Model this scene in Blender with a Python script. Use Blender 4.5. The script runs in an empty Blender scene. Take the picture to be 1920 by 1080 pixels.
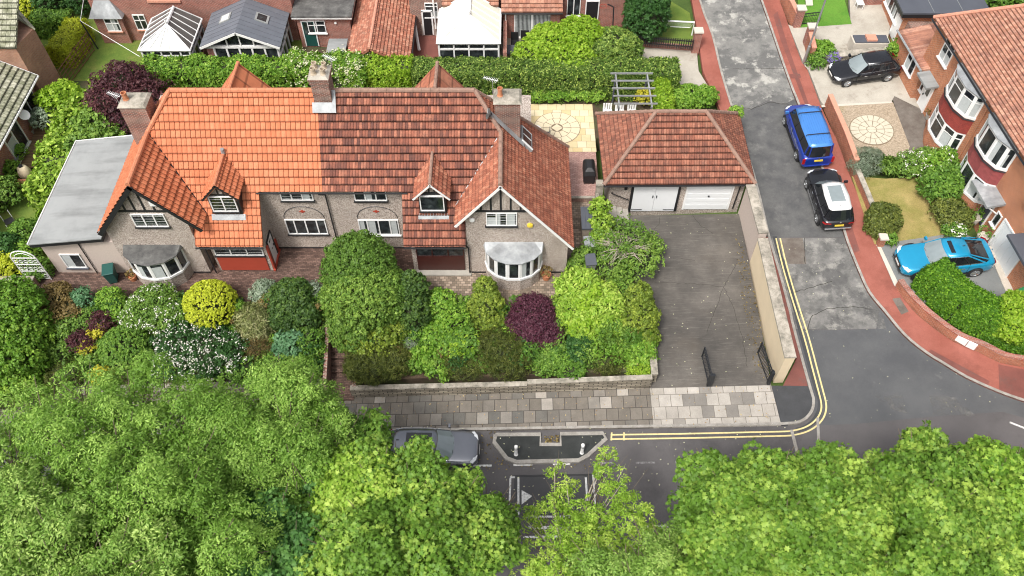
import bpy, bmesh, math, random
import numpy as np
from math import pi, sin, cos, radians, sqrt
from mathutils import Vector, Matrix, Euler

random.seed(7); rng = np.random.default_rng(11)
scn = bpy.context.scene
C = scn.collection

# ------------------------------------------------------------------ camera, sky, sun, exposure
CAMH, FPX, PITCH = 39.4, 1550.0, radians(53.2)
cd = bpy.data.cameras.new("camera"); cam = bpy.data.objects.new("camera", cd); C.objects.link(cam)
cam.location = (0, 0, CAMH); cam.rotation_euler = (pi/2 - PITCH, 0, 0)
cd.sensor_width = 36; cd.lens = FPX/1920*36; cd.clip_end = 2000
scn.camera = cam
SUN_EL, SUN_AZ = radians(58), radians(215)      # azimuth clockwise from +Y
w = bpy.data.worlds.new("World"); scn.world = w; w.use_nodes = True
wn = w.node_tree; bg = wn.nodes['Background']; sky = wn.nodes.new('ShaderNodeTexSky')
sky.sky_type = 'NISHITA'; sky.sun_disc = False; sky.sun_elevation = SUN_EL; sky.sun_rotation = SUN_AZ
sky.air_density = 1.0; sky.dust_density = 7.0; sky.ozone_density = 1.0
hs = wn.nodes.new('ShaderNodeHueSaturation'); hs.inputs['Saturation'].default_value = 0.35
wn.links.new(sky.outputs[0], hs.inputs['Color']); wn.links.new(hs.outputs[0], bg.inputs['Color'])
bg.inputs['Strength'].default_value = 0.13
sl = bpy.data.lights.new("sun", 'SUN'); sun = bpy.data.objects.new("sun", sl); C.objects.link(sun)
sl.energy = 1.5; sl.angle = radians(10); sl.color = (1.0, 0.96, 0.90)
sd = Vector((sin(SUN_AZ)*cos(SUN_EL), cos(SUN_AZ)*cos(SUN_EL), sin(SUN_EL)))
sun.rotation_euler = sd.to_track_quat('Z', 'Y').to_euler()
scn.view_settings.view_transform = 'Standard'; scn.view_settings.look = 'None'
scn.view_settings.exposure = 0.66; scn.view_settings.gamma = 1.0
scn.cycles.filter_width = 1.1; scn.cycles.use_denoising = True

# ------------------------------------------------------------------ where a point of the photograph lies, at its real distance
_S, _C = sin(PITCH), cos(PITCH)
def ray(px, py):
    u = (px-960)/FPX; v = (540-py)/FPX
    return Vector((u, _C+v*_S, -_S+v*_C))
def PP(px, py, n, c):                # on plane n.p = c
    r = ray(px, py); n = Vector(n)
    d = (c - n.z*CAMH)/r.dot(n)
    return Vector((r.x*d, r.y*d, CAMH+r.z*d))
def PZ(px, py, z): return PP(px, py, (0, 0, 1), z)
def PY(px, py, y): return PP(px, py, (0, 1, 0), y)
def PX(px, py, x): return PP(px, py, (1, 0, 0), x)
def T(x, y): return .05*(y-19)+.06*(x+4)            # the hillside
def PT(px, py, h=0.0): return PP(px, py, (-.06, -.05, 1), -.95+.24+h)

# ------------------------------------------------------------------ object helpers
def tagp(o, label, cat, group=None, kind=None):
    if label: o['label'] = label
    if cat: o['category'] = cat
    if group: o['group'] = group
    if kind: o['kind'] = kind
    return o
def thing(name, label, cat, loc=(0, 0, 0), rz=0.0, group=None):
    o = bpy.data.objects.new(name, None); C.objects.link(o)
    o.empty_display_size = .3
    o.location = loc; o.rotation_euler = (0, 0, rz)
    return tagp(o, label, cat, group)
def rootof(o):
    while o.parent: o = o.parent
    return o
def rmat(o):
    r = rootof(o)
    return Matrix.Translation(r.location) @ r.rotation_euler.to_matrix().to_4x4() @ Matrix.Diagonal((*r.scale, 1))
def copy_tree(o, parent=None):
    c = o.copy(); C.objects.link(c); c.parent = parent
    for ch in list(o.children): copy_tree(ch, c)
    return c

def boxuv(me, s=1.0):
    uv = me.uv_layers.new(name='UVMap') if not me.uv_layers else me.uv_layers[0]
    n = len(me.polygons)
    if n == 0: return
    nv = len(me.vertices); co = np.empty(nv*3); me.vertices.foreach_get('co', co); co = co.reshape(-1, 3)
    nl = len(me.loops); vi = np.empty(nl, dtype=np.int32); me.loops.foreach_get('vertex_index', vi)
    pn = np.empty(n*3); me.polygons.foreach_get('normal', pn); pn = pn.reshape(-1, 3)
    lt = np.empty(n, dtype=np.int32); me.polygons.foreach_get('loop_total', lt)
    ln = np.repeat(pn, lt, axis=0)
    t = np.stack([-ln[:, 1], ln[:, 0], np.zeros(nl)], 1)
    L = np.linalg.norm(t, axis=1); flat = L < .1
    t[flat] = (1, 0, 0); L[flat] = 1; t /= L[:, None]
    b = np.cross(ln, t)
    b[flat] = (0, 1, 0)
    P = co[vi]
    out = np.stack([(P*t).sum(1), (P*b).sum(1)], 1)*s
    uv.data.foreach_set('uv', out.ravel())

class MB:
    """collects faces; build() links them as one mesh object"""
    def __init__(s, M=None): s.v = []; s.f = []; s.m = []; s.cur = 0; s.M = M; s.uv = None
    def _a(s, p):
        p = Vector(p)
        if s.M is not None: p = s.M @ p
        s.v.append(p); return len(s.v)-1
    def mat(s, i): s.cur = i; return s
    def face(s, pts):
        s.f.append([s._a(p) for p in pts]); s.m.append(s.cur); return s
    def box(s, x0, x1, y0, y1, z0, z1):
        return s.bx((0, 0, 0), (1, 0, 0), (0, 1, 0), x0, x1, y0, y1, z0, z1)
    def bx(s, o, r, n, u0, u1, d0, d1, z0, z1, up=(0, 0, 1)):
        o, r, n, up = Vector(o), Vector(r), Vector(n), Vector(up)
        if u0 > u1: u0, u1 = u1, u0
        if d0 > d1: d0, d1 = d1, d0
        c = [s._a(o+r*u+n*d+up*z) for z in (z0, z1) for d in (d0, d1) for u in (u0, u1)]
        fl = r.cross(n).dot(up) < 0
        for q in ((0, 2, 3, 1), (4, 5, 7, 6), (0, 1, 5, 4), (2, 6, 7, 3), (0, 4, 6, 2), (1, 3, 7, 5)):
            q = [c[i] for i in q]
            s.f.append(q[::-1] if fl else q); s.m.append(s.cur)
        return s
    def prism(s, top, depth=None, bot=None):
        """top: points CCW from above; goes down by depth (or to the list bot)"""
        top = [Vector(p) for p in top]
        ar = sum(top[i].x*top[(i+1) % len(top)].y-top[(i+1) % len(top)].x*top[i].y for i in range(len(top)))
        if bot is None: bot = [p-Vector((0, 0, depth)) for p in top]
        bot = [Vector(p) for p in bot]
        if ar < 0: top = top[::-1]; bot = bot[::-1]
        a = [s._a(p) for p in top]; b = [s._a(p) for p in bot]; n = len(a)
        s.f.append(a); s.f.append(b[::-1]); s.m += [s.cur]*2
        for i in range(n):
            j = (i+1) % n
            s.f.append([a[i], b[i], b[j], a[j]]); s.m.append(s.cur)
        return s
    def slab(s, pts, th, inward=None):
        """thick sheet from a 3-D polygon, thickness along minus its normal"""
        pts = [Vector(p) for p in pts]
        n = Vector((0, 0, 0))
        for i in range(len(pts)): n += pts[i].cross(pts[(i+1) % len(pts)])
        n.normalize()
        if n.z < -.01: pts = pts[::-1]; n = -n
        a = [s._a(p) for p in pts]; b = [s._a(p-n*th) for p in pts]; k = len(a)
        s.f.append(a); s.f.append(b[::-1]); s.m += [s.cur]*2
        for i in range(k):
            j = (i+1) % k
            s.f.append([a[i], b[i], b[j], a[j]]); s.m.append(s.cur)
        return s
    def tube(s, pts, r, n=6, cap=True):
        pts = [Vector(p) for p in pts]; rr = r if isinstance(r, (list, tuple)) else [r]*len(pts)
        rings = []
        for i, p in enumerate(pts):
            t = (pts[min(i+1, len(pts)-1)]-pts[max(i-1, 0)])
            if t.length < 1e-6: t = Vector((0, 0, 1))
            t.normalize()
            a = t.cross(Vector((0, 0, 1)) if abs(t.z) < .9 else Vector((1, 0, 0))).normalized(); b = t.cross(a)
            rings.append([s._a(p+(a*cos(2*pi*k/n)+b*sin(2*pi*k/n))*rr[i]) for k in range(n)])
        for i in range(len(rings)-1):
            for k in range(n):
                s.f.append([rings[i][k], rings[i+1][k], rings[i+1][(k+1) % n], rings[i][(k+1) % n]]); s.m.append(s.cur)
        if cap:
            s.f.append(rings[0][:]); s.f.append(rings[-1][::-1]); s.m += [s.cur]*2
        return s
    def lathe(s, c, prof, n=16, axis=(0, 0, 1)):
        c = Vector(c); ax = Vector(axis).normalized()
        a = ax.cross(Vector((1, 0, 0)) if abs(ax.x) < .9 else Vector((0, 1, 0))).normalized(); b = ax.cross(a)
        rings = [[s._a(c+ax*h+(a*cos(2*pi*k/n)+b*sin(2*pi*k/n))*r) for k in range(n)] for r, h in prof]
        for i in range(len(rings)-1):
            for k in range(n):
                s.f.append([rings[i][k], rings[i][(k+1) % n], rings[i+1][(k+1) % n], rings[i+1][k]]); s.m.append(s.cur)
        s.f.append(rings[0][::-1]); s.f.append(rings[-1][:]); s.m += [s.cur]*2
        return s
    def loft(s, rings, close=True, caps=True):
        R = [[s._a(p) for p in r] for r in rings]; n = len(R[0])
        for i in range(len(R)-1):
            for k in range(n if close else n-1):
                s.f.append([R[i][k], R[i][(k+1) % n], R[i+1][(k+1) % n], R[i+1][k]]); s.m.append(s.cur)
        if caps: s.f.append(R[0][::-1]); s.f.append(R[-1][:]); s.m += [s.cur]*2
        return s
    def build(s, name, mats, parent=None, label=None, cat=None, group=None, kind=None, smooth=False, fix=False, bevel=0, subsurf=0, local=False, uvs=None):
        me = bpy.data.meshes.new(name)
        vs = s.v
        if parent is not None and not local:
            Mi = rmat(parent).inverted(); vs = [Mi @ v for v in vs]
        me.from_pydata([tuple(v) for v in vs], [], s.f)
        if not isinstance(mats, (list, tuple)): mats = [mats]
        for m in mats: me.materials.append(m)
        if len(mats) > 1: me.polygons.foreach_set('material_index', s.m)
        if fix:
            bm = bmesh.new(); bm.from_mesh(me); bmesh.ops.remove_doubles(bm, verts=bm.verts, dist=1e-4)
            bmesh.ops.recalc_face_normals(bm, faces=bm.faces); bm.to_mesh(me); bm.free()
        me.update(); boxuv(me)
        if smooth:
            me.polygons.foreach_set('use_smooth', [True]*len(me.polygons))
        o = bpy.data.objects.new(name, me); C.objects.link(o)
        if parent is not None: o.parent = parent
        if bevel:
            b = o.modifiers.new('bevel', 'BEVEL'); b.width = bevel; b.segments = 2; b.limit_method = 'ANGLE'; b.angle_limit = radians(40)
        if subsurf:
            b = o.modifiers.new('subsurf', 'SUBSURF'); b.levels = subsurf; b.render_levels = subsurf
        tagp(o, label, cat, group, kind)
        return o

# ------------------------------------------------------------------ materials
class NT:
    def __init__(s, name):
        s.m = bpy.data.materials.new(name); s.m.use_nodes = True; s.t = s.m.node_tree
        s.b = s.t.nodes['Principled BSDF']; s.out = s.t.nodes['Material Output']
    def n(s, ty, **k):
        nd = s.t.nodes.new('ShaderNode'+ty)
        for a, b in k.items(): setattr(nd, a, b)
        return nd
    def l(s, a, b): s.t.links.new(a, b)
    def co(s, kind='Object'):
        if not hasattr(s, '_tc'): s._tc = s.n('TexCoord')
        return s._tc.outputs[kind]
    def noise(s, scale, co=None, detail=4, rough=.6):
        q = s.n('TexNoise'); q.inputs['Scale'].default_value = scale; q.inputs['Detail'].default_value = detail; q.inputs['Roughness'].default_value = rough
        s.l(co or s.co(), q.inputs['Vector']); return q.outputs['Fac']
    def ramp(s, fac, stops, interp='LINEAR'):
        r = s.n('ValToRGB'); r.color_ramp.interpolation = interp; e = r.color_ramp.elements
        while len(e) < len(stops): e.new(.5)
        for i, (p, c) in enumerate(stops):
            e[i].position = p; e[i].color = (c, c, c, 1) if isinstance(c, (int, float)) else (*c, 1)
        s.l(fac, r.inputs[0]); return r.outputs[0]
    def mix(s, fac, a, b, mode='MIX'):
        x = s.n('Mix', data_type='RGBA', blend_type=mode)
        for v, i in ((fac, 0), (a, 6), (b, 7)):
            if isinstance(v, (int, float)): x.inputs[i].default_value = v if i == 0 else (v, v, v, 1)
            elif isinstance(v, (tuple, list)): x.inputs[i].default_value = (*v, 1)
            else: s.l(v, x.inputs[i])
        return x.outputs[2]
    def math(s, op, a, b=0.0, c=None):
        x = s.n('Math', operation=op)
        for v, i in ((a, 0), (b, 1), (c, 2)):
            if v is None: continue
            if isinstance(v, (int, float)): x.inputs[i].default_value = v
            else: s.l(v, x.inputs[i])
        return x.outputs[0]
    def bump(s, h, strength=.4, dist=.02):
        b = s.n('Bump'); b.inputs['Strength'].default_value = strength; b.inputs['Distance'].default_value = dist
        s.l(h, b.inputs['Height']); s.l(b.outputs[0], s.b.inputs['Normal']); return s
    def col(s, c):
        if isinstance(c, (tuple, list)): s.b.inputs['Base Color'].default_value = (*c, 1)
        else: s.l(c, s.b.inputs['Base Color'])
        return s
    def set(s, rough=.8, metal=0, spec=.5, coat=0):
        s.b.inputs['Roughness'].default_value = rough; s.b.inputs['Metallic'].default_value = metal
        s.b.inputs['Specular IOR Level'].default_value = spec; s.b.inputs['Coat Weight'].default_value = coat
        return s
def sc(c, k): return tuple(min(1, x*k) for x in c)
def m_plain(name, c, rough=.6, metal=0, var=.15, scale=3, bump=0, coat=0, spec=.5):
    t = NT(name); f = t.noise(scale, detail=5)
    t.col(t.mix(f, sc(c, 1-var), sc(c, 1+var))).set(rough, metal, spec, coat)
    if bump: t.bump(t.noise(scale*8), .5, bump)
    return t.m
def m_brick(name, c1, c2, mortar, bw=.225, bh=.075, rough=.9, grime=.25, ms=.012):
    t = NT(name); b = t.n('TexBrick'); b.inputs['Scale'].default_value = 1
    b.inputs['Brick Width'].default_value = bw; b.inputs['Row Height'].default_value = bh
    b.inputs['Mortar Size'].default_value = ms; b.inputs['Mortar Smooth'].default_value = .1; b.inputs['Bias'].default_value = 0
    b.inputs['Color1'].default_value = (*c1, 1); b.inputs['Color2'].default_value = (*c2, 1); b.inputs['Mortar'].default_value = (*mortar, 1)
    t.l(t.co('UV'), b.inputs['Vector'])
    g = t.ramp(t.noise(.6, detail=6), [(.35, 1-grime), (.65, 1.0)])
    g2 = t.ramp(t.noise(5.0, detail=3), [(.3, .82), (.7, 1.08)])
    t.col(t.mix(1, t.mix(1, b.outputs['Color'], g, 'MULTIPLY'), g2, 'MULTIPLY')).set(rough)
    t.bump(t.math('SUBTRACT', 1, b.outputs['Fac']), .5, .008)
    return t.m
def m_tile(name, ramp, tw, th, dirt=(.05, .035, .03), dirt_amt=.5, rough=.8, edge=.5, sm=.4, ue=1.0):
    """roof tile colours, one random shade for each tile; UV counts tiles"""
    tw = th = 1.0
    t = NT(name); s = t.n('SeparateXYZ'); t.l(t.co('UV'), s.inputs[0])
    iu = t.math('FLOOR', t.math('DIVIDE', s.outputs[0], tw)); iv = t.math('FLOOR', t.math('DIVIDE', s.outputs[1], th))
    cb = t.n('CombineXYZ'); t.l(iu, cb.inputs[0]); t.l(iv, cb.inputs[1])
    wn_ = t.n('TexWhiteNoise', noise_dimensions='2D'); t.l(cb.outputs[0], wn_.inputs['Vector'])
    big = t.noise(.45, detail=5, rough=.65)
    f = t.math('ADD', t.math('MULTIPLY', wn_.outputs['Value'], 1-sm), t.math('MULTIPLY', big, sm))
    c = t.ramp(f, ramp)
    d = t.ramp(t.noise(2.2, detail=8, rough=.75), [(.42, 0), (.62, dirt_amt)])
    c = t.mix(d, c, dirt)
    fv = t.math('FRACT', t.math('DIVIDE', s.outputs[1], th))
    e = t.ramp(fv, [(0.0, edge), (.10, edge), (.17, 1), (1.0, 1)])  # shadow line under each lap, painted into the tile colour
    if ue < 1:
        fu = t.math('FRACT', t.math('DIVIDE', s.outputs[0], tw)); c = t.mix(1, c, t.ramp(fu, [(0, ue), (.09, ue), (.16, 1), (.45, 1.0)]), 'MULTIPLY')  # notch shade and side-lap dirt, also painted into the colour
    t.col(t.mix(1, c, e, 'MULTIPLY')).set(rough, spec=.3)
    t.bump(t.noise(25, detail=3), .35, .006)
    return t.m
def m_ground(name, c1, c2, s1=.5, patch=None, rough=.9, grain=60, contrast=(.35, .65), spec=.4, cracks=0):
    t = NT(name); c = t.mix(t.ramp(t.noise(s1, detail=8, rough=.65), [(contrast[0], 0), (contrast[1], 1)]), c1, c2)
    if patch:
        for (pc, ps, lo, hi, amt) in patch:
            c = t.mix(t.ramp(t.noise(ps, detail=10, rough=.7), [(lo, 0), (hi, amt)]), c, pc)
    if cracks:
        v = t.n('TexVoronoi', feature='DISTANCE_TO_EDGE'); v.inputs['Scale'].default_value = cracks
        nz = t.n('TexNoise'); nz.inputs['Scale'].default_value = 1.3; nz.inputs['Detail'].default_value = 6; t.l(t.co(), nz.inputs['Vector'])
        ad = t.mix(.25, t.co(), nz.outputs['Color'], 'ADD'); t.l(ad, v.inputs['Vector'])
        c = t.mix(t.ramp(v.outputs['Distance'], [(0, .75), (.012, 0)]), c, sc(c1, .35))
    g = t.ramp(t.noise(grain, detail=2), [(.3, .75), (.7, 1.22)])
    t.col(t.mix(1, c, g, 'MULTIPLY')).set(rough, spec=spec).bump(t.noise(grain, detail=2), .4, .008)
    return t.m
def m_pave(name, c1, c2, mortar, bw, bh, off=.5, ms=.012, stops=None, var=.2, coord='UV', spec=.4):
    t = NT(name); b = t.n('TexBrick'); b.inputs['Scale'].default_value = 1; b.offset = off
    b.inputs['Brick Width'].default_value = bw; b.inputs['Row Height'].default_value = bh
    b.inputs['Mortar Size'].default_value = ms; b.inputs['Mortar Smooth'].default_value = .2
    b.inputs['Color1'].default_value = (0, 0, 0, 1); b.inputs['Color2'].default_value = (1, 1, 1, 1); b.inputs['Mortar'].default_value = (.5, .5, .5, 1)
    t.l(t.co(coord), b.inputs['Vector'])
    c = t.ramp(b.outputs['Color'], stops or [(0, c1), (1, c2)])
    c = t.mix(b.outputs['Fac'], c, mortar)
    g = t.ramp(t.noise(1.2, detail=8, rough=.7), [(.3, 1-var), (.7, 1+var*.6)])
    g2 = t.ramp(t.noise(30, detail=2), [(.3, .88), (.7, 1.1)])
    t.col(t.mix(1, t.mix(1, c, g, 'MULTIPLY'), g2, 'MULTIPLY')).set(.85, spec=spec)
    t.bump(t.math('SUBTRACT', 1, b.outputs['Fac']), .4, .008)
    return t.m
def m_leaf(name, stops, trans=.35, rough=.55, spec=.35):
    t = NT(name); a = t.n('Attribute', attribute_name='tint', attribute_type='GEOMETRY')
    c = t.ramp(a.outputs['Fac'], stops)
    t.col(c).set(rough, spec=spec)
    tr = t.n('BsdfTranslucent'); t.l(t.mix(1, c, (1.25, 1.35, .6), 'MULTIPLY'), tr.inputs['Color'])
    mx = t.n('MixShader'); mx.inputs[0].default_value = trans
    t.l(t.b.outputs[0], mx.inputs[1]); t.l(tr.outputs[0], mx.inputs[2]); t.l(mx.outputs[0], t.out.inputs['Surface'])
    return t.m
def leafset(name, base, hi=None, trans=.35, spread=.45, alt=None, altp=.93, rough=.55):
    hi = hi or (base[0]*1.7, base[1]*1.5, base[2]*1.3)
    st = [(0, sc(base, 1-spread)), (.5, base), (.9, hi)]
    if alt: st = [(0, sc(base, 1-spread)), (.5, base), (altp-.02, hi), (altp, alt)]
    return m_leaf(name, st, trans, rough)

M = {}
def setup_materials():
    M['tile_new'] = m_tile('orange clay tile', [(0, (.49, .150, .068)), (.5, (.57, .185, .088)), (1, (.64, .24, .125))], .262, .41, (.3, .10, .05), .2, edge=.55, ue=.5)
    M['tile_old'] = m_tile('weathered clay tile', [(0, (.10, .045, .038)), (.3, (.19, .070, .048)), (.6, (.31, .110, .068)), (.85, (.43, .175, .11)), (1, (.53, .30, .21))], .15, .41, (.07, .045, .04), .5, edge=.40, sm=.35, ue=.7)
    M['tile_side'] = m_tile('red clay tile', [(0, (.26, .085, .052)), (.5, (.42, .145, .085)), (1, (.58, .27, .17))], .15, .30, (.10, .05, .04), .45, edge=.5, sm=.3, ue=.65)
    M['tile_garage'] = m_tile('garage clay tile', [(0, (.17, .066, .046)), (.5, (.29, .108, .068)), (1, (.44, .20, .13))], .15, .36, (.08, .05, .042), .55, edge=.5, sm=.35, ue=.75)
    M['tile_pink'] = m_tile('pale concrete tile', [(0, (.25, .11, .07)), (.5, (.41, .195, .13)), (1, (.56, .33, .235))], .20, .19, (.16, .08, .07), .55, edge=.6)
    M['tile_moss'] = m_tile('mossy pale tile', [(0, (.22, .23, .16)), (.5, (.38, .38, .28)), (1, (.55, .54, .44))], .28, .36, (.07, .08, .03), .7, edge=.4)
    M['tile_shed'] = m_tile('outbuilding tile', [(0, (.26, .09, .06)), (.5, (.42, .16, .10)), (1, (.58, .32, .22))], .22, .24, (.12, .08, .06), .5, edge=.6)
    M['ridge_new'] = m_plain('orange ridge tile', (.50, .19, .10), .8, var=.25, scale=4, bump=.004)
    M['ridge_old'] = m_plain('lichened ridge tile', (.27, .17, .13), .9, var=.5, scale=3, bump=.006)
    M['ridge_pink'] = m_plain('pink ridge tile', (.55, .26, .18), .9, var=.2, scale=3)
    # pebbledash: crushed stone render
    t = NT('pebbledash'); v = t.n('TexVoronoi'); v.inputs['Scale'].default_value = 32; t.l(t.co(), v.inputs['Vector'])
    hue = t.n('SeparateColor'); t.l(v.outputs['Color'], hue.inputs[0])
    c = t.ramp(hue.outputs[0], [(0, (.16, .13, .11)), (.3, (.33, .27, .23)), (.6, (.45, .38, .33)), (1, (.62, .56, .50))])
    g = t.ramp(t.noise(.5, detail=6), [(.3, .82), (.7, 1.1)])
    t.col(t.mix(1, c, g, 'MULTIPLY')).set(.95).bump(v.outputs['Distance'], .6, .012); M['dash'] = t.m
    M['dash_pale'] = m_plain('pale pebbledash', (.50, .42, .37), .95, var=.22, scale=14, bump=.01)
    M['brick_orange'] = m_brick('orange brick', (.60, .20, .075), (.44, .13, .05), (.52, .36, .26), grime=.2)
    M['brick_red'] = m_brick('red brick', (.42, .12, .08), (.28, .075, .05), (.42, .32, .27), grime=.3)
    M['brick_dark'] = m_brick('sooty brick', (.34, .11, .075), (.14, .06, .05), (.45, .36, .30), grime=.4, ms=.016)
    M['brick_pale'] = m_brick('weathered brick', (.52, .25, .15), (.40, .17, .10), (.42, .33, .26), grime=.25)
    M['brick_wall'] = m_brick('garden wall brick', (.52, .16, .075), (.36, .10, .05), (.44, .30, .22), grime=.35)
    M['stone_wall'] = m_brick('split stone walling', (.52, .46, .36), (.30, .26, .20), (.08, .07, .055), bw=.5, bh=.15, grime=.4, ms=.025)
    M['white'] = m_plain('white upvc', (.80, .80, .79), .35, var=.03, scale=2)
    M['white_door'] = m_plain('white painted metal', (.74, .76, .77), .45, var=.05, scale=1.5)
    M['cream'] = m_plain('cream render', (.72, .60, .42), .9, var=.12, scale=1.2, bump=.004)
    M['black'] = m_plain('black paint', (.016, .016, .018), .5, var=.3)
    M['iron'] = m_plain('black iron', (.025, .028, .033), .45, metal=.3, var=.3)
    M['red_paint'] = m_plain('red masonry paint', (.36, .055, .03), .6, var=.12, scale=1.5)
    M['maroon'] = m_plain('maroon timber', (.055, .014, .011), .4, var=.25)
    M['tilehang'] = m_brick('hung red tile', (.34, .06, .045), (.30, .05, .042), (.20, .03, .025), bw=.2, bh=.12, ms=.006, grime=.1)
    M['tilehang_pink'] = m_brick('hung pink-red tile', (.36, .085, .085), (.32, .075, .075), (.24, .05, .05), bw=.2, bh=.12, ms=.006, grime=.15)
    t = NT('lead sheet'); c = t.ramp(t.noise(1.2, detail=8, rough=.7), [(.3, (.20, .21, .22)), (.55, (.36, .38, .39)), (.75, (.58, .60, .61))])
    t.col(c).set(.5, .25); M['lead'] = t.m
    t = NT('old felt'); c = t.ramp(t.noise(1.4, detail=9, rough=.75), [(.35, (.05, .05, .05)), (.55, (.11, .11, .105)), (.75, (.22, .22, .21))])
    t.col(c).set(.8); M['felt_dark'] = t.m
    t = NT('grey roofing felt'); c = t.ramp(t.noise(.5, detail=8, rough=.7), [(.3, (.22, .23, .23)), (.5, (.275, .287, .285)), (.8, (.31, .322, .32))])
    mp = t.n('Mapping'); mp.inputs['Scale'].default_value = (.25, 1.6, 1); t.l(t.co(), mp.inputs[0])
    st = t.ramp(t.noise(.9, mp.outputs[0], detail=7), [(.50, 1), (.66, .72)])
    t.col(t.mix(1, c, st, 'MULTIPLY')).set(.75); M['felt'] = t.m
    M['felt_black'] = m_plain('dark felt', (.075, .082, .10), .6, var=.25, scale=.8)
    M['zinc'] = m_plain('grey seamed roof', (.13, .145, .17), .5, var=.25, scale=1.2)
    M['render_grey'] = m_plain('grey stone', (.36, .34, .30), .9, var=.35, scale=2.5, bump=.01)
    t = NT('lichened coping'); c = t.ramp(t.noise(1.6, detail=10, rough=.75), [(.3, (.07, .07, .06)), (.45, (.24, .22, .18)), (.6, (.42, .38, .32)), (.75, (.52, .47, .40))])
    t.col(c).set(.95).bump(t.noise(20), .5, .01); M['coping'] = t.m
    M['pot_clay'] = m_plain('terracotta', (.50, .20, .10), .8, var=.2, scale=6)
    M['pot_buff'] = m_plain('buff chimney pot', (.46, .38, .28), .9, var=.25, scale=6)
    M['wood'] = m_plain('grey timber', (.30, .25, .20), .8, var=.3, scale=4)
    M['wood_brown'] = m_plain('brown timber', (.20, .09, .05), .7, var=.3, scale=4)
    M['deck'] = m_brick('timber deck', (.34, .22, .12), (.26, .16, .085), (.08, .05, .03), bw=3, bh=.14, grime=.2)
    M['alu'] = m_plain('galvanised steel', (.42, .44, .45), .4, metal=.7, var=.1)
    M['plastic_green'] = m_plain('dark green plastic', (.012, .075, .065), .45, var=.1)
    M['plastic_green2'] = m_plain('green plastic', (.03, .20, .075), .45, var=.1)
    M['tyre'] = m_plain('tyre rubber', (.02, .02, .021), .8, var=.2)
    M['bark'] = m_plain('bark', (.13, .10, .07), .9, var=.4, scale=6, bump=.01)
    M['bark_pale'] = m_plain('pale bare twig', (.38, .33, .27), .9, var=.25, scale=6)
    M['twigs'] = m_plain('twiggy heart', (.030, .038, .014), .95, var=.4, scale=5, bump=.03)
    # glass: dark room behind a glossy pane
    t = NT('window glass'); nz = t.ramp(t.noise(2.0, detail=3), [(.35, (.010, .012, .014)), (.6, (.035, .042, .045)), (.8, (.10, .12, .12))])
    t.col(nz).set(.06, spec=.7); M['glass'] = t.m
    t = NT('tinted roof glazing'); t.col(t.ramp(t.noise(.8), [(.3, (.07, .075, .075)), (.7, (.14, .14, .13))])).set(.12, spec=.7); M['glaze_dark'] = t.m
    M['glaze_pale'] = m_plain('opal roof glazing', (.60, .62, .60), .25, var=.06)
    M['glaze_cream'] = m_plain('cream roof panel', (.74, .73, .62), .45, var=.04)
    M['curtain'] = m_plain('net curtain', (.45, .48, .48), .8, var=.25, scale=9)
    M['carglass'] = m_plain('car glass', (.012, .014, .017), .04, var=.3, spec=.8)
    M['screen'] = m_plain('windscreen glass', (.22, .26, .27), .06, var=.25, scale=1.5, spec=.8)  # reflected light is put into this pale glass colour
    M['chrome'] = m_plain('chrome', (.65, .66, .68), .18, metal=.9, var=.05)
    M['lamp_red'] = m_plain('red lamp lens', (.38, .012, .015), .2, var=.1)
    M['lamp_clear'] = m_plain('clear lamp lens', (.62, .64, .66), .12, var=.1)
    M['plate_y'] = m_plain('yellow plate', (.75, .55, .06), .4, var=.05)
    M['plate_w'] = m_plain('white plate', (.75, .75, .72), .4, var=.05)
    # ground
    M['road'] = m_ground('main road asphalt', (.084, .079, .080), (.112, .105, .106), .35, [((.05, .047, .048), .12, .5, .6, .6), ((.13, .12, .115), 5, .68, .74, .3)], .85)
    M['road_junction'] = m_ground('junction asphalt', (.072, .075, .080), (.100, .103, .106), .5, [((.17, .17, .165), .45, .60, .70, .75), ((.2, .19, .18), 4, .66, .74, .4)], .75)
    M['road_side'] = m_ground('old side road surface', (.10, .10, .096), (.20, .195, .185), 1.6, [((.07, .07, .07), .5, .5, .56, .6), ((.34, .33, .30), 1.2, .52, .64, .6), ((.05, .05, .05), 1.9, .66, .70, .5)], .9)
    M['road_mid'] = m_ground('middle side road surface', (.075, .076, .078), (.12, .12, .117), 1.2, [((.24, .235, .22), .8, .54, .72, .5)], .85)
    M['road_top'] = m_ground('worn upper road surface', (.15, .15, .142), (.24, .235, .22), 1.6, [((.10, .10, .098), .5, .48, .55, .75), ((.44, .43, .39), .9, .54, .62, .75), ((.06, .06, .06), 1.7, .64, .68, .5)], .9)
    M['red_path'] = m_ground('red tarmac', (.25, .078, .055), (.32, .11, .082), .7, [((.17, .055, .04), .4, .52, .62, .5), ((.40, .19, .15), 1.5, .64, .72, .5)], .85)
    M['red_dark'] = m_ground('dark red tarmac', (.15, .055, .045), (.21, .075, .06), .7, [((.10, .08, .07), .8, .55, .68, .7)], .8)
    M['kerb'] = m_ground('kerb stone', (.24, .225, .20), (.36, .34, .31), 2.5, None, .9, 40)
    M['drive'] = m_ground('old concrete drive', (.085, .074, .062), (.15, .132, .112), .35, [((.05, .043, .037), .5, .52, .64, .7), ((.24, .215, .18), 1.2, .60, .72, .5), ((.12, .085, .05), .25, .55, .65, .5), ((.5, .47, .42), 7, .70, .74, .6)], .75)
    t = NT('brushed concrete drive'); mp = t.n('Mapping'); mp.inputs['Scale'].default_value = (.6, 7, 1); t.l(t.co(), mp.inputs[0])
    c = t.ramp(t.noise(.35, detail=9, rough=.7), [(.32, (.052, .048, .043)), (.5, (.084, .076, .067)), (.68, (.135, .122, .107))])
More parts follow.
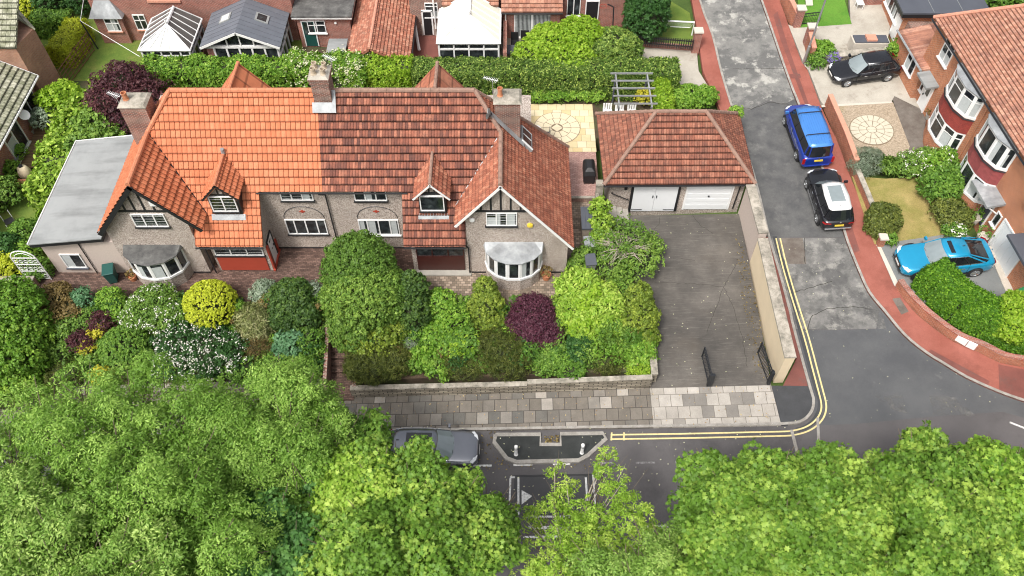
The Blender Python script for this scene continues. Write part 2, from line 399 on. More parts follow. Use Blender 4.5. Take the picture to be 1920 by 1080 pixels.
    c = t.mix(t.ramp(t.noise(.22, detail=7), [(.56, 0), (.70, .3)]), c, (.10, .08, .058))
    c = t.mix(t.ramp(t.noise(1.6, mp.outputs[0], detail=7, rough=.75), [(.52, 0), (.76, .42)]), c, (.28, .26, .23))
    c = t.mix(t.ramp(t.noise(9, detail=3), [(.74, 0), (.78, .4)]), c, (.5, .46, .4))
    t.col(t.mix(1, c, t.ramp(t.noise(50, detail=2), [(.3, .8), (.7, 1.2)]), 'MULTIPLY')).set(.6, spec=.45).bump(t.noise(1.6, mp.outputs[0], detail=7), .2, .02); M['drive'] = t.m
    t = NT('pale worn patch'); t.col(t.ramp(t.noise(6, detail=8), [(.3, (.12, .12, .115)), (.7, (.22, .215, .205))])).set(.85)
    tp = t.n('BsdfTransparent'); mx = t.n('MixShader'); t.l(t.ramp(t.noise(1.1, detail=9, rough=.75), [(.40, 0), (.62, .85)]), mx.inputs[0]); t.l(tp.outputs[0], mx.inputs[1]); t.l(t.b.outputs[0], mx.inputs[2]); t.l(mx.outputs[0], t.out.inputs['Surface']); M['patch_pale'] = t.m
    M['patch_brown'] = m_ground('brown worn patch', (.11, .09, .075), (.17, .15, .13), 1.6, None, .9)
    M['drive_dark'] = m_ground('dark tarmac drive', (.17, .18, .18), (.22, .225, .22), .6, None, .85, 80)
    M['concrete'] = m_ground('concrete', (.34, .31, .26), (.46, .43, .37), .5, [((.24, .21, .17), .7, .55, .68, .7), ((.16, .13, .10), .35, .58, .68, .5)], .9)
    M['concrete_pale'] = m_ground('pale concrete', (.50, .45, .38), (.60, .55, .48), .6, None, .9)
    M['gravel'] = m_ground('gravel', (.25, .195, .13), (.43, .355, .27), 9, [((.16, .11, .07), 12, .58, .7, .8), ((.30, .26, .08), .5, .58, .7, .5)], .95, 22)
    M['lawn'] = m_ground('lawn', (.085, .15, .022), (.15, .21, .035), .8, [((.26, .21, .07), .35, .5, .68, .75)], .95, 25)
    M['lawn_green'] = m_ground('green lawn', (.07, .19, .018), (.12, .26, .03), 1.0, [((.06, .13, .015), 2, .5, .7, .6)], .95, 25)
    M['lawn_dry'] = m_ground('dry lawn', (.25, .20, .065), (.36, .28, .11), .8, [((.15, .17, .03), .5, .45, .65, .7)], .95, 25)
    M['soil'] = m_ground('garden soil', (.055, .038, .025), (.10, .07, .045), 1.2, [((.05, .08, .02), .7, .45, .6, .8)], .95, 20)
    M['grass_base'] = m_ground('rough grass', (.05, .09, .018), (.09, .14, .03), .6, None, .95, 15)
    M['flags'] = m_pave('paving flags', 0, 0, (.06, .052, .045), .62, .70, .5, .018,  # darker than the pale flags: the left stretch's shade is in the colour
        [(0, (.155, .138, .115)), (.55, (.20, .178, .15)), (.72, (.125, .12, .108)), (.86, (.21, .19, .165)), (.95, (.26, .24, .21)), (.98, (.36, .33, .29))], .25)
    M['flags_pale'] = m_pave('pale paving flags', 0, 0, (.14, .125, .105), .62, .70, .5, .014,
        [(0, (.34, .315, .275)), (.5, (.42, .39, .35)), (.8, (.38, .35, .31)), (.9, (.21, .195, .175))], .2)
    M['block_brown'] = m_pave('brown block paving', 0, 0, (.035, .025, .02), .21, .105, .5, .009, [(0, (.085, .05, .04)), (.5, (.13, .078, .06)), (1, (.20, .125, .10))], .35)
    M['block_buff'] = m_pave('buff setts', 0, 0, (.12, .10, .075), .24, .17, .5, .014, [(0, (.16, .125, .095)), (.5, (.26, .20, .15)), (1, (.42, .33, .26))], .3)
    M['block_pink'] = m_pave('pink block paving', 0, 0, (.22, .13, .11), .21, .105, .5, .010, [(0, (.38, .22, .19)), (1, (.52, .33, .29))], .2)
    M['slab_yellow'] = m_pave('yellow paving', 0, 0, (.30, .24, .13), .6, .6, .5, .012, [(0, (.60, .47, .25)), (.6, (.68, .57, .36)), (1, (.72, .62, .44))], .12)
    M['slab_cream'] = m_plain('cream circle slab', (.66, .57, .40), .9, var=.12, scale=5)
    M['slab_grey'] = m_plain('grey buff slab', (.50, .46, .36), .9, var=.2, scale=4)
    M['joint'] = m_plain('dark joint', (.20, .15, .10), .95, var=.2, scale=5)
    t = NT('worn white line'); t.col(t.ramp(t.noise(14, detail=6, rough=.8), [(.36, (.20, .19, .19)), (.5, (.60, .60, .58)), (.6, (.70, .70, .68))])).set(.8); M['line_white'] = t.m
    t = NT('faded white line'); t.col(t.ramp(t.noise(14, detail=6, rough=.8), [(.42, (.085, .08, .08)), (.62, (.34, .33, .33))])).set(.8); M['line_faded'] = t.m
    t = NT('yellow line'); t.col(t.ramp(t.noise(10, detail=6, rough=.8), [(.3, (.42, .36, .20)), (.5, (.68, .56, .26)), (.7, (.72, .62, .33))])).set(.8); M['line_yellow'] = t.m
    M['patch_dark'] = m_ground('dark surface patch', (.045, .047, .05), (.062, .064, .068), 1, None, .8)
    M['island'] = m_ground('black island surface', (.022, .025, .024), (.04, .043, .042), 1.5, None, .8)
    M['chequer'] = m_plain('cushion surface', (.050, .050, .052), .7, var=.25, scale=1.5)
setup_materials()

# ------------------------------------------------------------------ tiled roof slopes: real lapped courses with a rolled profile
def clip_grid(bm, poly, n):
    k = len(poly); ctr = sum(poly, Vector())/k
    for i in range(k):
        a, b = poly[i], poly[(i+1) % k]
        e = (b-a)
        if e.length < 1e-4: continue
        pn = e.cross(n).normalized()
        if (ctr-a).dot(pn) > 0: pn = -pn
        bmesh.ops.bisect_plane(bm, geom=bm.verts[:]+bm.edges[:]+bm.faces[:], plane_co=a, plane_no=pn, clear_outer=True)
def tile_roof(name, polys, mat, parent, tw, th, amp=.03, step=.035, nu=4, v0=None, shape='roll', label=None):
    """polys: coplanar convex polygons"""
    me = bpy.data.meshes.new(name); out = bmesh.new(); uvl = out.loops.layers.uv.new('UVMap')
    if isinstance(polys[0][0], (int, float)) or isinstance(polys[0], Vector): polys = [polys]
    p0 = [Vector(p) for p in polys[0]]
    n = Vector((0, 0, 0))
    for i in range(len(p0)): n += p0[i].cross(p0[(i+1) % len(p0)])
    n.normalize()
    if n.z < 0: n = -n
    u = Vector((0, 0, 1)).cross(n).normalized(); v = n.cross(u)
    if v.z < 0: v = -v; u = -u
    base = min(p.dot(v) for P in polys for p in map(Vector, P)) if v0 is None else Vector(v0).dot(v)
    dn = p0[0].dot(n)
    for P in polys:
        P = [Vector(p) for p in P]
        us = [p.dot(u) for p in P]; vs = [p.dot(v) for p in P]
        i0 = math.floor(min(us)/tw)-1; i1 = math.ceil(max(us)/tw)+1
        j0 = math.floor((min(vs)-base)/th)-1; j1 = math.ceil((max(vs)-base)/th)+1
        bm = bmesh.new(); ul = bm.loops.layers.uv.new('UVMap')
        cols = []
        prof = [(0, -.8), (.07, -.8), (.10, .55), (.30, 1), (.55, .85), (.80, .30), (.965, .12)] if shape == 'roll' else [(0, 1), (.25, .5), (.5, 0), (.75, .5)]
        for i in range(i0, i1):
            for f, h in prof: cols.append(((i+f)*tw, h*amp))
        def V(uu, vv, h): return bm.verts.new(u*uu+v*vv+n*(dn+h))
        prev = None; gap = (.06 if step > .04 else .04) if step > 0 else 0
        for j in range(j0, j1):
            vb = base+j*th
            jit = [random.uniform(-.004, .004) for _ in cols]
            lo = [V(c[0], vb+gap, c[1]+step+jt) for c, jt in zip(cols, jit)]
            hi = [V(c[0], vb+th, min(c[1], .0)-.012) for c in cols]
            for a in range(len(cols)-1):
                f = bm.faces.new((lo[a], lo[a+1], hi[a+1], hi[a]))
                for lp, (x, y) in zip(f.loops, ((cols[a][0], 0.01), (cols[a+1][0], 0.01), (cols[a+1][0], .99), (cols[a][0], .99))):
                    lp[ul].uv = (x/tw + (2e-3 if lp.vert in (lo[a], hi[a]) else -2e-3), j+y+200)
                if prev:
                    f = bm.faces.new((prev[a], prev[a+1], lo[a+1], lo[a]))
                    for lp in f.loops: lp[ul].uv = ((cols[a][0]+cols[a+1][0])/2/tw, j+.01+200)
            prev = hi
        clip_grid(bm, P, n)
        tmp = bpy.data.meshes.new('t'); bm.to_mesh(tmp); bm.free(); out.from_mesh(tmp); bpy.data.meshes.remove(tmp)
        # solid underside
        lo = [p-n*.14 for p in P]; up = [p-n*.045 for p in P]
        a = [out.verts.new(p) for p in up]; b = [out.verts.new(p) for p in lo]; k = len(a)
        fs = [out.faces.new(b[::-1]), out.faces.new(a)]
        for i in range(k): fs.append(out.faces.new((a[i], b[i], b[(i+1) % k], a[(i+1) % k])))
        for f in fs:
            for lp in f.loops: lp[uvl].uv = (lp.vert.co.dot(u)/tw, (lp.vert.co.dot(v)-base)/th+200)
    Mi = rmat(parent).inverted() if parent else Matrix()
    out.transform(Mi); bmesh.ops.recalc_face_normals(out, faces=[]); out.to_mesh(me); out.free()
    me.materials.append(mat); o = bpy.data.objects.new(name, me); C.objects.link(o)
    if parent: o.parent = parent
    if label: o['label'] = label
    return o
def ridge(pts, mat, parent, r=.11, seg=.45, name='ridge_tiles'):
    """half round ridge tiles laid end to end"""
    mb = MB()
    for a, b in zip(pts[:-1], pts[1:]):
        a, b = Vector(a), Vector(b); L = (b-a).length; k = max(1, round(L/seg))
        for i in range(k):
            p = a.lerp(b, i/k); q = a.lerp(b, (i+.985)/k)
            mb.tube([p, p.lerp(q, .9), p.lerp(q, .91), q], [r, r*.97, r*1.12, r*1.12], 8)
    return mb.build(name, mat, parent)

# ------------------------------------------------------------------ windows
def window(par, o, r, n, w, h, cols=3, transom=None, sill='black', frame='white', fw=.055, curtain=.5, bars=None, name='window', glass='glass', up=(0, 0, 1), depth=.07, lattice=False):
    """o: lower left corner on the wall, r: along, n: outwards"""
    o, r, n, up = Vector(o), Vector(r).normalized(), Vector(n).normalized(), Vector(up)
    f = MB()
    f.bx(o, r, n, 0, w, -.02, depth, 0, fw, up); f.bx(o, r, n, 0, w, -.02, depth, h-fw, h, up)
    f.bx(o, r, n, 0, fw, -.02, depth, fw, h-fw, up); f.bx(o, r, n, w-fw, w, -.02, depth, fw, h-fw, up)
    xs = [w*i/cols for i in range(1, cols)] if isinstance(cols, int) else [w*c for c in cols]
    for x in xs: f.bx(o, r, n, x-fw*.6, x+fw*.6, -.02, depth-.004, fw, h-fw, up)
    if transom: f.bx(o, r, n, fw, w-fw, -.02, depth-.007, h*transom-fw*.5, h*transom+fw*.5, up)
    if lattice:
        for k in range(1, 5): f.bx(o, r, n, fw, w-fw, 0, depth-.040, h*k/5-.006, h*k/5+.006, up)
    fo = f.build(name, M[frame], par)
    g = MB(); g.bx(o, r, n, fw*.5, w-fw*.5, -.01, depth-.045, fw*.5, h-fw*.5, up); g.build('pane', M[glass], fo)
    if curtain and random.random() < curtain+.4:
        e = [0]+xs+[w]
        for a, b in zip(e[:-1], e[1:]):
            c = MB()
            if random.random() < curtain:
                k = random.uniform(.35, .8)
                if random.random() < .5: c.bx(o, r, n, a+fw*.6, a+(b-a)*k, 0, depth-.041, fw, h-fw, up)
                else: c.bx(o, r, n, a+fw*.6, b-fw*.6, 0, depth-.041, fw, h*random.uniform(.35, .7), up)
            if c.f: c.build('curtain', M['curtain'], fo)
    if sill:
        s = MB(); s.bx(o, r, n, -.06, w+.06, -.02, depth+.07, -.07, -.001, up); s.build('sill', M[sill], fo)
    return fo
def bay(par, poly, z0, z1, zs, roofmat, wallmat, topn=None, label=None, roof_h=.25, frame='white', lite_fw=.05, transom=None, roof=True, curtain=.35, wall=True, sillmat='white', over=.10):
    """poly: plan points from wall to wall (outwards); wall z0..zs, glazing zs..z1, roof above"""
    P = [Vector((p[0], p[1], 0)) for p in poly]
    root = MB()
    if wall:
        root.prism([p+Vector((0, 0, zs)) for p in P], zs-z0)
    else:
        root.prism([p+Vector((0, 0, zs)) for p in P], .02)
    b = root.build('bay_window', M[wallmat], par, label=label)
    c = sum(P, Vector())/len(P)
    gl = MB(); gl.prism([c+(p-c)*.97+Vector((0, 0, z1)) for p in P], z1-zs-.01); gl.build('pane', M['glass'], b)
    fr = MB(); cur = MB()
    for i in range(len(P)-1):
        a, q = P[i], P[i+1]; r = (q-a); L = r.length; r.normalize(); nn = Vector((r.y, -r.x, 0))
        if nn.dot((a+q)/2-c) < 0: nn = -nn
        o = a+Vector((0, 0, zs))
        h = z1-zs
        fr.bx(o, r, nn, 0, L, -.10, .0, h-lite_fw, h); fr.bx(o, r, nn, -.02, L+.02, -.06, .05, 0, lite_fw*1.4)
        fr.bx(o, r, nn, 0, lite_fw, -.06, .003, 0, h); fr.bx(o, r, nn, L-lite_fw, L, -.06, .003, 0, h)
        if transom: fr.bx(o, r, nn, 0, L, -.06, .001, h*transom-.025, h*transom+.025)
        if random.random() < curtain: cur = MB(); cur.bx(o, r, nn, lite_fw, L*random.uniform(.4, .9), -.05, -.012, .02, h*random.uniform(.6, .97)); cur.build('curtain', M['curtain'], b)
    fr.build('frame', M[frame], b)
    if roof:
        mid = (P[0]+P[-1])/2
        out = [c+(p-c)*(1+over/((p-c).length+.01))+Vector((0, 0, z1)) for p in P]
        rf = MB(); rf.prism([p+Vector((0, 0, .05)) for p in out], .045)
        back = [P[0]+Vector((0, 0, z1+roof_h)), P[-1]+Vector((0, 0, z1+roof_h))]
        k = len(out)
        for i in range(k-1):
            t0 = i/(k-1); t1 = (i+1)/(k-1)
            a = back[0].lerp(back[1], t0); q = back[0].lerp(back[1], t1)
            u = Vector((0, 0, .055)); w_ = Vector((0, 0, .001))
            rf.face([out[i]+u, out[i+1]+u, q+w_, a+w_])
        if True:
            rf.face([out[0]+Vector((0, 0, .05)), back[0], back[0]-Vector((0, 0, roof_h))]); rf.face([out[-1]+Vector((0, 0, .05)), back[1]-Vector((0, 0, roof_h)), back[1]])
        rf.build('bay_roof', M[roofmat], b)
    return b
def door(par, o, r, n, w, h, mat, frame='white', glass=None, handle=True, name='door', fw=.07, label=None):
    o, r, n = Vector(o), Vector(r).normalized(), Vector(n).normalized()
    f = MB(); f.bx(o, r, n, 0, fw, -.02, .08, 0, h); f.bx(o, r, n, w-fw, w, -.02, .08, 0, h); f.bx(o, r, n, fw, w-fw, -.02, .08, h-fw, h)
    d = MB(); d.bx(o, r, n, fw, w-fw, -.01, .045, 0, h-fw)
    dd = d.build(name, M[mat], par, label=label); f.build('frame', M[frame], dd)
    if glass:
        g = MB()
        for (a, b, c, e) in glass: g.bx(o, r, n, w*a, w*b, .04, .052, h*c, h*e)
        g.build('pane', M['glass'], dd)
    if handle:
        k = MB(); k.bx(o, r, n, w*.78, w*.86, .04, .09, h*.46, h*.52); k.build('handle', M['iron'] if mat in ('white', 'white_door') else M['chrome'], dd)
    return dd
def chimney(par, x0, x1, y0, y1, z0, z1, mat, pots, capm='coping', band=True):
    c = MB(); c.box(x0, x1, y0, y1, z0, z1-.22)
    co_ = c.build('chimney', M[mat], par)
    if band:
        b = MB(); b.box(x0-.05, x1+.05, y0-.05, y1+.05, z1-.45, z1-.2); b.box(x0-.09, x1+.09, y0-.09, y1+.09, z1-.2, z1-.12); b.build('oversailing_course', M[mat], co_)
    k = MB(); k.prism([(x0-.06, y0-.06, z1-.12), (x1+.06, y0-.06, z1-.12), (x1+.06, y1+.06, z1-.12), (x0-.06, y1+.06, z1-.12)], .01)
    tp = [(x0+.06, y0+.06, z1), (x1-.06, y0+.06, z1), (x1-.06, y1-.06, z1), (x0+.06, y1-.06, z1)]
    k.prism(tp, bot=[(x0-.07, y0-.07, z1-.119), (x1+.07, y0-.07, z1-.119), (x1+.07, y1+.07, z1-.119), (x0-.07, y1+.07, z1-.119)])
    k.build('flaunching', M[capm], co_)
    for (px_, py_, h, r, m) in pots:
        p = MB(); p.lathe((px_, py_, z1-.06), [(r*1.1, 0), (r*1.12, .08), (r*.92, .12), (r*.85, h-.1), (r, h-.08), (r, h), (r*.78, h), (r*.75, h-.22)], 14)
        p.build('chimney_pot', M[m], co_, smooth=False)
    return co_

# ------------------------------------------------------------------ leaves
def tmpl(kind):
    if kind == 'maple':
        a = [(0, -.5), (.16, -.22), (.46, -.26), (.34, -.02), (.52, .22), (.22, .18), (0, .56), (-.22, .18), (-.52, .22), (-.34, -.02), (-.46, -.26), (-.16, -.22)]
        v = [(x, y, -.35*(abs(x)**1.3)) for x, y in a]; return np.array(v), [[0, 1, 2, 3, 4, 5, 6], [0, 6, 7, 8, 9, 10, 11]]
    if kind == 'oval':
        v = [(0, -.5, 0), (.26, -.1, -.06), (.2, .3, -.05), (0, .5, -.1), (-.2, .3, -.05), (-.26, -.1, -.06)]; return np.array(v), [[0, 1, 2, 3], [0, 3, 4, 5]]
    if kind == 'quad':
        v = [(0, -.5, 0), (.3, 0, -.05), (0, .5, 0), (-.3, 0, -.05)]; return np.array(v), [[0, 1, 2, 3]]
    if kind == 'leaflet':
        v = [(0, -.5, 0), (.2, -.08, -.03), (0, .5, -.08), (-.2, -.08, -.03)]; return np.array(v), [[0, 1, 2, 3]]
    if kind == 'blade':
        v = [(-.05, -.5, 0), (.05, -.5, 0), (.03, .2, .04), (0, .5, -.08), (-.03, .2, .04)]; return np.array(v), [[0, 1, 2, 3, 4]]
    if kind == 'frond':     # a compound leaf: leaflets either side of a stalk
        v = []; f = []
        for i in range(5):
            y = -.4+.2*i; s = .36*(1-abs(i-1.8)/5)
            for sg in (-1, 1):
                b = len(v); dx = sg*s
                v += [(0, y, 0), (dx*.5, y+.02, -.02), (dx, y+.13, -.08), (dx*.4, y+.13, -.02)]
                f.append([b, b+1, b+2, b+3] if sg > 0 else [b, b+3, b+2, b+1])
        b = len(v); v += [(-.05, .4, 0), (.05, .4, 0), (0, .62, -.06)]; f.append([b, b+1, b+2])
        return np.array(v), f
    if kind == 'spray':     # flat scale-leaf spray of a conifer
        v = [(0, -.5, 0), (.1, -.2, 0), (.34, .05, -.05), (.14, .08, 0), (.26, .32, -.06), (.06, .28, 0), (0, .55, -.06), (-.06, .28, 0), (-.26, .32, -.06), (-.14, .08, 0), (-.34, .05, -.05), (-.1, -.2, 0)]
        return np.array(v), [[0, 1, 2, 3, 4, 5, 6], [0, 6, 7, 8, 9, 10, 11]]
def nrm(a): return a/np.maximum(np.linalg.norm(a, axis=1, keepdims=True), 1e-9)
def leaf_object(name, P, N, size, kind, mat, parent=None, tint=None, mb_label=None, cat=None, group=None, okind=None, along=None):
    n = len(P); tv, tf = tmpl(kind); k = len(tv)
    if tint is None: tint = rng.random(n)
    r = rng.normal(size=(n, 3)) if along is None else along+rng.normal(size=(n, 3))*.35
    N = nrm(N); A = nrm(r-(r*N).sum(1, keepdims=True)*N); B = np.cross(N, A)      # A = leaf length
    size = np.broadcast_to(size, (n,))[:, None, None]
    co = P[:, None, :]+size*(tv[None, :, 0:1]*B[:, None, :]+tv[None, :, 1:2]*A[:, None, :]+tv[None, :, 2:3]*N[:, None, :])
    co = co.reshape(-1, 3)
    if parent is not None:
        Mi = np.array(rmat(parent).inverted()); co = co@Mi[:3, :3].T+Mi[:3, 3]
    me = bpy.data.meshes.new(name); me.vertices.add(n*k); me.vertices.foreach_set('co', co.ravel())
    fl = np.concatenate([np.array(f) for f in tf]); ft = np.array([len(f) for f in tf]); nf = len(tf)
    loops = (np.arange(n)[:, None]*k+fl[None, :]).ravel()
    me.loops.add(len(loops)); me.loops.foreach_set('vertex_index', loops.astype(np.int32))
    tot = np.tile(ft, n); st = np.concatenate([[0], np.cumsum(tot)[:-1]])
    me.polygons.add(n*nf); me.polygons.foreach_set('loop_start', st.astype(np.int32)); me.polygons.foreach_set('loop_total', tot.astype(np.int32))
    me.update(calc_edges=True)
    at = me.attributes.new('tint', 'FLOAT', 'FACE'); at.data.foreach_set('value', np.repeat(tint, nf).astype(np.float32))
    me.materials.append(mat)
    o = bpy.data.objects.new(name, me); C.objects.link(o)
    if parent is not None: o.parent = parent
    return tagp(o, mb_label, cat, group, okind)
def wob(D, k=3.0, seed=0):
    s = np.sin(D[:, 0]*k*1.7+seed)*np.cos(D[:, 1]*k*2.1+seed*2.3)+np.sin(D[:, 2]*k*2.6+seed*1.1+D[:, 0]*k)*.7+np.cos(D[:, 1]*k*3.9+D[:, 2]*k*3.1+seed)*.5
    return s/2.2
def sample_lobes(lobes, n, thick=.35, clump=.2, per=12, zmin=-.45, rough=.14, upb=.35, jit=.55, k=3.0):
    L = np.array(lobes, float); nc = max(1, n//per)
    wgt = (L[:, 3]*L[:, 4]+L[:, 3]*L[:, 5]+L[:, 4]*L[:, 5]); wgt /= wgt.sum()
    ci = []; cd_ = []; lt = []; hue = rng.random(len(L)) if len(L) > 4 else .4+.35*rng.random(len(L))
    tot = 0
    while tot < nc:
        m = nc*2; li = rng.choice(len(L), m, p=wgt)
        D = nrm(rng.normal(size=(m, 3))); D[:, 2] = np.where(D[:, 2] < zmin, -D[:, 2], D[:, 2])
        Rr = L[li, 3:6]; s = 1+rough*wob(D, k, seed=li*1.7)
        q = 1-thick*rng.random(m)**2
        Pc = L[li, 0:3]+D*Rr*(s*q)[:, None]
        keep = np.ones(m, bool)
        for j in range(len(L)):
            dd = (((Pc-L[j, 0:3])/L[j, 3:6])**2).sum(1)
            keep &= (dd > .62) | (li == j)
        Nn = nrm(D/Rr)
        ci.append(Pc[keep]); cd_.append(Nn[keep]); lt.append(hue[li][keep]); tot += keep.sum()
    Pc = np.concatenate(ci)[:nc]; Nc = np.concatenate(cd_)[:nc]
    tc = .5*rng.random(nc)+.5*np.concatenate(lt)[:nc]
    idx = np.repeat(np.arange(nc), per)
    U = nrm(rng.normal(size=(len(idx), 3))+Nc[idx]*.9+np.array([0, 0, .5]))
    rc = (clump*(1.1+1.3*rng.random(nc)))[idx]*(.55+.45*rng.random(len(idx))**.4)
    P = Pc[idx]+U*rc[:, None]*np.array([1, 1, .8])
    N = nrm(U+rng.normal(size=(len(idx), 3))*jit+np.array([0, 0, upb]))
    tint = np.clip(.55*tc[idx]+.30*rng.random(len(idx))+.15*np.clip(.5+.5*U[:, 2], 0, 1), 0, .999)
    return P, N, tint, U
_ico = None
def blob_mb(mb, c, r, k=.7, seed=0, sub=2):
    global _ico
    if _ico is None:
        bm = bmesh.new(); bmesh.ops.create_icosphere(bm, subdivisions=3, radius=1)
        _ico = (np.array([v.co[:] for v in bm.verts]), [[v.index for v in f.verts] for f in bm.faces]); bm.free()
    V, F = _ico; b = len(mb.v)
    s = 1+.12*wob(V, 3, seed)
    Q = np.array(c)+V*np.array(r)*k*s[:, None]
    mb.v += [Vector(q) for q in Q]; mb.f += [[b+i for i in f] for f in F]; mb.m += [mb.cur]*len(F)
    return mb
def shrub(name, label, cat, lobes, n, size, kind, mat, group=None, core=.74, thick=.3, clump=.12, per=10, jit=.5, upb=.3, rough=.12, zmin=-.4, stem=True, flowers=None, along=False, k=3.0, crown='foliage', coremat='twigs'):
    c0 = lobes[0]; zb = min(l[2]-l[5] for l in lobes)
    t = thing(name, label, cat, (c0[0], c0[1], zb), 0, group)
    P, N, ti, D = sample_lobes(lobes, n, thick, clump, per, zmin, rough, upb, jit, k)
    sz = size*(.75+.5*rng.random(len(P)))
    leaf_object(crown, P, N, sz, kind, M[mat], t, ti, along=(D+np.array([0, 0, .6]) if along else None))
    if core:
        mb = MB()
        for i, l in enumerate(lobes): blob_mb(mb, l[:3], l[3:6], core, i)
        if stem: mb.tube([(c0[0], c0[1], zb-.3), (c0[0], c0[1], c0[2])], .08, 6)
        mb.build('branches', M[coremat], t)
    if flowers:
        fm, fn, fs = flowers
        P, N, ti, D = sample_lobes(lobes, fn, .06, .09, 6, .0, rough, .8, .5, k)
        P = P+D*.05
        leaf_object('flowers', P, N, fs*(.7+.6*rng.random(len(P))), 'quad', M[fm], t, ti)
    return t
def tube_tree(mb, base, top, targets, r0):
    base, top = Vector(base), Vector(top)
    mid = base.lerp(top, .5)+Vector((random.uniform(-.2, .2), random.uniform(-.2, .2), 0))
    mb.tube([base, mid, top], [r0*1.25, r0, r0*.7], 8)
    for tg in targets:
        tg = Vector(tg); s = base.lerp(top, random.uniform(.55, 1))
        m = s.lerp(tg, .5)+Vector((random.uniform(-.4, .4), random.uniform(-.4, .4), random.uniform(.1, .6)))
        mb.tube([s, m, tg], [r0*.5, r0*.32, r0*.08], 6)
        for _ in range(3):
            e = tg+Vector((random.uniform(-1, 1), random.uniform(-1, 1), random.uniform(0, .9)))*.9
            mb.tube([m.lerp(tg, random.uniform(.2, .8)), e], [r0*.15, r0*.04], 5)
def sample_hedge(path, hw, z0, z1, n, rnd=.25, rough=.10, jit=.45, clump=.06, per=6, depth=.25, ends=True):
    """path: xy points; z0/z1 may be callables of (x, y)"""
    pts = np.array([(p[0], p[1]) for p in path], float); seg = np.linalg.norm(np.diff(pts, axis=0), axis=1); L = seg.sum(); cum = np.concatenate([[0], np.cumsum(seg)])
    f0 = z0 if callable(z0) else (lambda x, y: z0+0*x); f1 = z1 if callable(z1) else (lambda x, y: z1+0*x)
    nc = n//per; H = float(f1(pts[0, 0], pts[0, 1])-f0(pts[0, 0], pts[0, 1]))
    s = rng.random(nc)*L; i = np.clip(np.searchsorted(cum, s)-1, 0, len(seg)-1); q = (s-cum[i])/seg[i]
    c = pts[i]*(1-q[:, None])+pts[i+1]*q[:, None]; d = (pts[i+1]-pts[i])/seg[i][:, None]; nn = np.stack([-d[:, 1], d[:, 0]], 1)
    per_ = 2*hw+2*H; u = rng.random(nc)*per_
    top = u < 2*hw; side = np.where(u < 2*hw+H, 1.0, -1.0)
    off = np.where(top, u-hw, side*hw); hz = np.where(top, 1.0, ((u-2*hw) % H)/H)
    N3 = np.where(top[:, None], np.array([0, 0, 1.0]), np.concatenate([nn*side[:, None], np.zeros((nc, 1))], 1))
    # rounded shoulders
    e = np.where(top, np.abs(off)/hw, 0); drop = rnd*np.clip((e-.6)/.4, 0, 1)**2
    eh = np.where(top, 0, np.clip((hz-.8)/.2, 0, 1)**2); off = off*(1-eh*rnd/hw*.6)
    xy = c+nn*off[:, None]
    zz = f0(xy[:, 0], xy[:, 1])+(f1(xy[:, 0], xy[:, 1])-f0(xy[:, 0], xy[:, 1]))*hz-drop
    P = np.concatenate([xy, zz[:, None]], 1)
    wv = (np.sin(s*1.9+off*1.3)+np.sin(s*4.3+zz*2.7)*.6+np.sin(s*9.1+off*5)*.35)/2*rough
    P = P+N3*(wv-depth*rng.random(nc)**2)[:, None]
    if ends:
        m = int(nc*hw*H*2/(L*per_+.01))+8
        for (e0, dr) in ((pts[0], pts[0]-pts[1]), (pts[-1], pts[-1]-pts[-2])):
            dr = dr/np.linalg.norm(dr); pn = np.array([-dr[1], dr[0]])
            a = (rng.random(m)*2-1)*hw; b = rng.random(m)
            xy = e0+pn*a[:, None]; z = f0(xy[:, 0], xy[:, 1]); z = z+(f1(xy[:, 0], xy[:, 1])-z)*b
            P = np.concatenate([P, np.concatenate([xy, z[:, None]], 1)]); N3 = np.concatenate([N3, np.tile(np.array([dr[0], dr[1], 0]), (m, 1))])
    nc = len(P); tc = rng.random(nc); idx = np.repeat(np.arange(nc), per)
    PP_ = P[idx]+rng.normal(size=(len(idx), 3))*clump
    NN = nrm(N3[idx]+rng.normal(size=(len(idx), 3))*jit+np.array([0, 0, .3]))
    return PP_, NN, np.clip(.5*tc[idx]+.5*rng.random(len(idx)), 0, .999), f0, f1
def hedge(name, label, path, hw, z0, z1, n, size, kind, mat, group=None, extra=None, flowers=None, **kw):
    P, N, ti, f0, f1 = sample_hedge(path, hw, z0, z1, n, **kw)
    x, y = path[0][0], path[0][1]
    t = thing(name, label, 'hedge', (x, y, float(f0(x, y))), 0, group)
    leaf_object('foliage', P, N, size*(.7+.6*rng.random(len(P))), kind, M[mat], t, ti)
    mb = MB(); q = max(hw-.22, hw*.6)
    for a, b in zip(path[:-1], path[1:]):
        a = Vector((a[0], a[1], 0)); b = Vector((b[0], b[1], 0)); d = (b-a).normalized(); nn = Vector((-d.y, d.x, 0))*q
        a2 = a+d*.12; b2 = b+(-d*.12 if b[0] == path[-1][0] else d*.1)
        top = []
        for p in (a2-nn, b2-nn, b2+nn, a2+nn): top.append(Vector((p.x, p.y, float(f1(p.x, p.y))-.22)))
        mb.prism(top, bot=[Vector((p.x, p.y, float(f0(p.x, p.y))-.3)) for p in top])
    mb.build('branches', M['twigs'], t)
    if flowers:
        fm, fn, fs = flowers
        P, N, ti, _, _ = sample_hedge(path, hw+.08, z0, (lambda x_, y_: f1(x_, y_)+.08), fn, **dict(kw, depth=.0, per=5, clump=.1))
        leaf_object('flowers', P, N, fs*(.7+.6*rng.random(len(P))), 'quad', M[fm], t, ti)
    return t

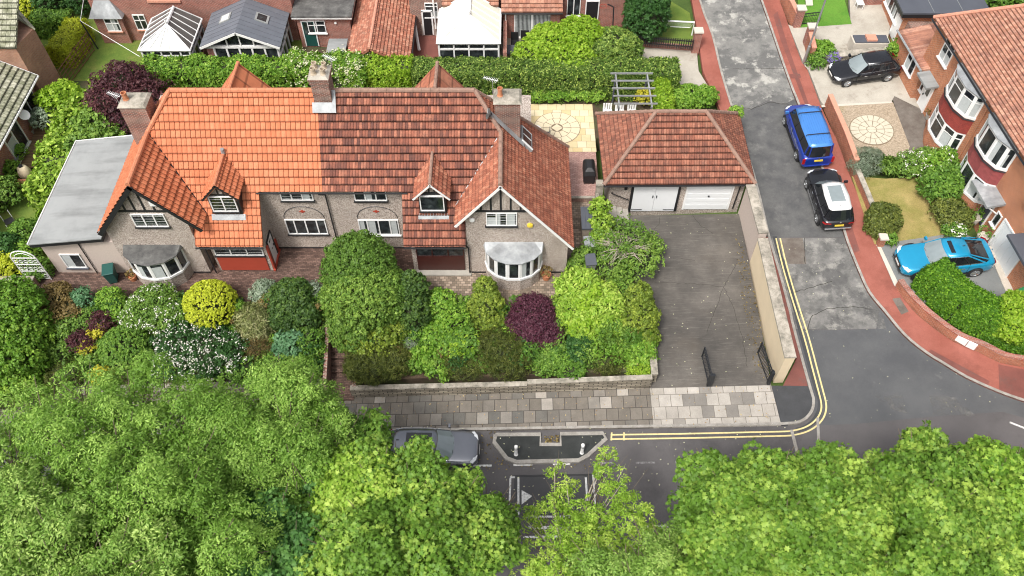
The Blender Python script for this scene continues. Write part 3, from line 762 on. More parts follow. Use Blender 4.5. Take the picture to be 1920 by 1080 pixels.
LG = dict(
 lf_maple=((.115, .235, .024), (.37, .51, .085), .22), lf_lime=((.22, .38, .035), (.52, .64, .13), .3), lf_ash=((.15, .29, .036), (.40, .58, .13), .3),
 lf_ashlight=((.17, .31, .045), (.46, .60, .17), .25), lf_dark=((.035, .105, .022), (.085, .20, .04), .3), lf_mid=((.09, .20, .024), (.25, .41, .06), .25),
 lf_bright=((.12, .26, .022), (.34, .50, .07), .22), lf_golden=((.40, .46, .025), (.70, .74, .07), .3), lf_yellow=((.50, .48, .04), (.78, .68, .10), .4),
 lf_conifer=((.10, .20, .026), (.28, .42, .07), .2), lf_conifer_y=((.13, .20, .022), (.36, .44, .06), .2), lf_conifer_d=((.045, .10, .020), (.13, .22, .035), .2),
 lf_purple=((.065, .016, .032), (.17, .055, .085), .25), lf_purple_b=((.065, .020, .028), (.16, .06, .06), .25), lf_silver=((.20, .27, .18), (.46, .52, .42), .25),
 lf_teal=((.06, .165, .034), (.17, .34, .075), .25), lf_blue=((.08, .20, .09), (.22, .40, .20), .3), lf_olive=((.085, .115, .020), (.26, .29, .06), .25), lf_hedge=((.09, .23, .016), (.26, .46, .04), .35),
 lf_privet=((.22, .38, .022), (.52, .66, .09), .4), lf_laurel=((.20, .34, .03), (.52, .66, .12), .3), lf_russet=((.17, .12, .04), (.34, .26, .10), .3),
 lf_clip=((.08, .16, .02), (.42, .54, .12), .25), lf_grass=((.28, .32, .12), (.60, .55, .32), .3), lf_pinkish=((.36, .24, .14), (.52, .40, .2), .3))
for k_, (a_, b_, t_) in LG.items(): M[k_] = leafset(k_[3:]+' leaves', a_, b_, t_)
M['petal_white'] = m_leaf('white petals', [(0, (.62, .60, .50)), (.5, (.78, .77, .70)), (1, (.85, .84, .80))], .2)
M['petal_cream'] = m_leaf('cream blossom', [(0, (.55, .55, .32)), (1, (.80, .79, .60))], .2)
M['petal_purple'] = m_leaf('violet petals', [(0, (.15, .10, .35)), (1, (.30, .22, .6))], .2)

# ================================================================== THE SETTING
def W(pxs, h=0.0): return [PT(x, y, h) for x, y in pxs]
def sheet(name, pts, mat, h=0.0, depth=0.0, world=False, kind='structure', **k):
    P = [Vector((p[0], p[1], T(p[0], p[1])+h)) for p in pts] if world else W(pts, h)
    mb = MB()
    if depth: mb.prism(P, depth)
    else:
        ar = sum(P[i].x*P[(i+1) % len(P)].y-P[(i+1) % len(P)].x*P[i].y for i in range(len(P)))
        mb.face(P if ar > 0 else P[::-1])
    return mb.build(name, M[mat], kind=kind, **k)
def flat(name, pts, mat, z, depth=0.0, kind='structure', px=True, **k):
    P = [PZ(x, y, z) for x, y in pts] if px else [Vector((x, y, z)) for x, y in pts]
    mb = MB()
    if depth: mb.prism(P, depth)
    else:
        ar = sum(P[i].x*P[(i+1) % len(P)].y-P[(i+1) % len(P)].x*P[i].y for i in range(len(P)))
        mb.face(P if ar > 0 else P[::-1])
    return mb.build(name, M[mat], kind=kind, **k)
def offs(path, d):
    out = []
    for i, p in enumerate(path):
        a = path[max(0, i-1)]; b = path[min(len(path)-1, i+1)]
        t = Vector((b[0]-a[0], b[1]-a[1], 0)).normalized(); out.append(Vector((p[0]-t.y*d, p[1]+t.x*d, 0)))
    return out
def smooth_path(p, k=4):
    out = []
    for i in range(len(p)-1):
        a = p[max(0, i-1)]; b = p[i]; c = p[i+1]; d = p[min(len(p)-1, i+2)]
        for j in range(k):
            t = j/k
            out.append(.5*((2*b)+(c-a)*t+(2*a-5*b+4*c-d)*t*t+(3*b-a-3*c+d)*t**3))
    return out+[p[-1]]
def ribbon(mb, path, d0, d1, h0, h1=None, zf=T):
    """strip along a path between side offsets d0,d1; top at h1, bottom h0 (flat sheet when h1 is None)"""
    A, B = offs(path, d0), offs(path, d1)
    top = h0 if h1 is None else h1
    a = [Vector((p.x, p.y, zf(p.x, p.y)+top)) for p in A]; b = [Vector((p.x, p.y, zf(p.x, p.y)+top)) for p in B]
    for i in range(len(a)-1):
        q = [a[i], a[i+1], b[i+1], b[i]]
        if (q[1]-q[0]).cross(q[2]-q[0]).z < 0: q = q[::-1]
        mb.face(q)
    if h1 is not None:
        dz = Vector((0, 0, h1-h0))
        for s in (a, b):
            for i in range(len(s)-1): mb.face([s[i], s[i+1], s[i+1]-dz, s[i]-dz])
        for i in (0, -1): mb.face([a[i], b[i], b[i]-dz, a[i]-dz])
    return mb
V2 = lambda l: [Vector(p) for p in l]

kL_top = [(1277, -150), (1313, 0), (1337, 67), (1353, 133), (1373, 200), (1415, 330), (1443, 444), (1464, 515), (1482.7, 585), (1486.7, 604), (1502, 662), (1515.5, 711), (1524, 740), (1527, 752), (1525, 769), (1515.6, 784), (1503, 793), (1489, 797)]
k_str = [(1466.7, 798.3), (1280, 802), (900, 808), (450, 815), (0, 822), (-900, 836)]
kR = [(1373, -150), (1425, 0), (1440, 43), (1467, 123), (1483, 167), (1497, 202), (1533, 300), (1566, 395), (1577, 425), (1587, 457), (1607, 507), (1627, 550), (1657, 587), (1693, 630), (1733, 663), (1773, 688), (1810, 710), (1865, 735), (1920, 755), (2050, 795), (2300, 850)]
wR = [(1402, -150), (1460, 0), (1478, 50), (1503, 120), (1512, 130), (1539.5, 204), (1570, 269), (1588, 320), (1611, 375), (1634, 433), (1641, 460), (1677, 537), (1707, 580), (1740, 610), (1787, 643), (1833, 662), (1873, 682), (1920, 691), (2050, 725), (2300, 775)]
KL = smooth_path(V2(W(kL_top)), 3); KS = V2(W(k_str)); KR = smooth_path(V2(W(kR)), 3); WR = smooth_path(V2(W(wR)), 2)

mb = MB(); mb.face([(-400, -200, T(-400, -200)-.45), (400, -200, T(400, -200)-.45), (400, 500, T(400, 500)-.45), (-400, 500, T(-400, 500)-.45)])
mb.build('ground', M['grass_base'], kind='structure')
roadpts = [(p.x, p.y) for p in KS[::-1]]+[(p.x, p.y) for p in KL[::-1]]+[(p.x, p.y) for p in KR]
roadpts += [(140, roadpts[-1][1]), (140, 7.0), (-90, 7.0)]
sheet('road', roadpts, 'road', 0, world=True)
sheet('verge', [(-90, -60), (140, -60), (140, 7.0), (-90, 7.0)], 'grass_base', .08, .4, world=True)
sheet('road', [(1277, -150), (1373, -150), (1425, 0), (1440, 43), (1467, 123), (1483, 167), (1490, 186), (1470, 196), (1440, 188), (1405, 206), (1372, 198), (1353, 133), (1337, 67), (1313, 0)], 'road_top', .006)
sheet('road', [(1373.5, 199), (1405, 207), (1440, 189), (1470, 197), (1490.5, 187), (1497, 202), (1533, 300), (1566, 395), (1577, 425), (1583, 445), (1443.5, 445), (1415, 330)], 'road_mid', .006)
sheet('road', [(1443, 446), (1583.5, 446), (1587, 457), (1607, 507), (1627, 550), (1648, 577), (1643, 616), (1560, 618), (1490, 617), (1482.7, 585), (1464, 515)], 'road_side', .006)
sheet('road', [(1490, 618), (1560, 619), (1643.5, 617), (1649, 578), (1657, 587), (1693, 630), (1733, 663), (1773, 688), (1810, 710), (1865, 735), (1920, 755), (2050, 795), (1980, 800), (1880, 772), (1760, 780), (1600, 795), (1540, 797), (1527, 790), (1527, 769), (1524, 740), (1502, 662)], 'road_junction', .006)
for pts in ([(1640, 742), (1692, 741), (1702, 776), (1672, 768)], [(1742, 742), (1790, 744), (1830, 780), (1750, 778)], ):
    sheet('road_patch', pts, 'patch_pale', .010)
sheet('road_patch', [(1458, 447), (1505, 446), (1512, 495), (1478, 495), (1466, 470)], 'patch_brown', .010)
sheet('road_patch', [(1632, 578), (1652, 582), (1662, 617), (1646, 616), (1640, 600)], 'patch_pale', .011)
# pavements
sheet('pavement', [(-900, 745), (-900, 834), (0, 820), (450, 813.5), (900, 806.5), (1225, 801.5), (1218, 727), (925, 737), (655, 746), (400, 747), (0, 752)], 'flags', .10, .3)
sheet('pavement', [(1225.5, 801.5), (1280, 800.5), (1465, 797), (1446, 722), (1218.5, 727)], 'flags_pale', .10, .3)
sheet('pavement', [(1465.5, 797), (1489, 795), (1503, 791), (1515, 782.5), (1523.5, 768), (1525.5, 752), (1522, 740), (1514.5, 724), (1447, 723)], 'patch_dark', .104, .3)
sheet('pavement', [(1514.4, 723.6), (1500, 662), (1485, 604), (1481, 585), (1462, 515), (1441, 444), (1430, 446), (1466, 560), (1494, 672), (1468, 723)], 'red_dark', .102, .3)
p1 = [(p.x, p.y) for p in KR]; p2 = [(p.x, p.y) for p in WR]
sheet('pavement', p1+p2[::-1], 'red_path', .10, .3, world=True)
sheet('pavement', [(1258, -150), (1297, 0), (1309, 67), (1318, 133), (1348, 200), (1384, 300), (1400, 340), (1415, 328), (1372, 200), (1352, 133), (1336, 67), (1312, 0), (1276, -150)], 'red_path', .10, .3)
sheet('red_patch', [(1450, 28), (1458, 22), (1477, 85), (1500, 150), (1520, 205), (1513, 205), (1488, 140), (1462, 70)], 'red_dark', .108)
sheet('red_patch', [(1585, 430), (1597, 424), (1612, 470), (1602, 474)], 'red_dark', .108)
sheet('red_patch', [(1745, 655), (1856, 715), (1850, 727), (1738, 664)], 'red_dark', .108)
sheet('red_patch', [(1872, 683), (1920, 693), (2000, 712), (2000, 778), (1920, 751), (1874, 734)], 'red_dark', .109)
sheet('manhole', [(1673, 560), (1687, 558), (1704, 584), (1690, 590)], 'patch_brown', .112)
sheet('manhole', [(1480, 139), (1500, 138), (1502, 146), (1483, 147)], 'red_dark', .12)
# kerbs
def kerb(path, side, nm='kerb', h=.125, w_=.14, seg=.9):
    mb = MB(); ribbon(mb, path, 0, side*w_, -.2, h); return mb.build(nm, M['kerb'], kind='structure')
kerb(KL+[KS[0]], -1); kerb(KS, -1); kerb(KR, 1)
# the channel beside the garage wall
mb = MB(); ribbon(mb, KL[18:], .16, .42, .012); mb.build('gutter', M['patch_dark'], kind='structure')

# road markings
def lines(path, w_, mat, dist=(0,), h=.014, name='road_marking'):
    mb = MB()
    for d in dist: ribbon(mb, path, d-w_/2, d+w_/2, h)
    return mb.build(name, M[mat], kind='structure')
yl = [(1145, 815.5), (1280, 813.5), (1391, 811), (1466, 809.3), (1484, 808), (1502, 804), (1516, 798), (1526.7, 791), (1535, 783), (1540, 772), (1541.5, 757), (1535.5, 733), (1524, 700), (1515.5, 678), (1512, 643), (1495, 593), (1480, 547), (1465, 493), (1455, 447)]
yl = [(1145, 815.5), (1280, 813.5), (1391, 811), (1466, 809.3), (1484, 808), (1502, 804), (1516, 798), (1526.7, 790), (1535, 780), (1539.5, 768), (1539.5, 754), (1533, 728), (1523, 690), (1514, 655), (1504, 620), (1492, 582), (1479, 540), (1466, 494), (1455, 447)]
YL = smooth_path(V2(W(yl)), 3)
lines(YL, .085, 'line_yellow', (0.0, -.24))
mb = MB(); ribbon(mb, V2(W([(1147, 811), (1146, 826)])), -.04, .04, .015); ribbon(mb, V2(W([(1170, 811), (1169.5, 826)])), -.04, .04, .015); mb.build('road_marking', M['line_yellow'], kind='structure')
def bar(a, b, w_=.11, mat='line_white', h=.014): return lines(V2(W([a, b])), w_, mat, h=h)
for a, b in (((887.5, 873.7), (922, 873)), ((962.7, 872), (998.6, 871.5)), ((1036.7, 870.6), (1069, 870))): bar(a, b)
for a, b in (((1192, 868), (1228, 867.5)), ((1266, 866.5), (1304, 867)), ((1349, 865), (1384, 865)), ((1422, 863), (1458, 862.5)), ((1115, 868.5), (1150, 868))): bar(a, b, .10, 'line_faded')
bar((991, 989), (1126, 989), .14); bar((1213, 987), (1330, 986), .13); bar((700, 992), (820, 991), .13); bar((1500, 984), (1620, 983), .13)
bar((1893, 792), (1921, 803), .1)
# speed cushion with its white triangle
mb = MB(); P = W([(972, 895), (1104, 892), (1110, 970), (971, 971)], .07); mb.prism(P, bot=W([(962, 890), (1114, 887), (1121, 977), (960, 978)], -.02)); mb.build('speed_cushion', M['chequer'], kind='structure')
for a, b in (((956, 895), (1114, 892)), ((957, 897), (955, 960)), ((1112, 893), (1117, 968)), ((955, 1010), (955, 1036)), ((981, 1007), (1060, 1006))): bar(a, b, .10)
for a, b in (((972, 896), (972, 966)), ((1098, 896), (1101, 940)), ((985, 970), (1098, 969.5))): bar(a, b, .10, h=.085)
mb = MB(); mb.face(W([(978, 919), (978, 946), (998, 930)], .086)); mb.build('road_marking', M['line_white'], kind='structure')
# dropped-kerb channel lines at the corner
bar((1484, 806), (1497, 858), .16, 'kerb', .016); bar((1533, 783), (1535, 830), .14, 'kerb', .016); lines(smooth_path(V2(W([(1535, 830), (1531, 848), (1515, 860), (1497, 862)])), 3), .12, 'kerb', h=.018)
# the black build-out with stone edging
isl = [(929, 817), (1013, 816.5), (1013, 835.5), (1051, 835.5), (1051, 815.5), (1130, 814.5), (1136, 824.5), (1102, 855.6), (1084.5, 865), (969, 868), (950, 861), (926.7, 831)]
isl_h = .12
mb = MB(); mb.prism(W(isl, isl_h), .3); mb.build('traffic_island', M['island'], kind='structure')
mb = MB(); ip = V2(W(isl)); ribbon(mb, ip+[ip[0]], -.10, .10, -.1, isl_h+.03); mb.build('kerb', M['kerb'], kind='structure')
# driveway to the garage
sheet('driveway', [(1125, 404), (1180, 404), (1386, 401), (1400, 470), (1425, 600), (1446, 722), (1218, 728), (1225, 640), (1228, 560), (1120, 520)], 'drive', .108, .3)

# garden terraces (flat, higher than the road)
ZT = 2.3
flat('terrace', [(-90, 26.4), (5.1, 26.4), (5.1, 34.4), (5.35, 39.9), (11.3, 40), (11.6, 90), (-90, 90)], 'soil', ZT-.02, 3.5, px=False)
bank = MB()
for (x0, x1) in ((-90, -10.0), (-8.55, 6.9)):
    z0 = T(x0, 22.7)+.75; z1 = T(x1, 22.7)+.75
    xe = x1 if x1 < 0 else 5.1
    bank.face([(x0, 22.75, z0), (x1, 22.75, z1), (xe, 26.41, ZT-.03), (x0, 26.41, ZT-.03)])
    bank.face([(x0, 22.75, z0), (x0, 22.75, -4), (x1, 22.75, -4), (x1, 22.75, z1)])
bank.face([(6.9, 22.75, T(6.9, 22.7)+.75), (6.9, 22.75, -2), (6.9, 26.4, -2), (5.1, 26.41, ZT-.03)])
bank.face([(5.1, 26.41, ZT-.03), (6.9, 22.75, T(6.9, 22.7)+.75), (7.1, 29, T(7, 29)+.35), (6.6, 32.4, T(7, 32)+.3), (5.1, 33, ZT-.03)])
bank.build('garden_bed', M['soil'], kind='structure')
def fl(name, pts, mat, dz=.004, **k): return flat(name, pts, mat, ZT+dz, px=False, **k)
fl('terrace_paving', [(-26.6, 26.9), (-22.5, 25.6), (-5.6, 26.4), (-5.6, 31), (-26.6, 31)], 'block_brown')
fl('terrace_paving', [(-5.6, 26.45), (5.05, 26.45), (5.05, 34.4), (3.0, 34.4), (3.0, 31), (-5.6, 31)], 'block_buff')
fl('patio', [(3.0, 34.42), (5.35, 34.42), (5.35, 38.6), (3.0, 38.6)], 'block_pink')
fl('patio', [(.5, 38.62), (5.4, 38.62), (5.4, 43.2), (.5, 43.2)], 'slab_yellow')
# circle feature of wedge slabs
def circle_patio(c, R, z, ring, mat, squares=True, ry=1.0, tilt=False):
    zt_ = (lambda x, y: T(x, y)-T(c[0], c[1])) if tilt else (lambda x, y: 0.0)
    j = MB(); j.lathe((0, 0, 0), [(R*1.02, -.02), (R*1.02, 0.0)], 40); j.M = None
    for i, v in enumerate(j.v): j.v[i] = Vector((c[0]+v.x, c[1]+v.y*ry, z+v.z+.006+zt_(c[0]+v.x, c[1]+v.y*ry)))
    j.build('paving_joint', M['joint'], kind='structure')
    m = MB()
    def wedge(r0, r1, a0, a1):
        g = .012; k = 4; A = [a0+(a1-a0)*i/k for i in range(k+1)]
        pts = [(c[0]+r0*cos(a), c[1]+ry*r0*sin(a), z+.02) for a in A] if r0 > .01 else [(c[0], c[1], z+.02)]
        pts2 = [(c[0]+r1*cos(a), c[1]+ry*r1*sin(a), z+.02) for a in A]
        m.face([(x, y, q+zt_(x, y)) for x, y, q in pts2+pts[::-1]])
    for r0, r1, nseg in ring:
        for i in range(nseg):
            a0 = 2*pi*i/nseg; a1 = 2*pi*(i+1)/nseg
            g = .012/max(r0, .3)
            wedge(r0+.012, r1-.012, a0+g, a1-g)
    m.build('circle_paving', M[mat], kind='structure')
circle_patio((2.95, 40.85), 1.5, ZT+.006, [(0, .38, 1), (.38, .92, 10), (.92, 1.5, 14)], 'slab_cream')
# steps up from the street
st = MB(); zb = T(-8.4, 22.5)+.1
for i in range(10):
    z = zb+(ZT-zb)*(i+1)/10
    st.box(-9.95, -8.55, 23.55+i*.30, 27.0, z-.3, z)
st.box(-9.95, -8.55, 21.9, 23.56, zb-.6, zb+.02); st.build('steps', M['block_brown'], kind='structure')
for xx in (-10.17, -8.56):
    mb = MB(); mb.prism([(xx, 22.3, zb+.75), (xx+.2, 22.3, zb+.75), (xx+.2, 26.6, ZT+.25), (xx, 26.6, ZT+.25)], 2.5); mb.build('step_wall', M['brick_dark'], kind='structure')
# lawns and yards of the neighbours
fl('lawn', [(-60, 45.6), (-15, 45.6), (-15, 52), (-60, 70)], 'lawn', .002)
fl('lawn', [(-38, 29.5), (-26.6, 29.5), (-26.2, 33), (-27, 37), (-30.2, 37.2), (-38, 36)], 'lawn')
fl('patio', [(-31.6, 37.2), (-28.3, 36.8), (-28.0, 43.6), (-31.3, 43.6)], 'deck')
flat('lawn', [(0, 0), (0, -60), (235, -60), (235, 0), (238, 60), (225, 115), (140, 110), (160, 70), (60, 62), (0, 55)], 'lawn', ZT+.006)
flat('lawn', [(1185, 85), (1192, -60), (1285, -60), (1290, 0), (1302, 85)], 'lawn', ZT+.006)
flat('yard', [(760, 110), (765, 60), (1180, 55), (1192, 110)], 'concrete', ZT+.004)
flat('yard', [(755, 130), (765, 60), (828, 60), (830, 130)], 'red_dark', ZT+.010)
flat('yard', [(1190, 88), (1306, 92), (1310, 133), (1330, 165), (1262, 165), (1250, 165), (1186, 108)], 'concrete', ZT+.012)
flat('yard', [(1040, 95), (1040, 0), (1190, 0), (1190, 100)], 'red_dark', ZT+.010)
# plots on the right
sheet('driveway', [(1512, 120), (1560, 118), (1690, 118), (1728, 205), (1677, 180), (1672, 190), (1545, 197), (1539, 190)], 'concrete', .108, .3)
sheet('driveway', [(1540, 197), (1672, 190), (1672, 193), (1541, 201)], 'concrete_pale', .114)
sheet('driveway', [(1480, 50), (1560, 42), (1595, 45), (1592, -30), (1650, -30), (1675, 20), (1660, 95), (1520, 95)], 'concrete', .106, .3)
sheet('yard', [(1478, 46), (1512, 130), (1530, 122), (1522, 92), (1500, 55)], 'concrete', .10, .3)
sheet('lawn', [(1497, 52), (1495, -30), (1575, -30), (1597, 45)], 'lawn_green', .112)
sheet('path', [(1672, 180), (1700, 180), (1728, 205), (1738, 215), (1730, 265), (1745, 330), (1700, 280), (1690, 240)], 'patch_brown', .104)
sheet('gravel_bed', [(1556, 196), (1674, 191), (1706, 275), (1690, 310), (1640, 300), (1600, 320), (1582, 265)], 'gravel', .110, .3)
sheet('lawn', [(1597, 330), (1660, 335), (1760, 330), (1800, 385), (1770, 440), (1700, 450), (1640, 458), (1627, 425)], 'lawn_dry', .108, .3)
sheet('driveway', [(1645, 462), (1738, 440), (1812, 440), (1860, 462), (1885, 525), (1925, 610), (1880, 640), (1790, 590), (1705, 555), (1676, 535)], 'drive_dark', .106, .3)
sheet('kerb', [(1643, 459), (1650, 459), (1684, 530), (1678, 537)], 'concrete_pale', .125)
sheet('step', [(1850, 462), (1862, 461), (1905, 555), (1892, 560)], 'concrete_pale', .16, .1)
c_ = PT(1633, 246); circle_patio((c_.x, c_.y), 1.36, T(c_.x, c_.y)+.125, [(0, .32, 2), (.32, .80, 10), (.80, 1.34, 20)], 'slab_grey', ry=.98, tilt=True)

# ================================================================== THE PAIR OF HOUSES
RS = 1.235
def ZF(y): return 7.4+RS*(y-30.4)
def F(x, y): return Vector((x, y, ZF(y)))
YR = 33.64; ZR = ZF(YR)
XP = -10.05
BX, BY = (1, 0, 0), (0, -1, 0)

def gable_boards(par, xc, zc, y, half, z_beam, spread, xs, w_=.10):
    b = MB()
    b.box(xc-half, xc+half, y-.035, y+.02, z_beam-.07, z_beam+.07)
    for x in xs:
        top = zc-abs(x-xc)*RS-.30
        b.box(x-w_/2, x+w_/2, y-.030, y+.02, z_beam+.071, top)
    return b.build('timber_framing', M['black'], par)
def barge(par, pts, mat, y0, y1, h=.16):
    b = MB()
    for a, q in zip(pts[:-1], pts[1:]):
        a, q = Vector((a[0], 0, a[1])), Vector((q[0], 0, q[1]))
        t = (q-a).normalized(); n = Vector((-t.z, 0, t.x));
        if n.z < 0: n = -n
        b.bx(a+Vector((0, y0, 0)), t, Vector((0, 1, 0)), -.02, (q-a).length+.02, 0, y1-y0, -h, 0, up=n)
    return b.build('bargeboard', M[mat], par)
def dormer(par, xc, yf, zapex, half, slope, tile, ridgem, z0, wall_half, win, barge_m, cols=2):
    yb = 30.4+(zapex-7.4)/RS
    zl = zapex-half*slope; ybl = 30.4+(zl-7.4)/RS
    w_ = MB(); ze = zapex-wall_half*slope-.12
    w_.prism([(xc-wall_half, yf, ze), (xc+wall_half, yf, ze), (xc+wall_half, yf+1.3, ze), (xc-wall_half, yf+1.3, ze)], ze-z0+.1)
    w_.face([(xc-wall_half, yf+.001, ze), (xc+wall_half, yf+.001, ze), (xc, yf+.001, zapex-.12)])
    d = w_.build('dormer', M['black'], par)
    g = MB(); s = .72
    g.face([(xc-wall_half*s, yf-.01, ze+.08), (xc+wall_half*s, yf-.01, ze+.08), (xc, yf-.01, ze+.08+wall_half*s*slope*.95)]); g.build('gable_panel', M['dash'], d)
    b = MB()
    for dx in (-.12, .16): b.box(xc+dx-.04, xc+dx+.04, yf-.035, yf-.005, ze+.02, zapex-.22-abs(dx)*slope)
    b.box(xc-wall_half, xc+wall_half, yf-.045, yf-.01, ze-.02, ze+.07); b.build('timber_framing', M['black'], d)
    yo = yf-.28
    for sg in (-1, 1):
        poly = [(xc, yo, zapex), (xc, yb, zapex), (xc+sg*half, ybl, zl), (xc+sg*half, yo, zl)]
        tile_roof('dormer_roof', poly, M[tile], d, .24, .30, step=.025, amp=.02)
    ridge([(xc, yo, zapex+.01), (xc, yb, zapex+.01)], M[ridgem], d, .085, .35)
    barge(d, [(xc-half, zl-.02), (xc, zapex-.02)], barge_m, yo-.02, yo+.02, .09); barge(d, [(xc, zapex-.02), (xc+half, zl-.02)], barge_m, yo-.02, yo+.02, .09)
    window(d, (win[0], yf-.02, win[2]), BX, BY, win[1]-win[0], win[3]-win[2], cols, sill='black', curtain=.5, lattice=(cols == 2))
    a = MB(); zz = ZF(yf-.3)
    a.bx((xc-wall_half-.1, yf-.02, z0+.04), (1, 0, 0), (0, -1, -RS), 0, 2*wall_half+.2, 0, .20, .11, .15); a.build('lead_apron', M['lead'], d)
    return d

def drainpipe(par, pts, r=.04):
    m = MB(); m.tube(pts, r, 6); return m.build('downpipe', M['black'], par)

def semi(side):
    R = side == 'R'
    s = 1 if R else -1
    X = (lambda x: x) if R else (lambda x: -19.56-x)          # mirror about x = -9.78
    tn, rn = ('tile_old', 'ridge_old') if R else ('tile_new', 'ridge_new')
    tside = 'tile_side' if R else 'tile_new'
    h = thing('house', 'pebbledashed semi-detached house with dark weathered red tiles and a curved lead-roofed bay' if R else
              'pebbledashed semi-detached house with bright new orange tiles and a flat-roofed side extension', 'house', (X(-4.5), 31, ZT), 0)
    xe_r = 3.35 if R else 2.36           # outer eave
    x_out = 3.05 if R else 2.10
    z_out = 9.75-RS*(xe_r+.58)
    # walls
    wl = MB()
    def bx(x0, x1, *a): wl.box(min(X(x0), X(x1)), max(X(x0), X(x1)), *a)
    xp = XP if R else -9.51              # in mirrored coordinates the party line
    bx(xp, 1.1, 30.65, 38.2, ZT-.3, 7.28)
    bx(1.1, x_out, 31, 36.0, ZT-.3, z_out+.3)
    def gp(x, z, y): return Vector((X(x), y, z))
    prof = [(-2.45, ZT-.3), (x_out, ZT-.3), (x_out, z_out+.12), (-.58, 9.50), (-2.45, 7.20)]
    a = [gp(x, z, 28.85) for x, z in prof]; b = [gp(x, z, 32.0) for x, z in prof]
    if not R: a = a[::-1]; b = b[::-1]
    wl.face(a); wl.face(b[::-1])
    for i in range(5): j = (i+1) % 5; wl.face([a[i], b[i], b[j], a[j]][::-1])
    # porch block under the long slope
    px0, px1 = (-5.55, -2.45) if R else (-6.0, -2.95)
    P = [gp(px0, 5.55, 29.0), gp(px1, 5.55, 29.0), gp(px1, 7.4, 30.65), gp(px0, 7.4, 30.65)]
    wl.prism(P, bot=[Vector((p.x, p.y, ZT-.3)) for p in P])
    wl.build('wall', M['dash'], h)
    for (x0, x1, y) in ((xp, px0, 30.65), (-2.45, x_out, 28.85)):
        pl = MB(); xa, xb = sorted((X(x0), X(x1))); pl.box(xa, xb, y-.03, y+.01, ZT, ZT+.10); pl.build('plinth', M['black'], h)
    # roof slopes
    A = F(X(xp), YR); B = F(X(-1.92), YR); Cc = F(X(-.58), 32.3)
    v0 = F(0, 28.5)
    Fv = [A, B, Cc, F(X(-2.52), 30.36), F(X(xp), 30.36)]
    cx0, cx1 = (-5.85, -2.5) if R else (-6.12, -2.5)
    cat = [F(X(cx0), 30.36), F(X(-2.52), 30.36), F(X(cx1), 28.48), F(X(cx0), 28.48)]
    tw, th = (.15, .41) if R else (.262, .41)
    if R: tile_roof('roof', [Fv, cat], M[tn], h, tw, th, amp=.035, step=.07, nu=4, v0=v0)
    else: tile_roof('roof', [Fv, cat], M[tn], h, tw, th, amp=.035, step=.035, nu=6, v0=v0)
    def Rp(x, y): return Vector((X(x), y, 9.75-RS*(x+.58)))
    Bq = Vector((B.x, YR, ZR)); yI = 36.3
    G, H = Rp(-.58, 28.5), Rp(xe_r, 28.5)
    tile_roof('side_roof', [[Rp(-.58, 32.3), G, H, Rp(xe_r, 32.3)], [Rp(-1.92, YR), Rp(-.58, 32.3), Rp(xe_r, 32.3), Rp(xe_r, yI)]], M[tside], h, .15 if R else .262, .30 if R else .38, amp=.028, step=.035, v0=H)
    def Lp(x, y): return Vector((X(x), y, 9.75+RS*(x+.58)))
    xle = -3.02 if R else -3.28
    tile_roof('wing_roof', [Lp(-.58, 28.5), Lp(-.58, 32.3), Lp(xle, 32.3+(xle+.58)), Lp(xle, 28.5)], M['tile_side' if R else 'tile_new'], h, .15 if R else .262, .30 if R else .38, amp=.028, step=.035, v0=Lp(xle, 28.5))
    bk = MB(); zb_ = 6.0; yb_ = YR+(ZR-zb_)/RS
    bk.slab([A, B, Vector((B.x, yb_, zb_)), Vector((A.x, yb_, zb_))], .1)
    bk.slab([B, Rp(xe_r, yI), Vector((B.x, yb_, zb_))], .1)
    xr = -4.22 if R else -4.08
    ar = [Vector((X(xr), 33.2, 9.75)), Vector((X(xr), 38.2, 9.6))]
    for sg in (-1, 1): bk.slab([ar[0], ar[1], Vector((X(xr)+sg*2.4, 38.2, 6.7)), Vector((X(xr)+sg*2.4, 33.2, 6.85))], .08)
    bk.build('rear_roof', M[tside], h)
    wl = MB(); wl.prism([(X(xr)-2.1, 38.0, 7.0), (X(xr)+2.1, 38.0, 7.0), (X(xr)+2.1, 37, 7.0), (X(xr)-2.1, 37, 7.0)], 4.6); wl.face([(X(xr)-2.1, 38.0, 7.0), (X(xr), 38.0, 9.5), (X(xr)+2.1, 38.0, 7.0)]); wl.build('rear_wall', M['dash'], h)
    up = Vector((0, 0, .03))
    ridge([A+up, B+up], M[rn], h, .13, .45)
    ridge([B+up, Cc+up, G+up] if R else [B+up, Cc+up, G+up], M[rn], h, .12, .42)
    ridge([B+up, Rp(xe_r, yI)+up], M[rn], h, .11, .42)
    ridge([ar[0]+up, ar[1]+up], M[rn], h, .10, .4)
    vm = MB(); vm.tube([Cc-Vector((0, 0, -.02)), F(X(xle+.0), 32.3+(xle+.58))+Vector((0, 0, .03))], .035, 5); vm.build('valley', M['lead' if R else 'black'], h)
    barge(h, [(X(xe_r), z_out-.04), (X(-.58), 9.75-.04)], 'white' if R else 'black', 28.47, 28.52, .13 if R else .24)
    barge(h, [(X(-.58), 9.75-.04), (X(xle), 9.75+RS*(xle+.58)-.04)], 'white' if R else 'black', 28.47, 28.52, .13 if R else .18)
    gu = MB()
    gu.tube([(X(xp), 30.27, 7.30), (X(px0), 30.27, 7.30)], .05, 6); gu.tube([(X(cx0)+.02, 28.42, 4.97), (X(cx1), 28.42, 4.97)], .055, 6)
    gu.build('gutter', M['black'], h)
    # framing, windows
    gable_boards(h, X(-.58), 9.75, 28.85, 1.62, 7.50, .5, [X(-.58+k*.51) for k in (-2, -1, 0, 1, 2)])
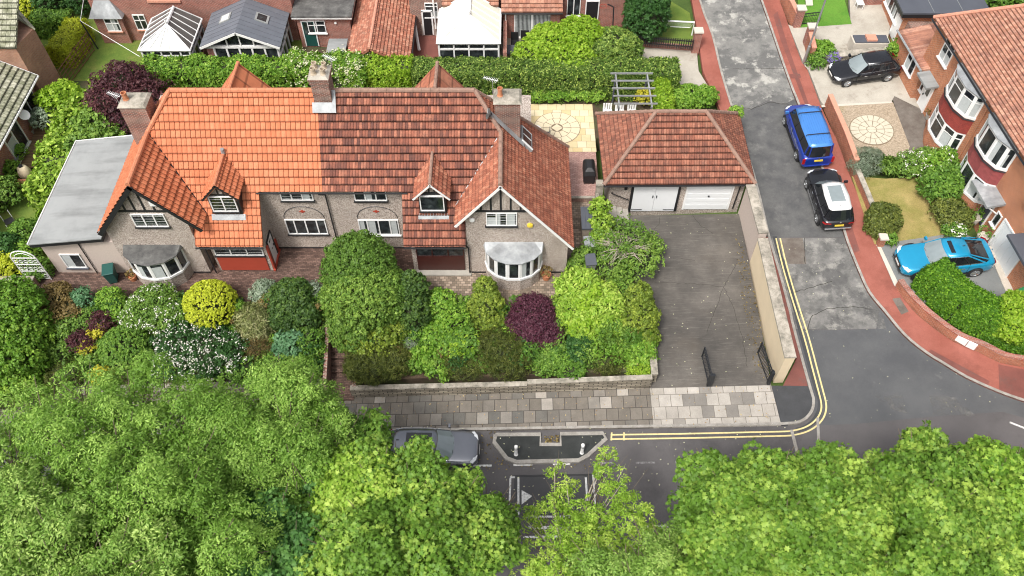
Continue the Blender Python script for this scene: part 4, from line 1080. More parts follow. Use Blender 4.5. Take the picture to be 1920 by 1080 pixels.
    if R:
        window(h, (-1.36, 28.85, 6.39), BX, BY, 1.62, 1.00, 3, lattice=True)
        window(h, (-8.5, 30.65, 6.38), BX, BY, 1.75, .78, 3)
        window(h, (-8.6, 30.65, 3.55), BX, BY, 2.25, 1.26, [.22, .5, .78], curtain=.5, sill='white')
        dormer(h, -4.18, 29.62, 8.95, .98, 1.1, 'tile_side', 'ridge_old', 6.30, .72, (-4.84, -3.56, 6.72, 7.86), 'white', cols=1)
        pts = []
        for i in range(8):
            a = pi*i/7; pts.append((.1+1.58*cos(a), 28.85-1.28*sin(a)))
        bay(h, pts[::-1], ZT, 4.70, 3.22, 'lead', 'dash', roof_h=.30, lite_fw=.11, transom=None, curtain=.45)
        # porch front: maroon glazed screen
        window(h, (-5.30, 29.0, 3.62), BX, BY, 2.65, 1.25, 3, sill=None, frame='maroon', curtain=.3)
        m = MB(); m.box(-5.3, -2.65, 28.93, 29.01, ZT+.15, 3.60); m.build('panel', M['maroon'], h)
        m = MB(); m.box(-5.75, -2.3, 28.6, 29.0, ZT-.1, ZT+.10); m.build('step', M['render_grey'], h)
        drainpipe(h, [(-2.58, 28.75, 4.9), (-2.38, 28.75, 4.6), (-2.38, 28.75, ZT+.1)])
        m = MB(); m.lathe((-2.15+.05, 28.84, 6.85), [(.14, 0), (.14, .08), (.05, .1)], 12, (0, -1, 0)); m.build('alarm_box', M['white'], h, label='round white alarm box')
        m = MB(); m.lathe((.95, 28.84, 6.42), [(.17, 0), (.17, .09), (.05, .12)], 6, (0, -1, 0)); m.build('alarm_box', M['plate_y'], h, label='yellow alarm box')
        # dormer-like roof window in the side slope
        sw = MB(); o = Rp(1.0, 34.2); n = Vector((RS, 0, 1)).normalized(); r = Vector((0, -1, 0)); upv = n.cross(r) * -1
        if upv.z < 0: upv = -upv
        sw.bx(o, r, n, 0, 1.35, -.05, .14, 0, .9, up=upv); rw = sw.build('roof_window', M['lead'], h)
        g = MB(); g.bx(o, r, n, .10, 1.2, .12, .155, .1, .8, up=upv); g.build('pane', M['glass'], rw)
        g = MB(); g.bx(o, r, n, .08, .13, .12, .17, .06, .84, up=upv); g.bx(o, r, n, 1.2, 1.27, .12, .20, .0, .9, up=upv); g.bx(o, r, n, .60, .66, .12, .17, .1, .8, up=upv); g.build('frame', M['white'], rw)
        c = chimney(h, -.90, .43, 33.0, 34.1, 7.6, 11.2, 'brick_dark', [(-.62, 33.5, .55, .14, 'pot_clay')], band=False)
        fl_ = MB(); o1, o2 = Rp(-1.35, 32.85), Rp(.55, 32.85)
        nn = Vector((RS, 0, 1)).normalized()*.13
        fl_.slab([o1+nn+Vector((0, .16, 0)), o1+nn+Vector((0, -.18, 0)), o2+nn+Vector((0, -.18, 0)), o2+nn+Vector((0, .16, 0))], .04); fl_.build('lead_flashing', M['lead'], c)
        chimney(h, -10.16, -9.26, 33.15, 34.15, 9.6, 12.65, 'brick_dark', [(-9.95, 33.42, .42, .14, 'pot_buff'), (-9.47, 33.42, .38, .13, 'pot_buff'), (-9.95, 33.88, .40, .14, 'pot_buff'), (-9.47, 33.88, .38, .13, 'pot_buff')], capm='concrete')
        u5 = Vector((0, -.10, .12)); m = MB(); m.slab([F(-10.3, 32.92)+u5, F(-9.12, 32.92)+u5, F(-9.12, 33.25)+u5, F(-10.3, 33.25)+u5], .05)
        u6 = Vector((0, -.11, .13)); m.slab([F(-9.26, 32.92)+u6, F(-9.08, 32.92)+u6, F(-9.08, YR)+u6, F(-9.26, YR)+u6], .05); m.build('lead_flashing', M['lead'], h)
        rf = MB(); rf.prism([(-.3, 38.6, 4.9), (.65, 38.3, 4.9), (.65, 41.0, 4.9), (-1.6, 41.0, 4.9), (-1.6, 38.6, 4.9)], .16); fe = rf.build('rear_extension', M['red_path'], h)
        m = MB(); m.box(-1.5, .55, 38.5, 40.9, ZT, 4.74); m.build('wall', M['dash'], fe)
    else:
        window(h, (-19.88, 28.85, 6.31), BX, BY, 1.75, .98, 3, lattice=True)
        window(h, (-12.47, 30.65, 6.40), BX, BY, 1.75, .78, 3, lattice=True)
        window(h, (-12.68, 30.65, 3.60), BX, BY, 2.25, 1.24, [.22, .5, .78], curtain=.3, sill='black')
        dormer(h, -15.12, 29.58, 8.92, .98, 1.1, 'tile_new', 'ridge_new', 6.28, .80, (-15.83, -14.47, 6.72, 7.86), 'black')
        pts = []
        for i in range(7):
            a = pi*i/6; pts.append((-19.62+1.55*cos(a), 28.85-1.25*sin(a)))
        bay(h, pts[::-1], ZT, 4.55, 3.18, 'felt_dark', 'dash', roof_h=.22, lite_fw=.10, curtain=.3)
        window(h, (-16.45, 29.0, 3.72), BX, BY, 2.70, 1.15, 3, sill='black', curtain=.4, lattice=True)
        m = MB(); m.box(-16.45, -13.75, 28.93, 29.01, ZT+.12, 3.64); m.build('panel', M['red_paint'], h)
        # side door of the porch
        SX = X(px0)
        door(h, (SX, 29.25, ZT+.1), (0, 1, 0), (1, 0, 0), .95, 2.05, 'white', frame='black', glass=[(.35, .65, .78, .84), (.45, .55, .48, .53)])
        m = MB(); m.box(SX+.01, SX+.10, 29.0, 29.22, ZT, 4.3); m.box(SX+.01, SX+.14, 28.95, 30.5, ZT-.05, ZT+.13); m.box(SX+.01, SX+.12, 30.24, 30.45, ZT+.13, 3.4); m.build('door_surround', M['red_paint'], h)
        drainpipe(h, [(-16.2, 28.45, 4.95), (-16.75, 28.75, 4.6), (-16.75, 28.75, ZT+.1)])
        drainpipe(h, [(-10.3, 30.32, 7.15), (-10.02, 30.55, 6.9), (-10.02, 30.55, ZT+.1)])
        m = MB(); m.box(-18.55, -18.25, 28.76, 28.84, 7.95, 8.25); m.build('alarm_box', M['white'], h)
        chimney(h, -20.3, -18.95, 33.0, 34.1, 7.0, 10.95, 'brick_dark', [(-20.0, 33.5, .5, .15, 'pot_clay')], band=False)
        m = MB(); m.tube([(-15.12, 31.6, 8.95), (-15.12, 31.6, 9.25)], .11, 8); m.build('roof_vent', M['lead'], h)
        # flat-roofed extension
        w2 = MB(); w2.box(-25.75, -21.65, 28.86, 36.2, ZT-.3, 5.0); ex = w2.build('side_extension', M['dash_pale'], h, label='pale flat-roofed side extension')
        rf = MB(); tp = [(-26.0, 28.42, 5.28), (-22.0, 28.62, 5.55), (-22.0, 36.6, 5.62), (-25.9, 36.4, 5.30)]; rf.prism(tp, .06); rf.build('roof', M['felt'], ex)
        fa = MB(); fa.prism([(-25.98, 28.46, 5.21), (-22.0, 28.66, 5.485), (-22.0, 36.5, 5.50), (-25.86, 36.3, 5.23)], .24); fa.build('fascia', M['black'], ex)
        ed = MB(); ed.tube([(-26.0, 28.42, 5.30), (-25.9, 36.4, 5.33), (-22.2, 36.6, 5.63)], .035, 5); ed.build('roof_edge_trim', M['white'], ex)
        window(ex, (-25.02, 28.86, 2.80), BX, BY, 1.12, 1.18, 1, curtain=.9, sill='felt_black')
        drainpipe(ex, [(-23.55, 28.8, 5.0), (-23.55, 28.8, ZT)], .03)
    # arch and red diamond over the ground floor window
    xc = -7.48 if R else -11.55
    a = MB(); a.tube([(xc+1.12*cos(t_), 30.64, 4.92+.95*sin(t_)) for t_ in [pi*i/14 for i in range(15)]], .022, 4); a.build('arch_moulding', M['iron'], h)
    a = MB(); a.box(xc-.16, xc+.16, 30.62, 30.66, 5.44, 5.52); a.box(xc-.05, xc+.05, 30.615, 30.66, 5.38, 5.58); a.build('red_ornament', M['red_paint'], h)
    return h
HR = semi('R'); HL = semi('L')

# ------------------------------------------------------------------ double garage
gz = 1.3
gar = thing('garage', 'double garage with hipped red tile roof and two white doors', 'garage', (10, 37, 1.7), 0)
mb = MB(); mb.box(5.85, 13.85, 34.3, 39.6, gz-.6, 4.12); mb.build('wall', M['dash'], gar)
e = [Vector((5.38, 33.85, 4.2)), Vector((14.28, 33.95, 4.2)), Vector((14.34, 40.05, 4.2)), Vector((5.3, 40.05, 4.2))]
r1, r2 = Vector((8.38, 37.0, 7.05)), Vector((11.3, 37.0, 7.05))
for poly, tw_, th_ in (([e[0], e[1], r2, r1], .17, .36), ([e[1], e[2], r2], .17, .30), ([e[3], e[0], r1], .17, .30), ([e[2], e[3], r1, r2], .17, .36)):
    tile_roof('roof', poly, M['tile_garage'], gar, .15 if tw_ == .17 and th_ > .32 else tw_, .36 if th_ > .32 else .30, amp=.035, step=.045, v0=poly[0])
up = Vector((0, 0, .04))
for a, b in ((r1, r2), (r1, e[0]), (r2, e[1]), (r1, e[3]), (r2, e[2])): ridge([a+up, b+up], M['ridge_old'], gar, .12, .42)
fm = MB()
for a, b in ((e[0], e[1]), (e[1], e[2]), (e[2], e[3]), (e[3], e[0])):
    t_ = (b-a).normalized(); n_ = Vector((t_.y, -t_.x, 0)); fm.bx(a, t_, n_, 0, (b-a).length, -.12, -.02, -.16, -.02)
fm.build('fascia', M['black'], gar)
gu = MB(); gu.tube([e[0]+Vector((0, -.02, -.08)), e[1]+Vector((0, -.02, -.08))], .06, 6); gu.tube([e[1]+Vector((0.03, 0, -.08)), e[2]+Vector((.03, 0, -.08))], .05, 6, True); gu.tube([e[1]+Vector((-.3, 0, -.1)), (13.55, 34.2, 3.8), (13.5, 34.22, 1.8)], .04, 6); gu.build('gutter', M['black'], gar)
gd = MB(); gd.box(7.28, 8.59, 34.22, 34.31, 1.55, 4.02); gd.box(8.605, 9.92, 34.22, 34.31, 1.57, 4.02); g1 = gd.build('garage_door', M['white_door'], gar, label='smooth white double-leaf garage door')
for nm_, a_ in (('handle', (8.45, 8.5, 34.18, 34.23, 2.75, 2.95)), ('handle', (8.68, 8.73, 34.18, 34.23, 2.75, 2.95)), ('hinge', (7.3, 7.95, 34.20, 34.225, 1.66, 1.71)), ('hinge', (9.25, 9.9, 34.20, 34.225, 1.66, 1.71))):
    m = MB(); m.box(*a_); m.build(nm_, M['iron'], g1)
for a_ in ((7.12, 7.26, 34.2, 34.31, 1.5, 4.05), (9.94, 10.06, 34.2, 34.31, 1.55, 4.05)): m = MB(); m.box(*a_); m.build('door_frame', M['black'], gar)
gd = MB()
for i in range(10): gd.box(10.52, 13.12, 34.235 - (.012 if i % 2 else 0), 34.31, 1.70+i*.235, 1.70+(i+1)*.235-.006)
g2 = gd.build('garage_door', M['white_door'], gar, label='ribbed white up-and-over garage door')
for a_ in ((10.40, 10.51, 34.21, 34.31, 1.68, 4.05), (13.13, 13.24, 34.21, 34.31, 1.7, 4.05)): m = MB(); m.box(*a_); m.build('door_frame', M['white'], gar)
m = MB(); m.box(11.78, 11.88, 34.17, 34.24, 2.85, 2.93); m.build('handle', M['iron'], g2)
m = MB(); m.tube([(5.95, 34.15, 3.2), (7.05, 34.15, 2.6)], .03, 6)
for x, z in ((6.0, 3.17), (6.5, 2.9), (7.0, 2.63)): m.tube([(x, 34.15, z), (x, 34.31, z)], .02, 5)
m.build('handrail', M['black'], gar)
m = MB(); m.box(6.7, 6.88, 34.22, 34.31, 3.4, 3.75); m.build('meter_box', M['black'], gar)
# steps beside the garage down from the path
mb = MB()
for i in range(5): mb.box(5.2+i*.38, 5.2+(i+1)*.38+.01, 33.2, 34.29, .9, 2.25-i*.14)
mb.build('steps', M['render_grey'], kind='structure')

# ------------------------------------------------------------------ walls
def wall_thing(name, label, path, th_, zb_, zt_, mat, cop=None, cop_w=.04, cop_h=.08, group=None, cat='wall', copmat=None):
    """path of xy; zb_, zt_ callables of (x,y)"""
    t = thing(name, label, cat, (path[0][0], path[0][1], zb_(path[0][0], path[0][1])), 0, group)
    P = [Vector((p[0], p[1], 0)) for p in path]
    A, B = offs(P, th_/2), offs(P, -th_/2)
    m = MB()
    def solid(m, A, B, f0, f1):
        a = [Vector((p.x, p.y, f1(p.x, p.y))) for p in A]; b = [Vector((p.x, p.y, f1(p.x, p.y))) for p in B]
        a0 = [Vector((p.x, p.y, f0(p.x, p.y))) for p in A]; b0 = [Vector((p.x, p.y, f0(p.x, p.y))) for p in B]
        for i in range(len(a)-1):
            m.face([a[i], b[i], b[i+1], a[i+1]]); m.face([a[i], a[i+1], a0[i+1], a0[i]]); m.face([b[i+1], b[i], b0[i], b0[i+1]])
        m.face([a[0], a0[0], b0[0], b[0]]); m.face([a[-1], b[-1], b0[-1], a0[-1]])
    solid(m, A, B, zb_, zt_); m.build('wall_body', M[mat], t)
    if cop:
        c = MB(); A2, B2 = offs(P, th_/2+cop_w), offs(P, -th_/2-cop_w)
        solid(c, A2, B2, lambda x, y: zt_(x, y)+.001, lambda x, y: zt_(x, y)+cop_h); c.build('coping', M[cop], t)
    return t
tz = lambda h_: (lambda x, y: T(x, y)+h_)
cz = lambda c_: (lambda x, y: c_)
# high wall between drive and side road
def mid(a, b): return ((a[0]+b[0])/2, (a[1]+b[1])/2)
def wpts(inn, out, z): return [mid(PZ(*i_, z), PZ(*o_, z)) for i_, o_ in zip(inn, out)]
w1 = [mid(PZ(1396, 352, 4.05), PZ(1416, 349, 4.05)), mid(PZ(1408, 397, 4.0), PZ(1428, 393, 4.0)), mid(PZ(1421, 441, 3.95), PZ(1440, 439, 3.95))]
wall_thing('boundary_wall', 'tall pebbledashed wall with mossy coping running forward from the garage corner', w1, .42, tz(-.3), lambda x, y: 3.93+.04*(y-28), 'dash_pale', 'coping', .07, .10)
w2_ = [mid(PZ(1421, 446, 3.85), PZ(1441, 444, 3.85)), mid(PZ(1446, 557, 3.7), PZ(1467, 558, 3.7)), mid(PZ(1471, 670, 3.5), PZ(1494, 671, 3.5))]
wall_thing('boundary_wall', 'cream rendered drive wall with broad stone coping, ending in the pier by the street', w2_, .50, tz(-.3), lambda x, y: 3.42+.035*(y-22.3), 'cream', 'coping', .05, .10)
# front retaining walls
b0_ = PT(660, 744.5, .1); b1_ = PT(988, 737, .1); b2_ = PT(1219, 728, .1)
wall_thing('retaining_wall', 'low split-stone retaining wall left of the taller stretch, beneath the spreading shrubs', [(b0_.x, b0_.y+.14), (b1_.x, b1_.y+.14)], .26, tz(-.2), tz(.82), 'stone_wall', 'coping', .01, .05)
wall_thing('retaining_wall', 'taller split-stone retaining wall reaching the corner of the concrete drive', [(b1_.x+.005, b1_.y+.14), (b2_.x, b2_.y+.14)], .26, tz(-.2), tz(1.0), 'stone_wall', 'coping', .01, .05)
wall_thing('retaining_wall', 'dark stone retaining wall along the pavement left of the garden steps', [(-45, 22.6), (-10.2, 22.6)], .36, tz(-.2), tz(.85), 'stone_wall', 'coping', .03, .06)
wall_thing('retaining_wall', 'short retaining wall turning back along the drive under the shrubs', [(b2_.x+.17, b2_.y+.36), (b2_.x+.2, b2_.y+2.4)], .3, tz(-.2), tz(.85), 'stone_wall', 'coping', .03, .06)
wall_thing('garden_wall', 'brown brick wall with pale coping below the white arched gate', [(-30.5, 27.9), (-26.55, 27.9)], .25, cz(1.5), cz(2.95), 'brick_dark', 'coping', .04, .06)
wall_thing('garden_wall', 'pale block wall beside the side path with a stone pier', [(5.12, 29.3), (5.12, 34.5)], .16, cz(1.0), cz(3.0), 'render_grey', 'coping', .03, .05)
wall_thing('garden_wall', 'low wall between the pink patio and the side path', [(3.15, 34.36), (5.0, 34.36)], .14, cz(2.2), cz(2.62), 'brick_dark', 'coping', .02, .04)
m = MB(); m.box(5.05, 5.45, 34.3, 34.7, 1.2, 3.65); m.box(5.0, 5.5, 34.25, 34.75, 3.65, 3.75); m.build('gate_pier', M['coping'], label='squat stone pier at the head of the steps beside the garage', cat='pier')
# right side brick walls
g1_ = [(1545, 199), (1575, 269), (1594, 322), (1617, 377), (1640, 435), (1646, 452)]
gw = [PT(*p) for p in g1_]
wall_thing('garden_wall', 'orange brick wall with terracotta coping beside the parked blue van', [(p.x+.12, p.y) for p in gw[:3]], .24, tz(-.2), tz(.95), 'brick_wall', 'ridge_pink', .03, .07)
wall_thing('garden_wall', 'low brick wall with grey coping along the dry front lawn', [(p.x+.12, p.y) for p in gw[2:]][:4], .24, tz(-.2), tz(.62), 'brick_wall', 'coping', .03, .07)
g2_ = [(1678, 541), (1684, 551), (1709, 581), (1741, 610), (1787, 643), (1833, 662), (1873, 682), (1925, 692), (2050, 725), (2200, 752)]
gw2 = smooth_path([PT(*p) for p in g2_], 3)
gw2 = [(p.x+.14, p.y+.14) for p in gw2]
wall_thing('garden_wall', 'curved low red brick wall under the clipped corner hedge', gw2, .26, tz(-.2), tz(.62), 'brick_wall', 'brick_red', .02, .05)
g3_ = [PT(*p) for p in [(1436, -60), (1452, -15), (1485, 50)]]
wall_thing('garden_wall', 'brick wall with terracotta top beside the upper lawn', [(p.x+.15, p.y) for p in g3_], .26, tz(-.2), tz(1.1), 'brick_wall', 'ridge_pink', .03, .07)
g4_ = [PT(*p) for p in [(1504, 82), (1512, 118)]]
wall_thing('garden_wall', 'short orange brick wall behind the lamp post', [(p.x+.2, p.y) for p in g4_], .26, tz(-.2), tz(1.2), 'brick_wall', 'ridge_pink', .03, .07)
g5_ = [PT(*p) for p in [(1519, 121), (1600, 114), (1672, 106)]]
wall_thing('rockery_wall', 'rough stone wall with plants behind the parked black hatchback', [(p.x, p.y) for p in g5_], .45, tz(-.2), tz(.65), 'stone_wall', 'coping', .05, .08)
wall_thing('garden_wall', 'low brick wall under the black picket fence', [(PZ(1192, 86, ZT).x, PZ(1192, 86, ZT).y), (PZ(1298, 94, ZT).x, PZ(1298, 94, ZT).y)], .2, cz(2.2), cz(2.62), 'brick_red', 'brick_red', .02, .04)
def pier(px_, py_, w_, h_, mat, label, base=None):
    p = PT(px_, py_) if base is None else PZ(px_, py_, base); t = thing('gate_pier', label, 'pier', (p.x, p.y, p.z), 0)
    m = MB(); m.box(p.x-w_/2, p.x+w_/2, p.y-w_/2, p.y+w_/2, p.z-.2, p.z+h_); m.build('shaft', M[mat], t)
    m = MB(); q = w_/2+.07; m.prism([(p.x-q, p.y-q, p.z+h_+.1), (p.x+q, p.y-q, p.z+h_+.1), (p.x+q, p.y+q, p.z+h_+.1), (p.x-q, p.y+q, p.z+h_+.1)], .099); m.build('cap', M['concrete_pale'], t)
pier(1492, 50, .5, 1.5, 'brick_red', 'brick gate pier with square grey cap by the upper lawn')
pier(1512, 84, .5, 1.5, 'brick_red', 'brick gate pier with flat cap beside the lamp post')
pier(1302, 96, .5, 1.7, 'brick_red', 'brick pier at the end of the black picket fence', ZT)
pier(1648, 461, .34, .75, 'brick_wall', 'small brick end pier by the turquoise car bonnet')

def crack(pts, w_=.018, h=.12, mat='joint_dark'):
    P = V2(W(pts)); Q = []
    for a, b in zip(P[:-1], P[1:]):
        k = max(2, int((b-a).length/.18))
        for i in range(k): q = a.lerp(b, i/k); Q.append(q+Vector((random.uniform(-.04, .04), random.uniform(-.04, .04), 0)))
    Q.append(P[-1]); mb = MB(); ribbon(mb, Q, -w_/2, w_/2, h); mb.build('crack', M['joint_dark'], kind='structure')
M['joint_dark'] = m_plain('crack dirt', (.03, .027, .022), .95)
for c_ in ([(1238, 407), (1236, 420), (1224, 438)], [(1298, 405), (1312, 425), (1336, 440)], [(1226, 532), (1300, 534), (1356, 540), (1350, 560), (1338, 590), (1325, 625)], [(1356, 540), (1372, 510), (1380, 495)], [(1356, 540), (1375, 580), (1392, 640), (1400, 690)], [(1276, 487), (1302, 491)]): crack(c_)
for c_ in ([(1488, 548), (1520, 540), (1560, 528)], [(1513, 617), (1520, 595), (1545, 580), (1600, 575), (1632, 580)], [(1508, 447), (1510, 495)], [(1372, 199), (1410, 205), (1440, 192), (1480, 196)], [(1374, 130), (1470, 128)]): crack(c_, .035, .014)

# blown leaves, petals and grit
def litter(nm, pts, n, mat, size, edge=None):
    P = W(pts, .0); xs = [p.x for p in P]; ys = [p.y for p in P]; out = []
    while len(out) < n:
        x = random.uniform(min(xs), max(xs)); y = random.uniform(min(ys), max(ys)); c = False
        for i in range(len(P)):
            a, b = P[i], P[i-1]
            if (a.y > y) != (b.y > y) and x < (b.x-a.x)*(y-a.y)/(b.y-a.y)+a.x: c = not c
        if c: out.append((x, y, T(x, y)+.135))
    P = np.array(out); N = nrm(rng.normal(size=P.shape)*.3+np.array([0, 0, 1])); return leaf_object(nm, P, N, size*(.5+rng.random(n)), 'quad', M[mat], None, None, okind='stuff')
litter('fallen_leaves', [(1232, 410), (1385, 402), (1425, 600), (1446, 722), (1225, 728)], 90, 'petal_cream', .06)
litter('fallen_leaves', [(1372, 440), (1396, 470), (1425, 600), (1446, 722), (1415, 700), (1395, 600)], 260, 'lf_russet', .09)
litter('fallen_leaves', [(640, 748), (1220, 728), (1460, 725), (1465, 797), (640, 808)], 220, 'lf_pinkish', .08)
litter('fallen_leaves', [(600, 800), (1480, 800), (1540, 740), (1560, 790), (1300, 900), (900, 1000), (880, 830)], 160, 'petal_cream', .07)
litter('fallen_leaves', [(880, 812), (930, 812), (925, 850), (960, 872), (1100, 872), (1135, 830), (1140, 880), (900, 885)], 110, 'lf_russet', .10)
litter('fallen_leaves', [(1443, 446), (1583, 446), (1650, 585), (1920, 760), (1700, 800), (1530, 780)], 70, 'petal_cream', .06)
litter('fallen_leaves', [(1020, 818), (1048, 818), (1048, 833), (1020, 833)], 60, 'lf_russet', .12)

# ================================================================== NEIGHBOURING HOUSES
def winY(par, y, bl, br, tl, cols=2, **k):
    a = PY(*bl, y); b = PY(*br, y); t = PY(*tl, y)
    return window(par, (a.x, y, a.z), BX, BY, b.x-a.x, t.z-a.z, cols, **k)
def slope(mb, pts, th_=.08): mb.slab(pts, th_); return mb
# ---- the pair of brick houses with bays on the right
dG = Vector((-.08, 1, 0)).normalized(); nG = Vector((-1, -.08, 0)).normalized()
def fx(y): return 26.75+(42-y)*.08
def fp(y, z, off=0.0): return Vector((fx(y)-off, y, z))
def bayG(par, ya, yb, zsill, ztop, z0, wm, roof, label=None, transom=None):
    m_ = (ya+yb)/2; hl = abs(ya-yb)/2
    pl = [(hl, 0), (hl*.86, .48), (hl*.36, .80), (-hl*.36, .80), (-hl*.86, .48), (-hl, 0)]
    poly = [tuple(fp(m_+a, 0, o_)[:2]) for a, o_ in pl]
    return bay(par, poly, z0, ztop, zsill, 'lead', wm, roof_h=.12, lite_fw=.11, transom=transom, roof=roof, curtain=.9, label=label)
def houseG(name, label, y0, y1, parts):
    h = thing(name, label, 'house', (28, (y0+y1)/2, T(28, (y0+y1)/2)), 0)
    w_ = MB(); w_.prism([fp(y0, 8.15), Vector((38, y0, 8.15)), Vector((38, y1, 8.15)), fp(y1, 8.15)], 7); w_.build('wall', M['brick_orange'], h)
    return h
def roofG(par, s0, s1, hip):
    E0 = fp(44.3, 8.3, .32)
    def q(s, t): return E0+dG*s-nG*t+Vector((0, 0, .9*t))
    poly = [q(s0, 0), q(s0, 6) if not hip else q(s0-6, 6), q(s1, 6), q(s1, 0)]
    tile_roof('roof', poly, M['tile_pink'], par, .20, .19, amp=.02, step=.025, v0=q(0, 0))
    bk = MB(); a = q(s0-6, 6) if hip else q(s0, 6); b = q(s1, 6)
    bk.slab([a, b, b+Vector((6, 0, -5.4)), a+Vector((6, 6 if hip else 0, -5.4))], .1)
    if hip: bk.slab([q(0, 0), a, a+Vector((6, 6, -5.4))], .1)
    bk.build('rear_roof', M['tile_pink'], par)
    if hip: ridge([q(0, 0)+Vector((0, 0, .03)), a+Vector((0, 0, .03)), b+Vector((0, 0, .03))], M['ridge_pink'], par, .12)
    g = MB(); g.tube([q(s0, -.07)-Vector((0, 0, .06)), q(s1, -.07)-Vector((0, 0, .06))], .06, 6); g.build('gutter', M['iron'], par)
G1 = houseG('house', 'farther orange brick house of the right-hand pair, with white front door', 36.45, 44.0, 0)
G2 = houseG('house', 'nearer orange brick house on the right, with dark front door and white garage door', 16, 36.43, 0)
roofG(G1, 0, -7.85, True); roofG(G2, -7.88, -29, False)
for par, ya, yb in ((G1, 36.95, 40.15), (G2, 32.75, 35.75)):
    tr = .70 if par is G1 else None
    bayG(par, ya, yb, 3.75, 5.30, 2.5, 'brick_orange', False, transom=tr)
    bayG(par, ya, yb, 6.45, 8.05, 5.28, 'tilehang' if par is G1 else 'tilehang_pink', True, transom=tr)
    m = MB(); m_ = (ya+yb)/2; hl = (yb-ya)/2; pth = [fp(m_+a, 6.36, o_) for a, o_ in ((hl+.02, -.02), (hl*.88, .53), (hl*.37, .86), (-hl*.37, .86), (-hl*.88, .53), (-hl-.02, -.02))]
    m.tube(pth, .045, 5); m.build('band', M['black'], par)
window(G1, fp(41.4, 6.7), dG, nG, 1.2, 1.40, [.5], transom=.72, sill='white', curtain=.9)
door(G1, fp(41.45, 3.0), dG, nG, .95, 2.05, 'white', glass=[(.3, .7, .55, .88)])
m = MB(); m.prism([fp(41.2, 5.45, .0), fp(42.75, 5.45, .0), fp(42.75, 5.30, .75), fp(41.2, 5.30, .75)], .14); m.build('porch_canopy', M['felt'], G1)
window(G1, fp(42.45, 3.9), dG, nG, .42, 1.0, 1, sill='white')
le = MB(); le.prism([fp(42.85, 5.35, .32), Vector((30, 42.85, 6.3)), Vector((30, 46.9, 6.3)), fp(46.9, 5.35, .32)], 3.8); le_ = le.build('side_extension', M['brick_orange'], G1, label='single-storey side extension with red corrugated roof')
tile_roof('roof', [fp(42.8, 5.42, .5), Vector((30, 42.8, 6.47)), Vector((30, 47.0, 6.47)), fp(47.0, 5.42, .5)], M['tile_pink'], le_, .2, 2.0, amp=.05, step=.0, shape='wave')
m = MB(); m.tube([fp(42.75, 5.40, .55), fp(47, 5.40, .55)], .07, 6); m.build('gutter', M['lead'], le_)
window(le_, fp(43.75, 4.08, .32), dG, nG, 1.25, 1.15, 2, sill='white', curtain=.2)
door(G2, fp(31.9, 2.7), dG, nG, .95, 2.05, 'felt_black', frame='white', glass=[(.35, .65, .62, .85)])
m = MB(); m.lathe(fp(32.38, 4.2, .06), [(.16, 0), (.18, .03), (.10, .05)], 10, nG); m.build('wreath', M['pot_clay'], G2)
m = MB(); m.prism([fp(31.4, 5.25, .0), fp(33.5, 5.25, .0), fp(33.5, 5.0, .95), fp(31.4, 5.0, .95)], .16); m.build('porch_canopy', M['lead'], G2)
for yy in (31.5, 33.4):
    m = MB(); m.tube([fp(yy, 4.9, .85), fp(yy, 4.3, .03)], .05, 5); m.build('bracket', M['white'], G2)
window(G2, fp(31.05, 3.6), dG, nG, .5, .95, 1, sill='white')
gdm = MB()
for i in range(9): gdm.bx(fp(28.45, 2.45), dG, nG, i*.255, (i+1)*.255-.006, -.02, .03-(.01 if i % 2 else 0), 0, 2.15)
g3 = gdm.build('garage_door', M['white_door'], G2); m = MB(); m.bx(fp(28.45, 2.45), dG, nG, -.1, 0, -.02, .07, 0, 2.25); m.bx(fp(28.45, 2.45), dG, nG, 2.3, 2.4, -.02, .07, 0, 2.25); m.bx(fp(28.45, 2.45), dG, nG, 0, 2.3, -.02, .07, 2.16, 2.25); m.build('frame', M['white'], g3)
m = MB(); m.prism([fp(26.3, 5.35, .0), fp(29.2, 5.35, .0), fp(29.2, 5.25, .9), fp(26.3, 5.25, .9)], .16); m.build('garage_canopy', M['felt_black'], G2)
window(G2, fp(26.6, 6.6), dG, nG, 2.0, 1.4, 3, sill='white', curtain=.9)
m = MB(); m.lathe(fp(30.0, 6.9, .15), [(.02, 0), (.24, .06), (.30, .12)], 14, nG); m.tube([fp(30, 6.9, 0), fp(30, 6.9, .2)], .02, 5); m.build('satellite_dish', M['white'], G2)
m = MB(); m.tube([fp(36.44, 8.0, .06), fp(36.44, 2.9, .06)], .045, 6); m.build('downpipe', M['brick_orange'], G1)

# ---- brick house with black flat roof, top right
Fh = thing('house', 'brick house with a black flat roof beyond the corrugated side extension', 'house', (29, 50, 3.2), 0)
m = MB(); m.box(26.85, 32.2, 48.7, 60, 2.4, 5.45); m.build('wall', M['brick_orange'], Fh)
m = MB(); m.box(27.2, 32.2, 47.9, 48.69, 2.4, 4.9); m.build('link_wall', M['brick_dark'], Fh)
m = MB(); m.box(26.5, 32.5, 48.4, 60.3, 5.62, 5.74); r_ = m.build('flat_roof', M['felt_black'], Fh)
m = MB(); m.box(26.52, 32.48, 48.42, 60.2, 5.35, 5.619); m.build('fascia', M['black'], Fh)
m = MB(); m.box(28.6, 28.63, 48.5, 60, 5.742, 5.75); m.box(30.6, 30.63, 48.5, 60, 5.742, 5.75); m.build('roof_seam', M['felt'], r_)
window(Fh, (26.85, 49.4, 4.15), (0, 1, 0), (-1, 0, 0), 2.7, 1.15, 4, sill='white', curtain=.5)
door(Fh, (26.85, 48.75, 3.2), (0, 1, 0), (-1, 0, 0), 1.0, 1.7, 'white', handle=True)
Fk = thing('house', 'brick house with a white porch door at the top edge by the green lawn', 'house', (28, 57, 3.6), 0)
m = MB(); m.box(25.7, 26.84, 52.5, 66, 2.6, 8.5); m.build('wall', M['brick_red'], Fk)
